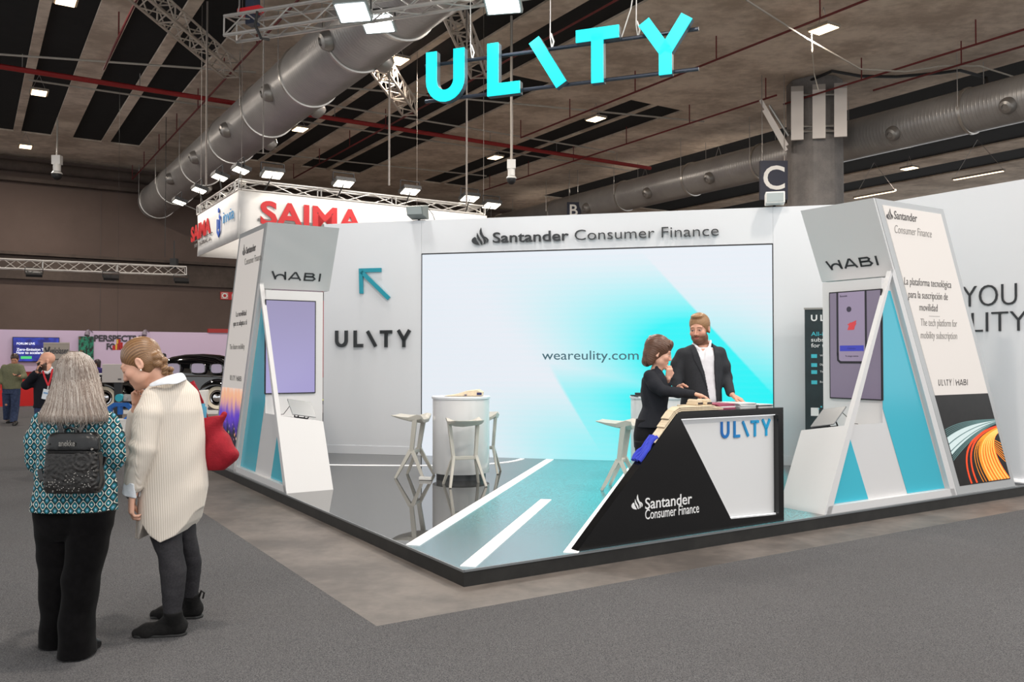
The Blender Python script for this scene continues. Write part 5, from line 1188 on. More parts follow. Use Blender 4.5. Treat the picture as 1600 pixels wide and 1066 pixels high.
def window(x0, x1, z0, z1, y, bulge):
    mb = MB(); n = 20; pts = []
    for i in range(n):
        t_ = 2 * math.pi * i / n; c, s_ = math.cos(t_), math.sin(t_); pts.append(((x0 + x1) / 2 + (x1 - x0) / 2 * math.copysign(abs(c) ** .55, c), y, (z0 + z1) / 2 + (z1 - z0) / 2 * math.copysign(abs(s_) ** .55, s_)))
    mb.prism(pts, (0, .012, 0)); fr = MB(); fr.tube(pts + [pts[0]], .020, 6)
    o = fr.build('window_frame', M_CAR, car); mb.build('window_glass', M_CGL, o)
xw = lambda px: (iv @ CL(px, 580)).x; zw = lambda py: CL(300, py).z
for x0, x1, y0, y1 in ((258, 281, 567, 585), (297, 320, 567, 584), (328, 347, 568, 584)): window(xw(x0), xw(x1), zw(y1), zw(y0), -.705, 0)
mb = MB(); mb.lathe([(.12, 0), (.15, .08), (.13, .2), (.02, .26)], (fx - .05, -.55, .92), (-1, 0, 0), 20); mb.lathe([(.12, 0), (.15, .08), (.13, .2), (.02, .26)], (fx - .05, .55, .92), (-1, 0, 0), 20); mb.build('headlamp', M_CHR, car)
mb = MB(); mb.bx(fx - .75, fx - .70, -.75, .75, .42, .52); mb.bx(rx + .92, rx + .97, -.75, .75, .42, .52); mb.tube([(fx - .72, -.4, .46), (fx - .2, -.4, .5)], .03, 6); mb.tube([(rx + .94, -.4, .46), (rx + .5, -.4, .5)], .03, 6); mb.build('bumper', M_CHR, car)
mb = MB(); mb.lathe([(.08, 0), (.10, .05), (.08, .14), (.03, .16)], (xw(257), -.70, zw(557)), (-1, 0, 0), 14); mb.tube([(xw(257), -.70, zw(557)), (xw(258), -.66, zw(566))], .02, 5); mb.build('spot_lamp', M_BLK, car)
mb = MB(); mb.bx(fx - 1.0, rx + 1.1, -1.0, 1.0, 0, cz0); o = mb.build('car_platform', M_WHT); o.location = car.location; tag(o, 'low white display platform under the vintage car', 'platform')
mb = MB(); c = at_Y(315, 621, 22.5); mb.hexa([(c.x - .14, 22.4, 0), (c.x + .12, 22.4, 0), (c.x + .12, 22.6, 0), (c.x - .14, 22.6, 0), (c.x - .17, 22.4, at_Y(315, 611, 22.5).z), (c.x + .16, 22.4, at_Y(315, 609, 22.5).z), (c.x + .16, 22.6, at_Y(315, 609, 22.5).z), (c.x - .17, 22.6, at_Y(315, 611, 22.5).z)])
place(mb, 'waste_bin', M_WHT, 'white tapered bin standing before the rear door of the black car', 'bin', bevel=.02)
# ================================================================ PEOPLE: smooth-union distance fields meshed with surface nets
def unit(v): v = np.asarray(v, float); return v / np.linalg.norm(v)
class Field:
    def __init__(s, lo, hi, h):
        s.lo = np.array(lo, np.float32); s.h = h
        s.n = np.ceil((np.array(hi) - s.lo) / h).astype(int) + 1
        s.F = np.full(s.n, 0.5, np.float32)
    def _sub(s, lo, hi):
        i0 = np.clip(np.floor((np.array(lo) - s.lo) / s.h).astype(int), 0, s.n - 1); i1 = np.clip(np.ceil((np.array(hi) - s.lo) / s.h).astype(int) + 1, 1, s.n)
        if (i1 <= i0).any(): return None, None
        sl = tuple(slice(a, b) for a, b in zip(i0, i1))
        g = [s.lo[k] + s.h * np.arange(i0[k], i1[k], dtype=np.float32) for k in range(3)]
        return sl, (g[0][:, None, None], g[1][None, :, None], g[2][None, None, :])
    def _put(s, sl, d, k, op):
        A = s.F[sl]
        if op == 'u':
            if k > 0: t = np.clip(.5 + .5 * (A - d) / k, 0, 1); s.F[sl] = A * (1 - t) + d * t - k * t * (1 - t)
            else: s.F[sl] = np.minimum(A, d)
        else:   # subtract
            if k > 0: t = np.clip(.5 - .5 * (A + d) / k, 0, 1); s.F[sl] = A * (1 - t) - d * t + k * t * (1 - t)
            else: s.F[sl] = np.maximum(A, -d)
    def cap(s, p0, p1, r0, r1=None, k=.02, op='u'):
        r1 = r0 if r1 is None else r1; p0 = np.array(p0, np.float32); p1 = np.array(p1, np.float32); m = max(r0, r1) + k + 3 * s.h
        sl, g = s._sub(np.minimum(p0, p1) - m, np.maximum(p0, p1) + m)
        if sl is None: return s
        d = p1 - p0; L2 = float(d @ d) + 1e-9
        t = np.clip(((g[0] - p0[0]) * d[0] + (g[1] - p0[1]) * d[1] + (g[2] - p0[2]) * d[2]) / L2, 0, 1)
        q = np.sqrt((g[0] - p0[0] - t * d[0]) ** 2 + (g[1] - p0[1] - t * d[1]) ** 2 + (g[2] - p0[2] - t * d[2]) ** 2) - (r0 + (r1 - r0) * t)
        s._put(sl, q, k, op); return s
    def chain(s, pts, rs, k=.02):
        for i in range(len(pts) - 1): s.cap(pts[i], pts[i + 1], rs[i], rs[i + 1], k)
        return s
    def ell(s, c, r, k=.02, M=None, op='u'):
        c = np.array(c, np.float32); r = np.array(r, np.float32); m = float(r.max()) + k + 3 * s.h
        sl, g = s._sub(c - m, c + m)
        if sl is None: return s
        x, y, z = g[0] - c[0], g[1] - c[1], g[2] - c[2]
        if M is not None: x, y, z = [x * M[i][0] + y * M[i][1] + z * M[i][2] for i in range(3)]      # rows of M are the ellipsoid axes
        a = np.sqrt((x / r[0]) ** 2 + (y / r[1]) ** 2 + (z / r[2]) ** 2); b = np.sqrt((x / r[0] ** 2) ** 2 + (y / r[1] ** 2) ** 2 + (z / r[2] ** 2) ** 2)
        s._put(sl, a * (a - 1) / np.maximum(b, 1e-6), k, op); return s
    def rbox(s, c, hf, r, k=.02, M=None, op='u'):
        c = np.array(c, np.float32); m = float(np.linalg.norm(hf)) + r + k + 3 * s.h
        sl, g = s._sub(c - m, c + m)
        if sl is None: return s
        x, y, z = g[0] - c[0], g[1] - c[1], g[2] - c[2]
        if M is not None: x, y, z = [x * M[i][0] + y * M[i][1] + z * M[i][2] for i in range(3)]
        q = [np.abs(v) - (h_ - r) for v, h_ in zip((x, y, z), hf)]
        d = np.sqrt(np.maximum(q[0], 0) ** 2 + np.maximum(q[1], 0) ** 2 + np.maximum(q[2], 0) ** 2) + np.minimum(np.maximum(np.maximum(q[0], q[1]), q[2]), 0) - r
        s._put(sl, d, k, op); return s
    def loft(s, st, k=.02, p=2.3, op='u', rot=None):
        """st: (z, cx, cy, rx, ry) stations, bottom or top first; smooth interpolation; rot = turn of the section axes (degrees)"""
        st = sorted(st); st = np.array(st, np.float32); m = k + 3 * s.h; mr = float(max(st[:, 3].max(), st[:, 4].max()))
        sl, g = s._sub((st[:, 1].min() - mr - m, st[:, 2].min() - mr - m, st[0, 0] - m), (st[:, 1].max() + mr + m, st[:, 2].max() + mr + m, st[-1, 0] + m))
        if sl is None: return s
        zz = g[2][0, 0]; zs = st[:, 0]
        def itp(col):   # monotone cubic-ish: linear blurred
            zf = np.linspace(zs[0], zs[-1], 241); v = np.interp(zf, zs, col); w = max(3, int(241 * .035 / max(zs[-1] - zs[0], .05))) | 1; w = min(w, 61)
            pad = w // 2; ve = np.concatenate([2 * v[0] - v[pad:0:-1], v, 2 * v[-1] - v[-2:-pad - 2:-1]]); v = np.convolve(ve, np.ones(w) / w, 'valid')
            return np.interp(zz, zf, v).astype(np.float32)[None, None, :]
        cx, cy, rx, ry = [itp(st[:, i]) for i in range(1, 5)]
        dx, dy = g[0] - cx, g[1] - cy
        if rot: c_, s_ = math.cos(R(rot)), math.sin(R(rot)); dx, dy = dx * c_ + dy * s_, -dx * s_ + dy * c_
        u = (np.abs(dx / rx) ** p + np.abs(dy / ry) ** p) ** (1 / p)
        side = (u - 1) * np.minimum(rx, ry) * np.where(u < 1, 1, 1)
        zd = np.maximum(zs[0] - g[2], g[2] - zs[-1])
        d = np.minimum(np.maximum(side, zd), 0) + np.sqrt(np.maximum(side, 0) ** 2 + np.maximum(zd, 0) ** 2)
        s._put(sl, d.astype(np.float32), k, op); return s
    def grid(s): return tuple((s.lo[k] + s.h * np.arange(s.n[k], dtype=np.float32)).reshape([-1 if i == k else 1 for i in range(3)]) for k in range(3))
    def cut(s, p, nrm, k=0.0):      # removes the side nrm points to
        g = s.grid(); nrm = unit(nrm); d = sum((g[i] - p[i]) * nrm[i] for i in range(3)); s.F = np.maximum(s.F, d.astype(np.float32)); return s
    def add(s, fn): s.F = s.F + fn(*s.grid()).astype(np.float32); return s
    def mesh(s):
        F = s.F; F[0], F[-1] = .1, .1; F[:, 0], F[:, -1] = .1, .1; F[:, :, 0], F[:, :, -1] = .1, .1
        I = F < 0; n = s.n; c = np.zeros(n - 1, np.int8)
        for dx in (0, 1):
            for dy in (0, 1):
                for dz in (0, 1): c += I[dx:n[0] - 1 + dx, dy:n[1] - 1 + dy, dz:n[2] - 1 + dz]
        act = np.argwhere((c > 0) & (c < 8)); idx = -np.ones(n - 1, np.int32); idx[tuple(act.T)] = np.arange(len(act))
        P = np.zeros((len(act), 3)); W = np.zeros(len(act)); co = [(x, y, z) for x in (0, 1) for y in (0, 1) for z in (0, 1)]
        fv = {q: F[act[:, 0] + q[0], act[:, 1] + q[1], act[:, 2] + q[2]] for q in co}
        for q in co:
            for ax in range(3):
                if q[ax]: continue
                r = list(q); r[ax] = 1; r = tuple(r); a, b = fv[q], fv[r]; cr = (a < 0) != (b < 0)
                t = np.where(cr, a / np.where(cr, a - b, 1), 0); w = cr.astype(float)
                for k in range(3): P[:, k] += w * (q[k] + (t if k == ax else 0))
                W += w
        P = (P / W[:, None] + act) * s.h + s.lo
        quads = []
        for ax in range(3):
            sl0 = [slice(None)] * 3; sl1 = [slice(None)] * 3; sl0[ax] = slice(0, n[ax] - 1); sl1[ax] = slice(1, n[ax])
            a, b = I[tuple(sl0)], I[tuple(sl1)]; e = np.argwhere(a != b); u, v = (ax + 1) % 3, (ax + 2) % 3
            e = e[(e[:, u] > 0) & (e[:, v] > 0) & (e[:, u] < n[u] - 1) & (e[:, v] < n[v] - 1)]
            if not len(e): continue
            fl = a[tuple(e.T)]; off = np.zeros((4, 3), int); off[1][u] = -1; off[2][u] = -1; off[2][v] = -1; off[3][v] = -1
            q = np.stack([idx[tuple((e + o).T)] for o in off], 1); q[~fl] = q[~fl][:, ::-1]; quads.append(q)
        return P, np.concatenate(quads)
def np_mesh(name, P, Q, m, parent=None, col=None, smooth=True):
    me = bpy.data.meshes.new(name); me.vertices.add(len(P)); me.vertices.foreach_set('co', np.asarray(P, np.float32).ravel())
    Q = np.asarray(Q, np.int32); k = Q.shape[1]; me.loops.add(Q.size); me.loops.foreach_set('vertex_index', Q.ravel()); me.polygons.add(len(Q))
    me.polygons.foreach_set('loop_start', np.arange(0, Q.size, k, dtype=np.int32)); me.polygons.foreach_set('loop_total', np.full(len(Q), k, np.int32))
    me.polygons.foreach_set('use_smooth', np.full(len(Q), smooth)); me.update(calc_edges=True); me.validate()
    if col is not None:
        at = me.color_attributes.new('col', 'FLOAT_COLOR', 'POINT'); a = np.ones((len(P), 4), np.float32); a[:, :3] = col; at.data.foreach_set('color', a.ravel())
    me.materials.append(m); o = bpy.data.objects.new(name, me); COL.objects.link(o)
    if parent is not None: o.parent = parent
    return o
def fld(name, F, m, parent, colf=None):
    P, Q = F.mesh(); return np_mesh(name, P, Q, m, parent, colf(P) if colf else None)
def lin(c): return np.array(s2l(c))
def attr_mat(name, rough=.55, spec=.35, bump=0, bscale=200, sss=0.0):
    m, t, p = new_mat(name); a = t.node('ShaderNodeAttribute', attribute_name='col'); t.link(a.outputs['Color'], p.inputs['Base Color'])
    p.inputs['Roughness'].default_value = rough; p.inputs['Specular IOR Level'].default_value = spec
    if bump: nz = t.noise(t.obj(), bscale, 2, .6); t.bump(nz.outputs[0], bump, .004, p)
    return m
M_SKIN = attr_mat('skin', .5, .4); M_HAIR = attr_mat('hair_strands', .38, .5)
def frame(fwd, up=(0, 0, 1)):
    f = unit(fwd); u = np.array(up, float); u = unit(u - f * (u @ f)); r = np.cross(f, u); return np.array([r, f, u])     # rows: right, forward, up
class Head:
    """c = centre at eye level inside the skull, M rows = right, forward, up"""
    def __init__(s, c, M, k=1.0): s.c, s.M, s.k = np.array(c, float), M, k
    def p(s, x, y, z): return s.c + s.k * (x * s.M[0] + y * s.M[1] + z * s.M[2])
    def loc(s, P): return ((P - s.c) @ s.M.T) / s.k
    def build(s, F, jaw=1.0, nose=1.0, beard=0.0):
        k, M, p = s.k, s.M, s.p; E = lambda c, r, kk=.015, op='u': F.ell(p(*c), np.array(r) * k, kk * k, M, op)
        E((0, -.018, .036), (.075, .094, .084)); E((0, .028, -.032), (.062, .062, .086), .02); E((0, .032, -.072), (.050 * jaw, .052, .042), .02); E((0, .070, -.097), (.021 * jaw, .018, .017), .02)
        for q in (-1, 1):
            E((q * .040, .058, -.028), (.024, .022, .022), .02); E((q * .047, .018, -.070), (.016, .034, .022), .02)
        F.cap(p(-.040, .073, .021), p(.040, .073, .021), .011 * k, None, .018 * k)
        for q in (-1, 1): E((q * .031, .096, .001), (.016, .014, .0095), .012, 'd')
        for q in (-1, 1): E((q * .031, .0755, .001), (.0125, .0115, .0125), .002); F.cap(p(q * .019, .0865, .0085), p(q * .044, .079, .0085), .0035 * k, None, .004 * k)
        F.cap(p(0, .084, .012), p(0, .104 * nose, -.030), .0062 * k, .0105 * k, .009 * k)
        for q in (-1, 1): E((q * .0125, .094, -.034), (.008, .009, .0075), .006)
        E((0, .084, -.0585), (.023, .009, .0046), .006); E((0, .083, -.0675), (.020, .009, .0055), .006)
        F.cap(p(-.022, .094, -.0632), p(.022, .094, -.0632), .0016 * k, None, .003 * k, 'd')
        for q in (-1, 1):
            E((q * .079, -.018, -.010), (.009, .019, .032), .008); E((q * .088, -.014, -.008), (.006, .011, .020), .006, 'd'); E((q * .081, -.008, -.034), (.007, .009, .010), .006)
        if beard: E((0, .062, -.088), (.043, .036, .030), .014); E((0, .010, -.066), (.061, .052, .024), .014); E((0, .092, -.050), (.020, .010, .005), .006)
    def color(s, P, skin, lips=(176, 96, 88), brow=(84, 62, 48), iris=(60, 48, 40), beard=None, blush=.12, lid=False):
        L = s.loc(P); x, y, z = L[:, 0], L[:, 1], L[:, 2]; ax = np.abs(x); c = np.tile(lin(skin), (len(P), 1)); near = (np.abs(L).max(1) < .16)
        def put(mask, col, w=1.0): mask = (np.clip(mask, 0, 1) * w * near)[:, None]; c[:] = c * (1 - mask) + lin(col) * mask
        sm = lambda d, e: np.clip(.5 - d / e, 0, 1)
        put(sm(np.hypot((ax - .040) / 1.2, z + .030) - .018, .02) * (y > .03), (214, 130, 112), blush * 2)
        if beard is not None:
            bz = sm(z + .048 - .03 * np.clip((.05 - y) / .06, 0, 1), .016) * (z > -.135) * (y > -.012); bz *= 1 - sm(np.hypot(ax / .020, (z + .064) / .0075) - 1, .3) * (y > .08); put(bz, beard, .92)
            put(sm(np.abs(z + .050) - .0055, .006) * sm(ax - .026, .01) * (y > .075), beard, .85)
        put(sm(np.hypot(ax / .022, (z + .0635) / .0085) - 1, .35) * (y > .082), lips, .85)
        put(sm(np.abs(z - .024 + (ax - .03) ** 2 * 6) - .0042, .004) * sm(np.abs(ax - .031) - .019, .008) * (y > .05), brow, .9)
        if lid:
            put(sm(np.abs(z + .004 + (ax - .031) ** 2 * -8) - .0016, .002) * sm(np.abs(ax - .031) - .014, .004) * (y > .06), (58, 42, 36), .9); return c
        eye = sm(np.hypot((ax - .031) / .0135, (z - .0005) / .0044) - 1, .25) * (y > .07); put(eye, (222, 214, 208)); put(sm(np.hypot((ax - .031) / .0062, z / .0050) - 1, .3) * (y > .07), iris)
        put(sm(np.abs(z - .0065) - .0014, .002) * sm(np.abs(ax - .031) - .014, .004) * (y > .065), (52, 38, 32), .9)
        return c
    def cap_hair(s, F, grow=.012, line=.02, k=.02):
        """close hair shell over the skull with a hairline"""
        g = Field(F.lo, F.lo + (F.n - 1) * F.h, F.h); E = lambda c, r: g.ell(s.p(*c), np.array(r) * s.k, .02, s.M); r = grow
        E((0, -.026, .040), (.074 + r, .090 + r, .083 + r)); E((0, -.042, -.02), (.066 + r, .064 + r, .07))
        g.cut(s.p(0, line, -.02), .785 * s.M[1] - .62 * s.M[2]); g.cut(s.p(0, 0, -.075), -s.M[2] + .25 * s.M[1])
        F.F = np.minimum(F.F, g.F); return F
def hand(F, w, fwd, palm, size=1.0, curl=(.5, .55, .6, .65), spread=.10, side=1, thumb=.5, k=.006):
    """w = wrist; fwd = direction of the palm; palm = direction the palm faces; side = +1 when the thumb lies towards cross(fwd, palm)"""
    M = frame(fwd, palm); r, f, u = M * 1.0; r = r * side; s = size; w = np.array(w, float)
    F.rbox(w + f * .050 * s, np.array((.040, .050, .014)) * s, .013 * s, .012 * s, np.array([r, f, u])); F.ell(w + r * .022 * s + f * .032 * s + u * .008 * s, np.array((.018, .030, .014)) * s, .012 * s, np.array([r, f, u]))
    for i, (ln, off, rad) in enumerate(((.072, .029, .0085), (.080, .010, .0088), (.074, -.010, .0084), (.058, -.028, .0075))):
        p = w + f * .096 * s + r * off * s - f * (.010 * s if i == 3 else 0); ang = 0.0; d = unit(f + r * spread * (1.2 - i * .8)); seg = (.45, .32, .25); pts = [p]; cu = curl[i]
        for j, q in enumerate(seg):
            ang += cu * (.55, .9, .6)[j]; dd = d * math.cos(ang) + u * math.sin(ang); pts.append(pts[-1] + dd * ln * q * s)
        F.chain(pts, [rad * s, rad * .96 * s, rad * .9 * s, rad * .75 * s], k * s)
    p = w + f * .022 * s + r * .030 * s; d1 = unit(f * .75 + r * .75 + u * .25); p1 = p + d1 * .040 * s; d2 = unit(f * .95 + r * (.35 - thumb * .6) + u * (.2 + thumb * .5)); p2 = p1 + d2 * .032 * s; p3 = p2 + unit(d2 + u * .2 * thumb) * .026 * s
    F.chain([p, p1, p2, p3], [.014 * s, .0115 * s, .0102 * s, .0085 * s], .010 * s)
def shoe_f(F, heel, toe, w=.042, h=.075, k=.02, sole=.022, ankle_h=0.0):
    heel, toe = np.array(heel, float), np.array(toe, float); d = unit(toe - heel); L = np.linalg.norm(toe - heel); z = heel[2]
    b = lambda t, hh: heel + d * L * t + np.array((0, 0, hh))
    F.cap(b(.13, sole + .035), b(.40, sole + .03), .040, .042, k); F.cap(b(.40, sole + .025), b(.72, sole + .012), w, w * .98, k); F.cap(b(.72, sole + .008), b(.90, sole + .004), w * .96, w * .62, k); F.cap(b(.15, .06), b(.30, .085), .040, .036, k)
    if ankle_h: F.cap(b(.20, .07), b(.20, ankle_h), .045, .046, .03)
class Person:
    def __init__(s, px, Y, label, zbase=0.0, h=.006):
        q = at_Y(px, 560, Y); s.o = np.array((q.x, Y, 0.0)); s.h = h; s.Y = Y
        s.root = thing('person', label, 'person', (q.x, Y, zbase), 0); s.z0 = zbase; s.o[2] = zbase
    def L(s, px, py, dy=0.0): q = at_Y(px, py, s.Y + dy); return np.array((q.x, q.y, q.z)) - s.o
    def st(s, rows, dy=0.0):     # rows: (py, xl, xr, ry[, dy]) -> loft stations
        out = []
        for r in rows:
            d = dy + (r[4] if len(r) > 4 else 0.0); a, b = s.L(r[1], r[0], d), s.L(r[2], r[0], d)
            out.append((a[2], (a[0] + b[0]) / 2, a[1], (b[0] - a[0]) / 2, r[3]))
        return out
    def field(s, lo, hi, h=None): return Field(lo, hi, h or s.h)
def noise3(g, f, seed=0):
    rs = np.random.RandomState(seed); out = 0
    for i in range(5):
        a = rs.normal(size=3); a = a / np.linalg.norm(a) * f * (1 + .35 * i); out = out + np.sin(g[0] * a[0] + g[1] * a[1] + g[2] * a[2] + rs.rand() * 6.28) / (1 + .35 * i)
    return out / 2.4
def strands(name, roots, m, parent, cols, r=.0022, seg=4):
    """roots: array (n, k, 3) of points along each strand"""
    n, kk, _ = roots.shape; V = []; Q = []; C = []
    d = np.gradient(roots, axis=1); d /= np.linalg.norm(d, axis=2, keepdims=True) + 1e-9
    a = np.cross(d, np.array((.31, .17, .93))); a /= np.linalg.norm(a, axis=2, keepdims=True) + 1e-9; b = np.cross(d, a)
    rr = (r * np.array([min(1, 2.2 * (1 - t) + .25) for t in np.linspace(0, 1, kk)]))[None, :, None]
    for q in range(seg):
        t = 2 * math.pi * q / seg; V.append(roots + (a * math.cos(t) + b * math.sin(t)) * rr)
    V = np.stack(V, 2).reshape(-1, 3)
    base = np.arange(n)[:, None, None] * kk * seg + np.arange(kk - 1)[None, :, None] * seg; q = np.arange(seg)[None, None, :]; q2 = (q + 1) % seg
    Q = np.stack([base + q, base + q2, base + seg + q2, base + seg + q], -1).reshape(-1, 4)
    return np_mesh(name, V, Q, m, parent, np.repeat(cols, kk * seg, axis=0))
def cloth_mat(name, rgb, rough=.85, var=.1, vscale=60, bump=.3, bscale=300, spec=.2, sheen=0.0):
    m = mat(name, rgb, rough, spec=spec, var=var, vscale=vscale, bump=bump, bscale=bscale); m.node_tree.nodes['Principled BSDF'].inputs['Sheen Weight'].default_value = sheen; return m
SKIN_A = (222, 172, 148); SKIN_B = (214, 160, 136)
# ---------------------------------------------------------------- woman with long grey hair seen from behind
w1 = Person(115, 4.74, 'woman seen from behind with long grey hair, green patterned blouse and black trousers', h=.0055)
L = w1.L
B = w1.field((-.32, -.24, -.02), (.32, .42, 1.72))
hd1 = Head(L(118, 588, .03) + np.array((0, 0, .0)), frame((.05, 1, -.12)), 1.0); hd1.build(B, .92)
B.cap(L(118, 610, -.01), L(118, 648, -.02), .052, .062, .03)
B.loft(w1.st([(648, 82, 156, .07), (662, 66, 170, .09), (690, 70, 166, .09), (740, 72, 162, .09), (800, 64, 170, .11), (830, 64, 172, .11)]), .03)
for sx, xs, xe in ((-1, 60, 58), (1, 176, 178)):
    B.chain([L(xs + (-sx) * 6, 658), L(xe, 722, .02), L(xe - sx * 22, 712, .25)], [.034, .030, .024], .02); hand(B, L(xe - sx * 22, 711, .26), (-sx * .4, 1, .25), (-sx * .5, 0, .9), .95, side=sx)
B.chain([L(90, 820, .06), L(84, 905, .08), L(80, 995, .11)], [.085, .055, .042], .03); B.chain([L(140, 820, -.02), L(130, 905, -.04), L(118, 1005, -.08)], [.085, .055, .042], .03)
fld('body', B, M_SKIN, w1.root, lambda P: hd1.color(P, SKIN_A))
# blouse
m, t, p = new_mat('ogee_print'); o = t.obj(); s = t.sep(o)
kx, kz = 2 * math.pi / .0425, 2 * math.pi / .056
xx = t.math('ADD', s[0], t.math('MULTIPLY', s[1], .35))
wob = t.math('MULTIPLY', t.noise(o, 8, 2).outputs[0], 1.6)
fx_ = t.math('ADD', t.math('COSINE', t.math('ADD', t.math('MULTIPLY', xx, kx), wob)), t.math('COSINE', t.math('ADD', t.math('MULTIPLY', s[2], kz), wob)))
line = t.math('MULTIPLY', t.step(fx_, -.02, .12), t.math('SUBTRACT', 1.0, t.step(fx_, .40, .54)))
ce = t.mix(t.step(fx_, .6, 1.4), s2l((10, 52, 62)), s2l((22, 116, 128))); ce = t.mix(t.step(fx_, 1.78, 1.88), ce, s2l((206, 222, 236)))
ou = t.mix(t.step(fx_, -1.5, -.5), s2l((30, 112, 120)), s2l((12, 40, 52))); ou = t.mix(t.math('SUBTRACT', 1.0, t.step(fx_, -1.86, -1.72)), ou, s2l((120, 170, 205)))
c_ = t.mix(t.step(fx_, .2, .3), ou, ce); c_ = t.mix(line, c_, s2l((226, 228, 214)))
t.link(c_, p.inputs['Base Color']); p.inputs['Roughness'].default_value = .75; p.inputs['Specular IOR Level'].default_value = .25
M_OGEE = m
Tf = w1.field((-.36, -.24, .70), (.36, .40, 1.42))
Tf.loft(w1.st([(643, 92, 146, .075, -.01), (650, 72, 164, .10, -.01), (664, 60, 176, .118, -.01), (690, 60, 175, .125), (720, 62, 172, .125), (745, 58, 176, .13), (775, 55, 178, .14), (800, 54, 179, .15)]), .02, 2.5)
for sx, sh, el in ((-1, (68, 660), (62, 716)), (1, (167, 660), (173, 714))):
    Tf.chain([L(*sh, -.01), L(el[0] + sx * 1, (sh[1] + el[1]) / 2, .0), L(*el, .02), L(el[0] - sx * 14, 716, .2)], [.062, .066, .064, .05], .03)
    Tf.cap(L(el[0] + sx * 2, 706, .0), L(el[0] + sx * 1, 722, .04), .066, .060, .02)
Tf.add(lambda x, y, z: .004 * np.sin(x * 40 + z * 9) * np.clip((1.05 - z) * 4, 0, 1) + .0035 * noise3((x, y, z), 38, 2))
Tf.cut((0, 0, L(0, 798)[2]), (0, -.05, -1)); fld('blouse', Tf, M_OGEE, w1.root)
# trousers
M_VELVET = cloth_mat('black_velvet', (9, 8, 9), .85, .3, 30, .08, 120, .08, .04)
Tr = w1.field((-.30, -.26, -.01), (.30, .28, .86))
Tr.loft(w1.st([(792, 57, 176, .12), (812, 57, 177, .125), (826, 60, 174, .12), (840, 70, 160, .10, .01)]), .04, 2.4)
Tr.loft(w1.st([(796, 57, 126, .12, .02), (850, 61, 127, .105, .03), (900, 64, 124, .095, .05), (950, 66, 119, .092, .07), (990, 66, 114, .097, .10), (1007, 65, 112, .10, .11)]), .015, 2.4)
Tr.loft(w1.st([(796, 112, 177, .12, -.02), (850, 107, 167, .105, -.02), (900, 102, 155, .10, -.03), (950, 98, 147, .098, -.04), (990, 96, 145, .10, -.06), (1023, 95, 146, .11, -.06)]), .006, 2.4)
Tr.add(lambda x, y, z: .004 * np.sin(z * 26 + x * 20) * np.clip((.75 - z) * 3, 0, 1) * np.clip(z * 6, 0, 1) + .003 * noise3((x, y, z), 30, 5)); fld('trousers', Tr, M_VELVET, w1.root)
M_SHOE = mat('black_shoe', (22, 21, 21), .35, spec=.5)
for heel, toe in (((100, 1029), (156, 1012)), ((76, 1010), (112, 1000))):
    h_, t_ = at_z(*heel, 0), at_z(*toe, 0); h_, t_ = np.array(h_) - w1.o, np.array(t_) - w1.o
    if heel[0] == 76: t_ = h_ + np.array((.04, .24, 0))
    Sf = Field(np.minimum(h_, t_) - .08, np.maximum(h_, t_) + (.08, .08, .16), .005); shoe_f(Sf, h_, t_, .044); Sf.cut((0, 0, .004), (0, 0, -1)); fld('shoe', Sf, M_SHOE, w1.root)
# hair: a soft base shape with strands over it
def hair_st(): return w1.st([(549.5, 112, 124, .03, .0), (553, 103, 133, .065, .01), (560, 97, 140, .088, .015), (572, 91, 147, .102, .015), (593, 86, 153, .105, .01), (608, 82, 157, .10, -.015), (628, 74, 161, .085, -.055), (640, 67, 165, .080, -.07), (650, 62, 167, .076, -.09), (658, 64, 164, .060, -.10)])
Hf = w1.field((-.28, -.26, 1.18), (.28, .20, 1.70), .005); Hf.loft(hair_st(), .02, 2.1)
Hf.add(lambda x, y, z: .0035 * np.sin(np.arctan2(y, x) * 46 + 2 * np.sin(z * 14)) + .002 * np.sin(np.arctan2(y, x) * 97 + z * 8))
Hf.add(lambda x, y, z: np.where((y > hd1.c[1] + .035) & (z < hd1.c[2] + .05), .05, 0) * np.ones_like(x))
M_HB = attr_mat('grey_hair_base', .5, .4)
rs = np.random.RandomState(5)
def hcol(P): return np.tile(lin((118, 103, 93)), (len(P), 1)) * (0.9 + .2 * np.sin(np.arctan2(P[:, 1], P[:, 0]) * 60))[:, None]
fld('hair', Hf, M_HB, w1.root, hcol)
st = np.array(sorted(hair_st())); n, kk = 3200, 22
th = np.concatenate([rs.uniform(-math.pi, 0, n * 3 // 4), rs.uniform(-math.pi * 1.12, .12 * math.pi, n - n * 3 // 4)])
zt = st[-1, 0]; zend = L(0, 649)[2] + rs.normal(0, .020, n) + .03 * (np.abs(np.cos(th)) ** 3) * rs.rand(n)
tt = np.linspace(0, 1, kk)[None, :] ** .9; zz = zt - .004 + (zend[:, None] - zt) * tt; zc = np.clip(zz, L(0, 649)[2], st[-1, 0])
ip = lambda c: np.interp(zc, st[:, 0], st[:, c]); zend += np.where((np.cos(th) > .12) & (np.cos(th) < .62) & (np.sin(th) < 0), .075 * np.exp(-((np.cos(th) - .42) / .2) ** 2), 0); drift = rs.normal(0, .05, n)[:, None] * tt + th[:, None] + .03 * np.sin(tt * 9 + rs.rand(n)[:, None] * 6)
off = 1.0 + .012 * rs.rand(n)[:, None] + .03 * tt * rs.rand(n)[:, None]
pts = np.stack([ip(1) + ip(3) * np.cos(drift) * off, ip(2) + ip(4) * np.sin(drift) * off, zz], -1)
g_ = rs.rand(n); cols = np.where(g_[:, None] < .5, lin((152, 140, 130)), np.where(g_[:, None] < .82, lin((112, 94, 84)), lin((190, 182, 174)))) * (.85 + .3 * rs.rand(n))[:, None]
strands('hair_strands', pts, M_HAIR, w1.root, cols, .0015)
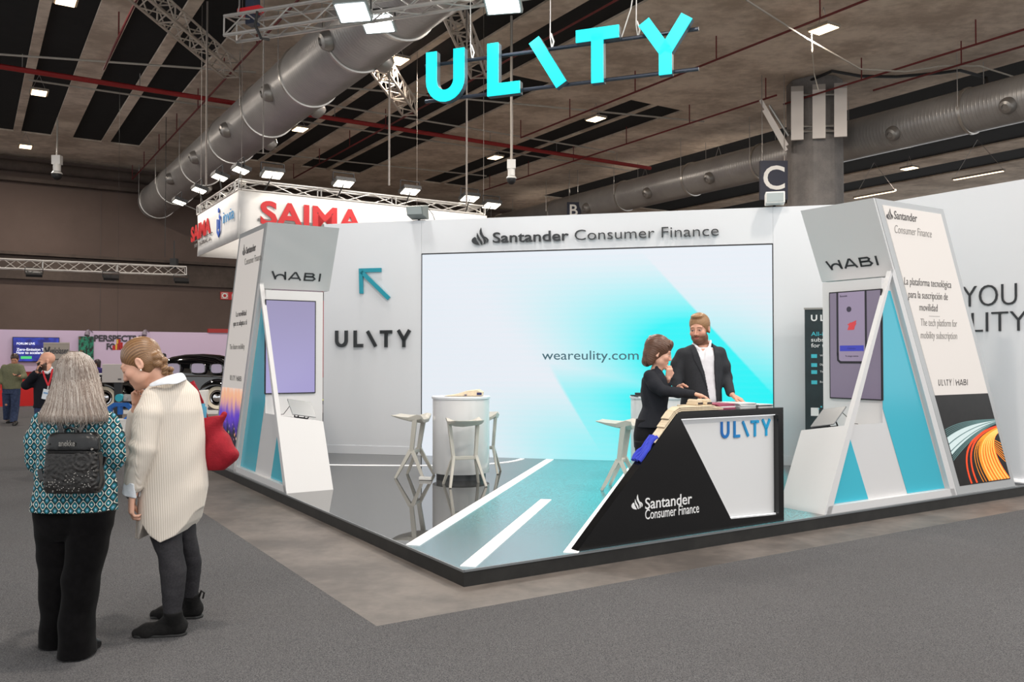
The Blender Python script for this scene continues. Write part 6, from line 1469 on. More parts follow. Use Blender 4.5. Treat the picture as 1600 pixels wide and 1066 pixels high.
# backpack
M_LEA = mat('black_leather', (20, 20, 21), .26, spec=.45, var=.3, vscale=20, bump=.10, bscale=60); M_EMB = mat('embossed_leather', (36, 34, 33), .38, spec=.4, var=.6, vscale=50, bump=.35, bscale=70); M_STUD = mat('stud_steel', (170, 166, 160), .25, .9)
bk = thing('backpack', 'black leather backpack with studded embossed front on the grey-haired woman\'s back', 'backpack', tuple(w1.o + L(108, 770, -.21)), 0)
bo = np.array(bk.location); Lb = lambda px, py, dy=-.215: L(px, py, dy) + w1.o - bo
Kf = Field((-.22, -.12, -.03), (.22, .12, .42), .005)
c = (Lb(66, 768) + Lb(150, 768)) / 2; t_ = (Lb(72, 680) + Lb(144, 680)) / 2
kst = []
for py, x0, x1, ry in ((677, 76, 140, .030), (681, 70, 146, .040), (695, 67.5, 149, .050), (730, 65, 151.5, .056), (755, 63.5, 153, .060), (767, 64.5, 152, .058), (771.5, 68, 149, .048)):
    a, b_2 = Lb(x0, py), Lb(x1, py); kst.append((a[2], (a[0] + b_2[0]) / 2, 0.045, (b_2[0] - a[0]) / 2, ry))
Kf.loft(kst, .02, 4.0); zseam = Lb(108, 706)[2]
Kf.add(lambda x, y, z: .004 * np.exp(-((z - zseam) / .004) ** 2) + .0015 * noise3((x, y, z), 60, 4)); fld('main_body', Kf, M_LEA, bk)
Pf = Field((-.22, -.13, -.03), (.22, .08, .30), .005)
Pf.loft([(z, x, .034, rx * .955, ry * .97) for z, x, y, rx, ry in kst if z < zseam - .0] + [(zseam - .008, kst[3][1], .034, kst[3][3] * .95, .046)], .02, 4.0)
cc1 = Lb(129, 720); cc1 = np.array((cc1[0], 0, cc1[2]))
def emb(x, y, z):
    r = np.sqrt((x - cc1[0]) ** 2 + (z - cc1[2]) ** 2); e = -.004 * np.exp(-((r - .048) / .005) ** 2) - .003 * np.exp(-((r - .024) / .006) ** 2)
    dm = np.clip((.17 - z - .35 * (x + .15) * -1) * 9, 0, 1); 
    return e - .003 * dm * np.maximum(0, np.sin(x * 150 + 2 * np.sin(z * 70)) * np.sin(z * 140 + 2 * np.sin(x * 60)))
Pf.add(emb); fld('front_pocket', Pf, M_EMB, bk)
mb = MB(); rr = random.Random(4)
yf = lambda x, z: .034 - .97 * np.interp(z, *zip(*sorted((q[0], q[4]) for q in kst))) * max(.05, 1 - abs((x - kst[3][1]) / (.95 * kst[3][3])) ** 4) ** .25
for i in range(100):
    x = rr.uniform(-.135, .135); z = rr.betavariate(1.3, 2.6) * .17 + .005
    if z > .07 + .11 * max(0, (x + .05) / .18): continue
    mb.ell((x + kst[3][1], yf(x + kst[3][1], z) - .001, z), (.0034, .002, .0034), 6, 4)
mb.build('stud_pattern', M_STUD, bk)
mb = MB(); a, b_2 = Lb(70, 706), Lb(147, 706); mb.tube([(a[0], .0, a[2]), (a[0] + .02, -.012, a[2] - .002), (b_2[0] - .02, -.012, b_2[2] - .002), (b_2[0], .0, b_2[2])], .0035, 6); mb.build('zip', M_LEA, bk)
mb = MB(); a, b_2 = Lb(78, 679), Lb(137, 679); mb.tube([(a[0], .02, a[2] - .004), ((a[0] + b_2[0]) / 2, .018, a[2] + .002), (b_2[0], .02, b_2[2] - .004)], .004, 6); mb.build('top_zip', mat('brass_zip', (176, 150, 96), .3, .8), bk)
mb = MB(); q = Lb(93, 697); add_text(mb, 'anekke', (q[0], -.0105, q[2]), (1, 0, 0), (0, 0, 1), .030, .085, depth=.004, bold=.012, nrm=(0, -1, 0)); mb.build('lettering', M_STUD, bk)
mb = MB()
for q in (Lb(74, 694), Lb(144, 702)): mb.lathe([(.007, 0), (.006, .004)], (q[0], -.006, q[2]), (0, -1, 0), 10)
mb.build('rivet', M_STUD, bk)
for pts in ([(99, 681, -.165), (92, 660, -.142), (82, 646, -.115), (80, 641, -.04)], [(120, 681, -.165), (130, 664, -.142), (141, 650, -.115), (148, 642, -.03)], [(150, 750, -.16), (156, 735, -.13), (163, 715, -.11)], [(66, 750, -.16), (62, 735, -.13)]):
    mb = MB(); P = [Vector(Lb(x, y, d)) for x, y, d in pts]
    for u, v in zip(P[:-1], P[1:]):
        d = (v - u).normalized(); X = d.cross(Vector((0, 1, 0))).normalized(); mb.box((u + v) / 2, ((v - u).length + .01, .030, .010), (d, X, d.cross(X)))
    mb.build('strap', M_LEA, bk, bevel=.003)
mb = MB(); mb.tube([Lb(101, 679, -.18), Lb(102, 671, -.18), Lb(110, 668, -.18), Lb(118, 671, -.18), Lb(119, 679, -.18)], .007, 8); mb.build('carry_loop', M_LEA, bk)
# ---------------------------------------------------------------- woman in the long cream sweater
w2 = Person(258, 5.11, 'woman in profile with braided brown hair, long cream ribbed sweater and dark leggings', h=.0055)
L = w2.L; th_ = R(32)
B = w2.field((-.36, -.30, -.01), (.30, .42, 1.76), .0048)
hd2 = Head(L(219.5, 569, .02), frame((-math.cos(th_), -.10, -math.sin(th_)), (-math.sin(th_), 0, math.cos(th_))), 1.16); hd2.build(B, .90, 1.0)
B.cap(L(240, 570, .02), L(262, 602, .03), .056, .062, .03)
B.loft(w2.st([(598, 240, 290, .07, .03), (615, 228, 302, .10, .02), (650, 230, 308, .11), (700, 232, 308, .11), (760, 232, 308, .12), (800, 242, 290, .08, .02)]), .03)
B.chain([L(236, 632, -.10), L(224, 700, -.16), L(209, 762, -.17), L(207, 775, -.17)], [.034, .030, .027, .026], .02)
hand(B, L(205.5, 774, -.17), (-.02, .0, -1), (.85, .45, .0), 1.06, (.75, .85, .95, 1.0), .05, -1, .5)
B.chain([L(232, 640, .16), L(214, 676, .22), L(213, 642, .14), L(213, 633, .12)], [.036, .030, .026, .024], .02)
hand(B, L(213, 632, .11), (-.05, -.10, 1), (.9, -.3, .15), .80, (1.5, 1.6, 1.6, 1.5), .04, 1, .9)
B.chain([L(262, 800, -.05), L(266, 868, -.10), L(269, 955, -.13)], [.05, .040, .030], .03); B.chain([L(285, 800, .06), L(298, 870, .16), L(298, 930, .20)], [.05, .04, .03], .03)
fld('body', B, M_SKIN, w2.root, lambda P: hd2.color(P, SKIN_A, brow=(96, 70, 52), lid=True))
# sweater
m, t, p = new_mat('cream_knit'); o = t.obj(); s = t.sep(o); a = t.node('ShaderNodeAttribute', attribute_name='col'); rb_ = t.sep(a.outputs['Color'])[0]
wv = t.math('SINE', t.math('MULTIPLY', rb_, 2 * math.pi / .0135)); nz = t.noise(o, 160, 2, .7)
t.link(t.mix(t.step(wv, -1, .2), s2l((206, 195, 182)), s2l((220, 211, 200))), p.inputs['Base Color']); p.inputs['Roughness'].default_value = .95; p.inputs['Specular IOR Level'].default_value = .1; p.inputs['Sheen Weight'].default_value = .2
t.bump(t.math('ADD', wv, t.math('MULTIPLY', nz.outputs[0], .8)), .25, .003, p); M_KNIT = m
Sw = w2.field((-.34, -.34, .55), (.32, .36, 1.56), .005)
Sw.loft(w2.st([(592, 252, 288, .07, .02), (598, 240, 294, .09, .02), (612, 226, 307, .125, .01), (640, 222, 315, .150), (680, 224, 318, .155), (720, 222, 320, .165), (760, 222, 322, .175), (800, 218, 316, .185), (845, 215, 312, .19)]), .02, 2.3, rot=14)
Sw.chain([L(241, 626, -.10), L(233, 648, -.145)], [.070, .078], .03); Sw.chain([L(233, 648, -.145), L(223, 700, -.185)], [.078, .074], .008); Sw.chain([L(223, 700, -.185), L(214, 732, -.18), L(209, 757, -.175)], [.074, .062, .055], .006)
Sw.chain([L(236, 632, .12), L(214, 675, .22), L(213, 648, .16)], [.07, .06, .05], .03)
hx = np.array([L(x, 800)[0] for x in (195, 214, 233, 243, 255, 270, 290, 303, 312, 330)]); hz = np.array([L(0, y)[2] for y in (830, 838, 836, 812, 828, 838, 829, 814, 797, 780)])
Sw.add(lambda x, y, z: 0 * x + .005 * noise3((x, y, z), 24, 8) + .006 * np.sin(z * 70 + x * 25 + 3 * np.sin(x * 20)) * np.exp(-(((x - L(222, 700)[0]) / .07) ** 2 + ((z - L(0, 700)[2]) / .10) ** 2)))
hf_ = lambda x: np.interp(x, hx, hz); g = Sw.grid(); Sw.F = np.where((g[1] > -.11) | (g[0] > L(228, 800)[0]), np.maximum(Sw.F, (hf_(g[0]) - g[2]).astype(np.float32)), Sw.F)
Sw.F = np.maximum(Sw.F, (L(0, 838)[2] - g[2]).astype(np.float32)); 
wq = L(209, 757, -.17); dd = unit(np.array((-.12, -.01, -.99))); near = (g[0] < L(231, 757)[0]) & (g[1] < -.09) & (g[2] < L(0, 735)[2]); cutp = sum((g[i] - wq[i]) * dd[i] for i in range(3)); Sw.F = np.where(near, np.maximum(Sw.F, cutp.astype(np.float32)), Sw.F)
def ribc(P):
    u = np.where((P[:, 0] < L(238, 700)[0]) & (P[:, 1] < -.10) & (P[:, 2] > .80), P[:, 1] * 1.0 + P[:, 2] * .25, P[:, 0] + .55 * P[:, 1] * np.sign(P[:, 0] + .05) + .04 * P[:, 2])
    c = np.zeros((len(P), 3)); c[:, 0] = u + 2.0; return c
fld('sweater', Sw, M_KNIT, w2.root, ribc)
# shirt collar and turned cuff
M_SHIRT = cloth_mat('white_shirt', (226, 230, 236), .75, .04, 40, .2, 200)
topE = [(236, 600, -.09), (246, 594, -.10), (260, 588, -.10), (274, 583.5, -.075), (285, 582, -.02), (284, 585, .05), (268, 591, .10), (248, 598, .12)]
botE = [(231, 606, -.125), (246, 603, -.15), (262, 600, -.155), (276, 602, -.14), (292, 593, -.04), (293, 594, .07), (272, 600, .15), (246, 606, .17)]
mb = MB(); mb.sm = True; mb.add([L(*q) for q in topE] + [(L(*u) + L(*v)) / 2 + np.array((0, -.004, .012)) for u, v in zip(topE, botE)] + [L(*q) for q in botE], [(r * 8 + i, r * 8 + i + 1, r * 8 + i + 9, r * 8 + i + 8) for r in (0, 1) for i in range(7)])
co_ = mb.build('shirt_collar', M_SHIRT, w2.root); sb_ = co_.modifiers.new('thick', 'SOLIDIFY'); sb_.thickness = .007; sb_.offset = 0; sb_ = co_.modifiers.new('round', 'SUBSURF'); sb_.levels = 2; sb_.render_levels = 2
Cu = w2.field((-.36, -.28, .72), (-.08, -.06, .98), .0045); Cu.cap(L(212, 752, -.17), L(206, 772, -.17), .060, .050, .01); Cu.add(lambda x, y, z: .003 * noise3((x, y, z), 90, 3)); Cu.cut(L(206, 775, -.17), (-.3, 0, -1)); Cu.cut(L(212, 753, -.17), (.3, 0, 1)); Cu.cap(L(213, 745, -.17), L(203, 790, -.17), .038, .036, .004, 'd'); fld('shirt_cuff', Cu, M_SHIRT, w2.root)
mb = MB(); q = L(206.5, 778, -.17); mb.lathe([(.030, 0), (.031, .004), (.030, .008)], q, (0, 0, 1), 16); mb.build('bracelet', mat('dark_band', (60, 52, 48), .4), w2.root)
# leggings and boots
M_LEG = cloth_mat('dark_leggings', (48, 47, 50), .85, .18, 90, .3, 260); M_SUEDE = cloth_mat('black_suede', (28, 27, 27), .85, .2, 60, .3, 200)
Lf = w2.field((-.20, -.28, .10), (.26, .36, .95)); 
Lf.loft(w2.st([(790, 234, 292, .12, -.03), (838, 236, 282, .095, -.06), (868, 249, 285, .072, -.10), (893, 250.5, 291, .075, -.11), (925, 254, 287, .060, -.13), (958, 257, 282, .050, -.135)]), .012, 2.1); Lf.loft(w2.st([(790, 266, 304, .11, .07), (835, 282, 304, .085, .11), (878, 285.5, 314, .066, .16), (905, 287.5, 312, .060, .19), (932, 288, 309, .050, .205)]), .012, 2.1)
Lf.add(lambda x, y, z: .0025 * noise3((x, y, z), 50, 6)); fld('leggings', Lf, M_LEG, w2.root)
for heel, toe, sh, dy in (((292, 993), (205, 997), (270, 955), -.135), ((317, 966), (233, 967), (298, 928), .205)):
    h_, t_ = np.array(at_z(*heel, 0)) - w2.o, np.array(at_z(*toe, 0)) - w2.o; Sf = Field(np.minimum(h_, t_) - (.06, .10, .06), np.maximum(h_, t_) + (.06, .10, .34), .005)
    shoe_f(Sf, h_, t_, .046, k=.025); tp = L(*sh, dy); ak = h_ + unit(t_ - h_) * .062 + np.array((0, 0, .06)); Sf.cap(ak, tp, .048, .052, .03); Sf.cap(ak + unit(t_ - h_) * .05, ak + unit(t_ - h_) * .02 + (0, 0, .05), .046, .045, .03)
    Sf.cut(tp, (0, 0, 1)); Sf.cut((0, 0, .004), (0, 0, -1)); bt = fld('boot', Sf, M_SUEDE, w2.root)
    if heel[0] < 300: mb = None
    else: mb = MB(); e = tp - unit(t_ - h_) * .052; mb.tube([e + (0, 0, -.02), e - unit(t_ - h_) * .012 + (0, 0, .018), e - unit(t_ - h_) * .03 + (0, 0, .005), e - unit(t_ - h_) * .022 + (0, 0, -.03)], .006, 6)
    if mb: mb.build('pull_loop', M_SUEDE, bt)
    sb = Field(np.minimum(h_, t_) - .06, np.maximum(h_, t_) + .06, .005); d = unit(t_ - h_); Ln = np.linalg.norm(t_ - h_); sb.cap(h_ + d * .045 + (0, 0, .01), h_ + d * (Ln - .05) + (0, 0, .01), .046, .040, .0); sb.F = np.maximum(sb.F, np.abs(sb.grid()[2] - .011) - .010); fld('sole', sb, mat('boot_sole', (20, 20, 20), .6), bt)
# hair with braid
Hf = Field(hd2.c - .20, hd2.c + .24, .0042); hd2.cap_hair(Hf, .010, .016)
Lh = lambda P: hd2.loc(P)
gx, gy, gz = Hf.grid(); sh_ = np.broadcast_shapes(gx.shape, gy.shape, gz.shape)
Pg = np.stack([np.broadcast_to(q, sh_) for q in (gx, gy, gz)], -1).reshape(-1, 3); lc = Lh(Pg); fl_ = np.arctan2(lc[:, 0], lc[:, 2] + .03)
Hf.F += (.0008 * np.sin(fl_ * 52 + 9 * lc[:, 1] + 2 * np.sin(lc[:, 1] * 40)) + .0006 * np.sin(fl_ * 97 - 14 * lc[:, 1])).reshape(sh_).astype(np.float32)
br = [L(244, 556, -.02), L(251, 566, -.025), L(257, 573, -.02), L(262, 580, -.015), L(267, 587, -.01), L(273, 594, -.005)]
Hf.ell(L(243, 562, -.0), (.050, .055, .048), .02)
for i, q in enumerate(br):
    for sgn in (-1, 1): Hf.ell(q + np.array((.010 * sgn * (i % 2 * 2 - 1), .016 * sgn, .010 * sgn)), (.030 - .003 * i, .024 - .002 * i, .026 - .003 * i), .006)
def hc2(P):
    l_ = Lh(P); f_ = np.arctan2(l_[:, 0], l_[:, 2] + .03); v = .5 + .3 * np.sin(f_ * 60 + 14 * l_[:, 1]) + .2 * np.sin(f_ * 131 - 9 * l_[:, 1]); v = np.clip(v, 0, 1)[:, None]
    return lin((84, 56, 38)) * (1 - v) + lin((160, 122, 84)) * v
fld('hair', Hf, M_HAIR, w2.root, hc2)
mb = MB(); q = hd2.p(-.084, -.008, -.046); mb.ell(q, (.006, .006, .006), 10, 8); q = hd2.p(.084, -.008, -.046); mb.ell(q, (.006, .006, .006), 10, 8); mb.build('earring', mat('pearl', (240, 232, 220), .2), w2.root)
# red shoulder bag
M_REDB = cloth_mat('red_canvas', (150, 30, 42), .75, .1, 25, .3, 120)
rbag = thing('shoulder_bag', 'red canvas shoulder bag hanging behind the woman in the cream sweater', 'bag', tuple(w2.o + L(345, 733, .10)), 0)
ro = np.array(rbag.location); Lr = lambda px, py, dy=.10: L(px, py, dy) + w2.o - ro
Rf = Field((-.22, -.16, -.03), (.20, .16, .42), .005)
def rst(rows): 
    out = []
    for py, x0, x1, ry in rows: a, b_2 = Lr(x0, py), Lr(x1, py); out.append((a[2], (a[0] + b_2[0]) / 2, a[1], (b_2[0] - a[0]) / 2, ry))
    return out
Rf.loft(rst([(651, 313, 350, .05), (665, 313, 347, .065), (685, 314, 357, .075), (700, 315, 369, .078), (707, 316, 374, .076), (716, 317, 371, .074), (728, 319, 360, .066), (735, 322, 350, .05)]), .01, 2.4)
Rf.cap(Lr(346, 655), Lr(350, 648), .016, .012, .01); Rf.cap(Lr(315, 660), Lr(313, 646), .02, .014, .01)
Rf.add(lambda x, y, z: .007 * np.sin(x * 28 + z * -22 + 1.5 * np.sin(z * 12)) * np.clip(z * 5, 0, 1) + .004 * noise3((x, y, z), 32, 9))
mid = Lr(331, 652); Rf.ell(mid + np.array((0, 0, .012)), (.055, .035, .03), .01, None, 'd'); fld('bag_body', Rf, M_REDB, rbag)
mb = MB(); 
for pts in ([(315, 656, .08), (310, 630, .06), (305, 612, .05), (300, 600, .06)], [(321, 652, .12), (314, 628, .10), (306, 610, .09), (300, 598, .09)]):
    P = [Vector(Lr(*q)) for q in pts]
    for u, v in zip(P[:-1], P[1:]): d = (v - u).normalized(); X = d.cross(Vector((0, 1, 0))).normalized(); mb.box((u + v) / 2, ((v - u).length + .012, .030, .008), (d, X, d.cross(X)))
mb.build('strap', M_REDB, rbag)
mb = MB(); a = Vector(Lr(317, 650)); mb.tube([a - Z * .03, a + Z * .055], .022, 12); mb.tube([a + Z * .055, a + Z * .075], .013, 10); o = place(mb, 'bottle', mat('bottle_blue', (84, 160, 190), .25), 'blue bottle poking out of the red shoulder bag', 'bottle'); o.location = o.location + Vector(ro)
# ---------------------------------------------------------------- man in a dark suit behind the desk
M_SUIT = cloth_mat('charcoal_suit', (52, 54, 58), .8, .12, 120, .25, 260); M_SUIT2 = cloth_mat('black_suit', (38, 40, 46), .8, .12, 120, .25, 260); M_TROUS = cloth_mat('dark_trousers', (28, 28, 31), .8, .12, 120, .2, 260)
def fine_hair(hd, F, parent, c1, c2, amp=.0007, fr=70, name='hair'):
    gx, gy, gz = F.grid(); sh_ = np.broadcast_shapes(gx.shape, gy.shape, gz.shape)
    Pg = np.stack([np.broadcast_to(q, sh_) for q in (gx, gy, gz)], -1).reshape(-1, 3); lc = hd.loc(Pg); f_ = np.arctan2(lc[:, 0], lc[:, 2] + .03)
    F.F += (amp * np.sin(f_ * fr + 30 * lc[:, 1]) + amp * .6 * np.sin(f_ * fr * .6 - 70 * lc[:, 1])).reshape(sh_).astype(np.float32)
    def hc(P):
        l_ = hd.loc(P); f_ = np.arctan2(l_[:, 0], l_[:, 2] + .03); v = np.clip(.5 + .35 * np.sin(f_ * fr * 1.3 + 40 * l_[:, 1]) + .25 * np.sin(f_ * 90 - 60 * l_[:, 1] + l_[:, 2] * 90), 0, 1)[:, None]; return lin(c1) * (1 - v) + lin(c2) * v
    return fld(name, F, M_HAIR, parent, hc)
sm_ = Person(1096, 8.24, 'tall bearded man in a dark suit and open white shirt behind the desk', PZ, .006); L = sm_.L
hd = Head(L(1092.5, 514, -.02), frame((-.50, -.84, -.20), (-.06, -.05, 1)), 1.13)
B = sm_.field((-.40, -.42, -.01), (.46, .34, 2.0), .0055); hd.build(B, 1.12, 1.05, 1)
B.cap(L(1096, 528, .01), L(1098, 552, .02), .062, .072, .03); B.loft(sm_.st([(545, 1068, 1120, .09), (560, 1062, 1126, .11), (600, 1068, 1124, .11), (640, 1068, 1124, .11), (670, 1068, 1124, .11)]), .03)
for x0, x1 in ((1080, 1078), (1110, 1114)): B.chain([L(x0, 660), L(x1, 730), np.array((L(x1, 800)[0], .02, .06))], [.08, .055, .04], .03)
lw = L(1143, 616, -.16); rw = L(1060, 606, -.20)
B.chain([L(1124, 556, .0), L(1134, 590, .02), lw], [.034, .030, .028], .02); B.chain([L(1066, 556), L(1057, 592, -.06), rw], [.034, .030, .026], .02)
hand(B, lw + np.array((.008, -.01, -.012)), (.80, -.35, -.45), (-.30, .2, -.9), 1.0, (.35, .4, .45, .5), .12, -1, .3); hand(B, rw, (.2, -.9, -.4), (.9, 0, -.2), 1.0)
fld('body', B, M_SKIN, sm_.root, lambda P: hd.color(P, SKIN_B, beard=(104, 68, 48), brow=(120, 82, 54), blush=.15))
Hf = Field(hd.c - .18, hd.c + .2, .0045); hd.cap_hair(Hf, .012, .016); Hf.ell(hd.p(0, .015, .112), (.062, .062, .026), .02, hd.M); Hf.cut(hd.p(0, .02, -.028), .20 * hd.M[1] - hd.M[2]); fine_hair(hd, Hf, sm_.root, (112, 80, 52), (186, 144, 100))
# shirt, jacket with open front, trousers
Sh = sm_.field((-.30, -.30, .9), (.30, .25, 1.72)); Sh.loft(sm_.st([(543, 1080, 1114, .085), (556, 1066, 1124, .118, -.01), (580, 1066, 1126, .128, -.01), (625, 1068, 1125, .128, -.01), (668, 1068, 1125, .125)]), .02)
Sh.chain([L(1083, 537, -.02), L(1088, 542, -.075), L(1094, 547, -.095), L(1099, 556, -.125)], [.012, .012, .012, .008], .010); Sh.chain([L(1110, 533, .0), L(1109, 540, -.06), L(1105, 547, -.09), L(1100, 556, -.125)], [.012, .012, .012, .008], .010); Sh.cap(L(1090, 535, .06), L(1108, 535, .06), .02, None, .02)
Sh.cap(hd.c + (.02, -.10, -.15), L(1099, 562, -.14), .050, .010, .008, 'd'); Sh.add(lambda x, y, z: .003 * noise3((x, y, z), 45, 1)); fld('shirt', Sh, cloth_mat('suit_shirt', (232, 232, 236), .7, .03, 40, .2, 200), sm_.root)
J = sm_.field((-.42, -.36, .72), (.48, .30, 1.74), .0055)
J.loft(sm_.st([(538, 1082, 1112, .085, .015), (543, 1070, 1120, .10, .01), (552, 1061, 1128, .125), (575, 1062, 1130, .145), (610, 1066, 1127, .150), (640, 1062, 1128, .155), (672, 1060, 1130, .155)]), .02)
J.chain([L(1066, 554), L(1059, 570), L(1056, 594, -.06), L(1059, 606, -.17)], [.062, .062, .055, .045], .03); J.chain([L(1124, 551), L(1131, 572), L(1135, 591, .02), L(1141, 613, -.14)], [.060, .058, .052, .044], .03)
g = J.grid(); zt_ = L(0, 536)[2]; zb_ = L(0, 628)[2]
ctr = L(1097, 536)[0] + (L(1110, 628)[0] - L(1097, 536)[0]) * (zt_ - g[2]) / (zt_ - zb_); wid = np.interp(g[2], [zb_ - .2, zb_, (zt_ + zb_) / 2, zt_ - .05, zt_ + .02], [.030, .034, .050, .085, .085])
gap = np.abs(g[0] - ctr) - wid; J.F = np.where(g[1] < 0.0, np.maximum(J.F, -np.minimum(gap, .3).astype(np.float32) * 0 + np.where(gap < 0, (-gap), J.F).astype(np.float32)), J.F)
wl = np.interp(g[2], [zb_ + .10, zt_ - .16, zt_ - .05, zt_ - .01], [0.0, .060, .050, .035]); J.F = J.F - np.where((gap > 0) & (gap < wl) & (g[1] < -.02), .008, 0).astype(np.float32)
J.chain([L(1083, 542, -.02), L(1088, 537, .06), L(1098, 535, .085), L(1108, 537, .06), L(1113, 541, -.01)], [.014] * 5, .016)
J.add(lambda x, y, z: .0035 * noise3((x, y, z), 30, 3)); fld('jacket', J, M_SUIT, sm_.root)
Tp = sm_.field((-.3, -.25, .02), (.3, .25, 1.0)); Tp.loft(sm_.st([(640, 1066, 1126, .12), (675, 1064, 1128, .125), (690, 1066, 1126, .12)]), .02)
for x0, x1 in ((1064, 1096), (1096, 1128)): Tp.loft(sm_.st([(675, x0, x1, .11), (730, x0 + 3, x1 - 3, .09), (790, x0 + 5, x1 - 5, .075), (812, x0 + 5, x1 - 5, .08)]), .01)
fld('trousers', Tp, M_TROUS, sm_.root)
for x in (1080, 1112):
    h_ = np.array((L(x, 800)[0], .06, 0.0)); Sf = Field(h_ + (-.08, -.32, 0), h_ + (.08, .08, .14), .007); shoe_f(Sf, h_, h_ + (0, -.26, 0)); Sf.cut((0, 0, .003), (0, 0, -1)); fld('shoe', Sf, M_SHOE, sm_.root)
# ---------------------------------------------------------------- woman in a dark blazer reaching over the desk
sw_ = Person(1022, 7.92, 'woman with brown half-tied hair in a black blazer reaching over the desk', PZ, .006); L = sw_.L
hd = Head(L(1030.5, 551, .0), frame((.95, -.16, -.30), (.28, -.03, .95)), 1.15)
B = sw_.field((-.30, -.34, -.01), (.62, .34, 1.80), .0052); hd.build(B, .88, .95)
B.cap(L(1031, 562), L(1024, 585), .048, .058, .025); B.loft(sw_.st([(586, 1008, 1036, .12), (610, 1006, 1036, .12), (650, 1006, 1036, .11), (680, 998, 1032, .12)]), .03)
B.chain([L(1014, 586, -.12), L(1033, 609, -.20), L(1083, 615, -.16)], [.032, .028, .024], .02); hand(B, L(1083, 615, -.16), (.93, .1, -.24), (-.2, .1, -.95), 1.0, (.25, .3, .4, .45), .12, 1, .3)
B.chain([L(1022, 588, .14), L(1034, 612, .10), L(1044, 592, -.03)], [.032, .028, .024], .02); hand(B, L(1044.5, 591, -.03), (.10, -.15, 1), (-.5, .85, .1), .9, (1.5, 1.6, 1.6, 1.6), .05, -1, .9)
B.chain([L(1010, 690), L(1010, 745), np.array((L(1008, 800)[0], .0, .06))], [.07, .05, .035], .03)
fld('body', B, M_SKIN, sw_.root, lambda P: hd.color(P, SKIN_A, brow=(74, 52, 42)))
Hf = Field(hd.c - .24, hd.c + .2, .0045); hd.cap_hair(Hf, .018, .040); 
Hf.ell(hd.p(0, .058, .082), (.074, .036, .045), .02, hd.M); Hf.ell(hd.p(0, -.075, -.04), (.068, .05, .10), .03, hd.M); Hf.ell(hd.p(0, -.075, -.10), (.060, .045, .045), .03, hd.M); Hf.ell(hd.p(0, -.075, .085), (.04, .04, .03), .02, hd.M)
for q in (-1, 1): Hf.ell(hd.p(q * .070, -.045, -.05), (.02, .04, .085), .02, hd.M)
fine_hair(hd, Hf, sw_.root, (58, 38, 30), (118, 82, 62), .0010, 60)
mb = MB(); mb.ell(hd.p(0, -.105, .10), (.018, .018, .014)); mb.build('hair_tie', mat('hair_tie', (180, 160, 140), .5), sw_.root)
J = sw_.field((-.34, -.36, .70), (.55, .32, 1.62), .0052)
J.loft(sw_.st([(577, 1018, 1032, .07), (583, 1010, 1036, .11), (592, 1003, 1041, .135), (610, 1001, 1045, .14), (636, 1004, 1042, .125), (652, 998, 1044, .14), (668, 992, 1046, .155)]), .02)
J.chain([L(1016, 588, -.11), L(1024, 602, -.17), L(1035, 611, -.205)], [.062, .058, .052], .03); J.chain([L(1035, 611, -.205), L(1060, 614, -.18), L(1081, 615.5, -.162)], [.052, .046, .038], .02)
J.chain([L(1024, 590, .13), L(1036, 613, .10), L(1043, 600, .02)], [.055, .048, .04], .02); J.cap(L(1026, 574, -.06), L(1042, 604, -.06), .014, .012, .015)
J.add(lambda x, y, z: .004 * noise3((x, y, z), 32, 4)); J.cut((0, 0, L(0, 667)[2]), (0, 0, -1)); fld('blazer', J, M_SUIT2, sw_.root)
Tp = sw_.field((-.3, -.25, .02), (.3, .25, 1.0)); Tp.loft(sw_.st([(655, 994, 1040, .13), (680, 990, 1036, .13), (700, 991, 1032, .12)]), .02)
for dy in (-.08, .08): Tp.loft(sw_.st([(690, 991, 1030, .085), (720, 994, 1024, .075), (750, 998, 1020, .06), (800, 1000, 1018, .05), (824, 1000, 1018, .05)], dy), .01)
fld('trousers', Tp, M_TROUS, sw_.root)
for dy in (-.08, .08):
    h_ = np.array((L(1000, 800)[0], dy, 0.0)); Sf = Field(h_ + (-.06, -.08, 0), h_ + (.32, .08, .14), .007); shoe_f(Sf, h_, h_ + (.24, 0, 0), .036); Sf.cut((0, 0, .003), (0, 0, -1)); fld('shoe', Sf, M_SHOE, sw_.root)
# ---------------------------------------------------------------- bald man on the phone
bm_ = Person(64, 12.6, 'bald bearded man with red lanyard talking on a phone', h=.009); L = bm_.L
hd = Head(L(72, 564), frame((-.88, -.46, .0)), 1.08)
B = bm_.field((-.50, -.42, 0), (.42, .32, 1.78), .0085); hd.build(B, 1.1, 1.05, 1); B.cap(L(73, 572), L(73, 588), .06, .07, .03)
B.loft(bm_.st([(588, 58, 90, .10), (610, 56, 92, .11), (640, 56, 90, .11), (660, 58, 88, .11)]), .03)
B.chain([L(57, 588), L(42, 602, -.08), L(57, 582, -.16)], [.05, .042, .03], .02); hand(B, L(57, 581, -.165), (.35, -.1, .9), (.85, .4, 0), 1.0, (.9, 1., 1.1, 1.2), .06, 1, .8); B.chain([L(92, 590), L(95, 615), L(93, 640, -.08)], [.05, .04, .03], .02); hand(B, L(93, 641, -.08), (0, -.1, -1), (-1, 0, 0))
for x in (66, 82): B.chain([L(x, 655), L(x, 695), np.array((L(x, 725)[0], .02, .05))], [.08, .055, .04], .03)
fld('body', B, M_SKIN, bm_.root, lambda P: hd.color(P, SKIN_B, beard=(62, 48, 40), brow=(60, 46, 38)))
Sw = bm_.field((-.52, -.40, .8), (.46, .30, 1.58), .0085); Sw.loft(bm_.st([(583, 68, 80, .08), (588, 60, 88, .12), (600, 55, 92, .14), (630, 55, 91, .15), (637, 54, 91, .15)]), .03)
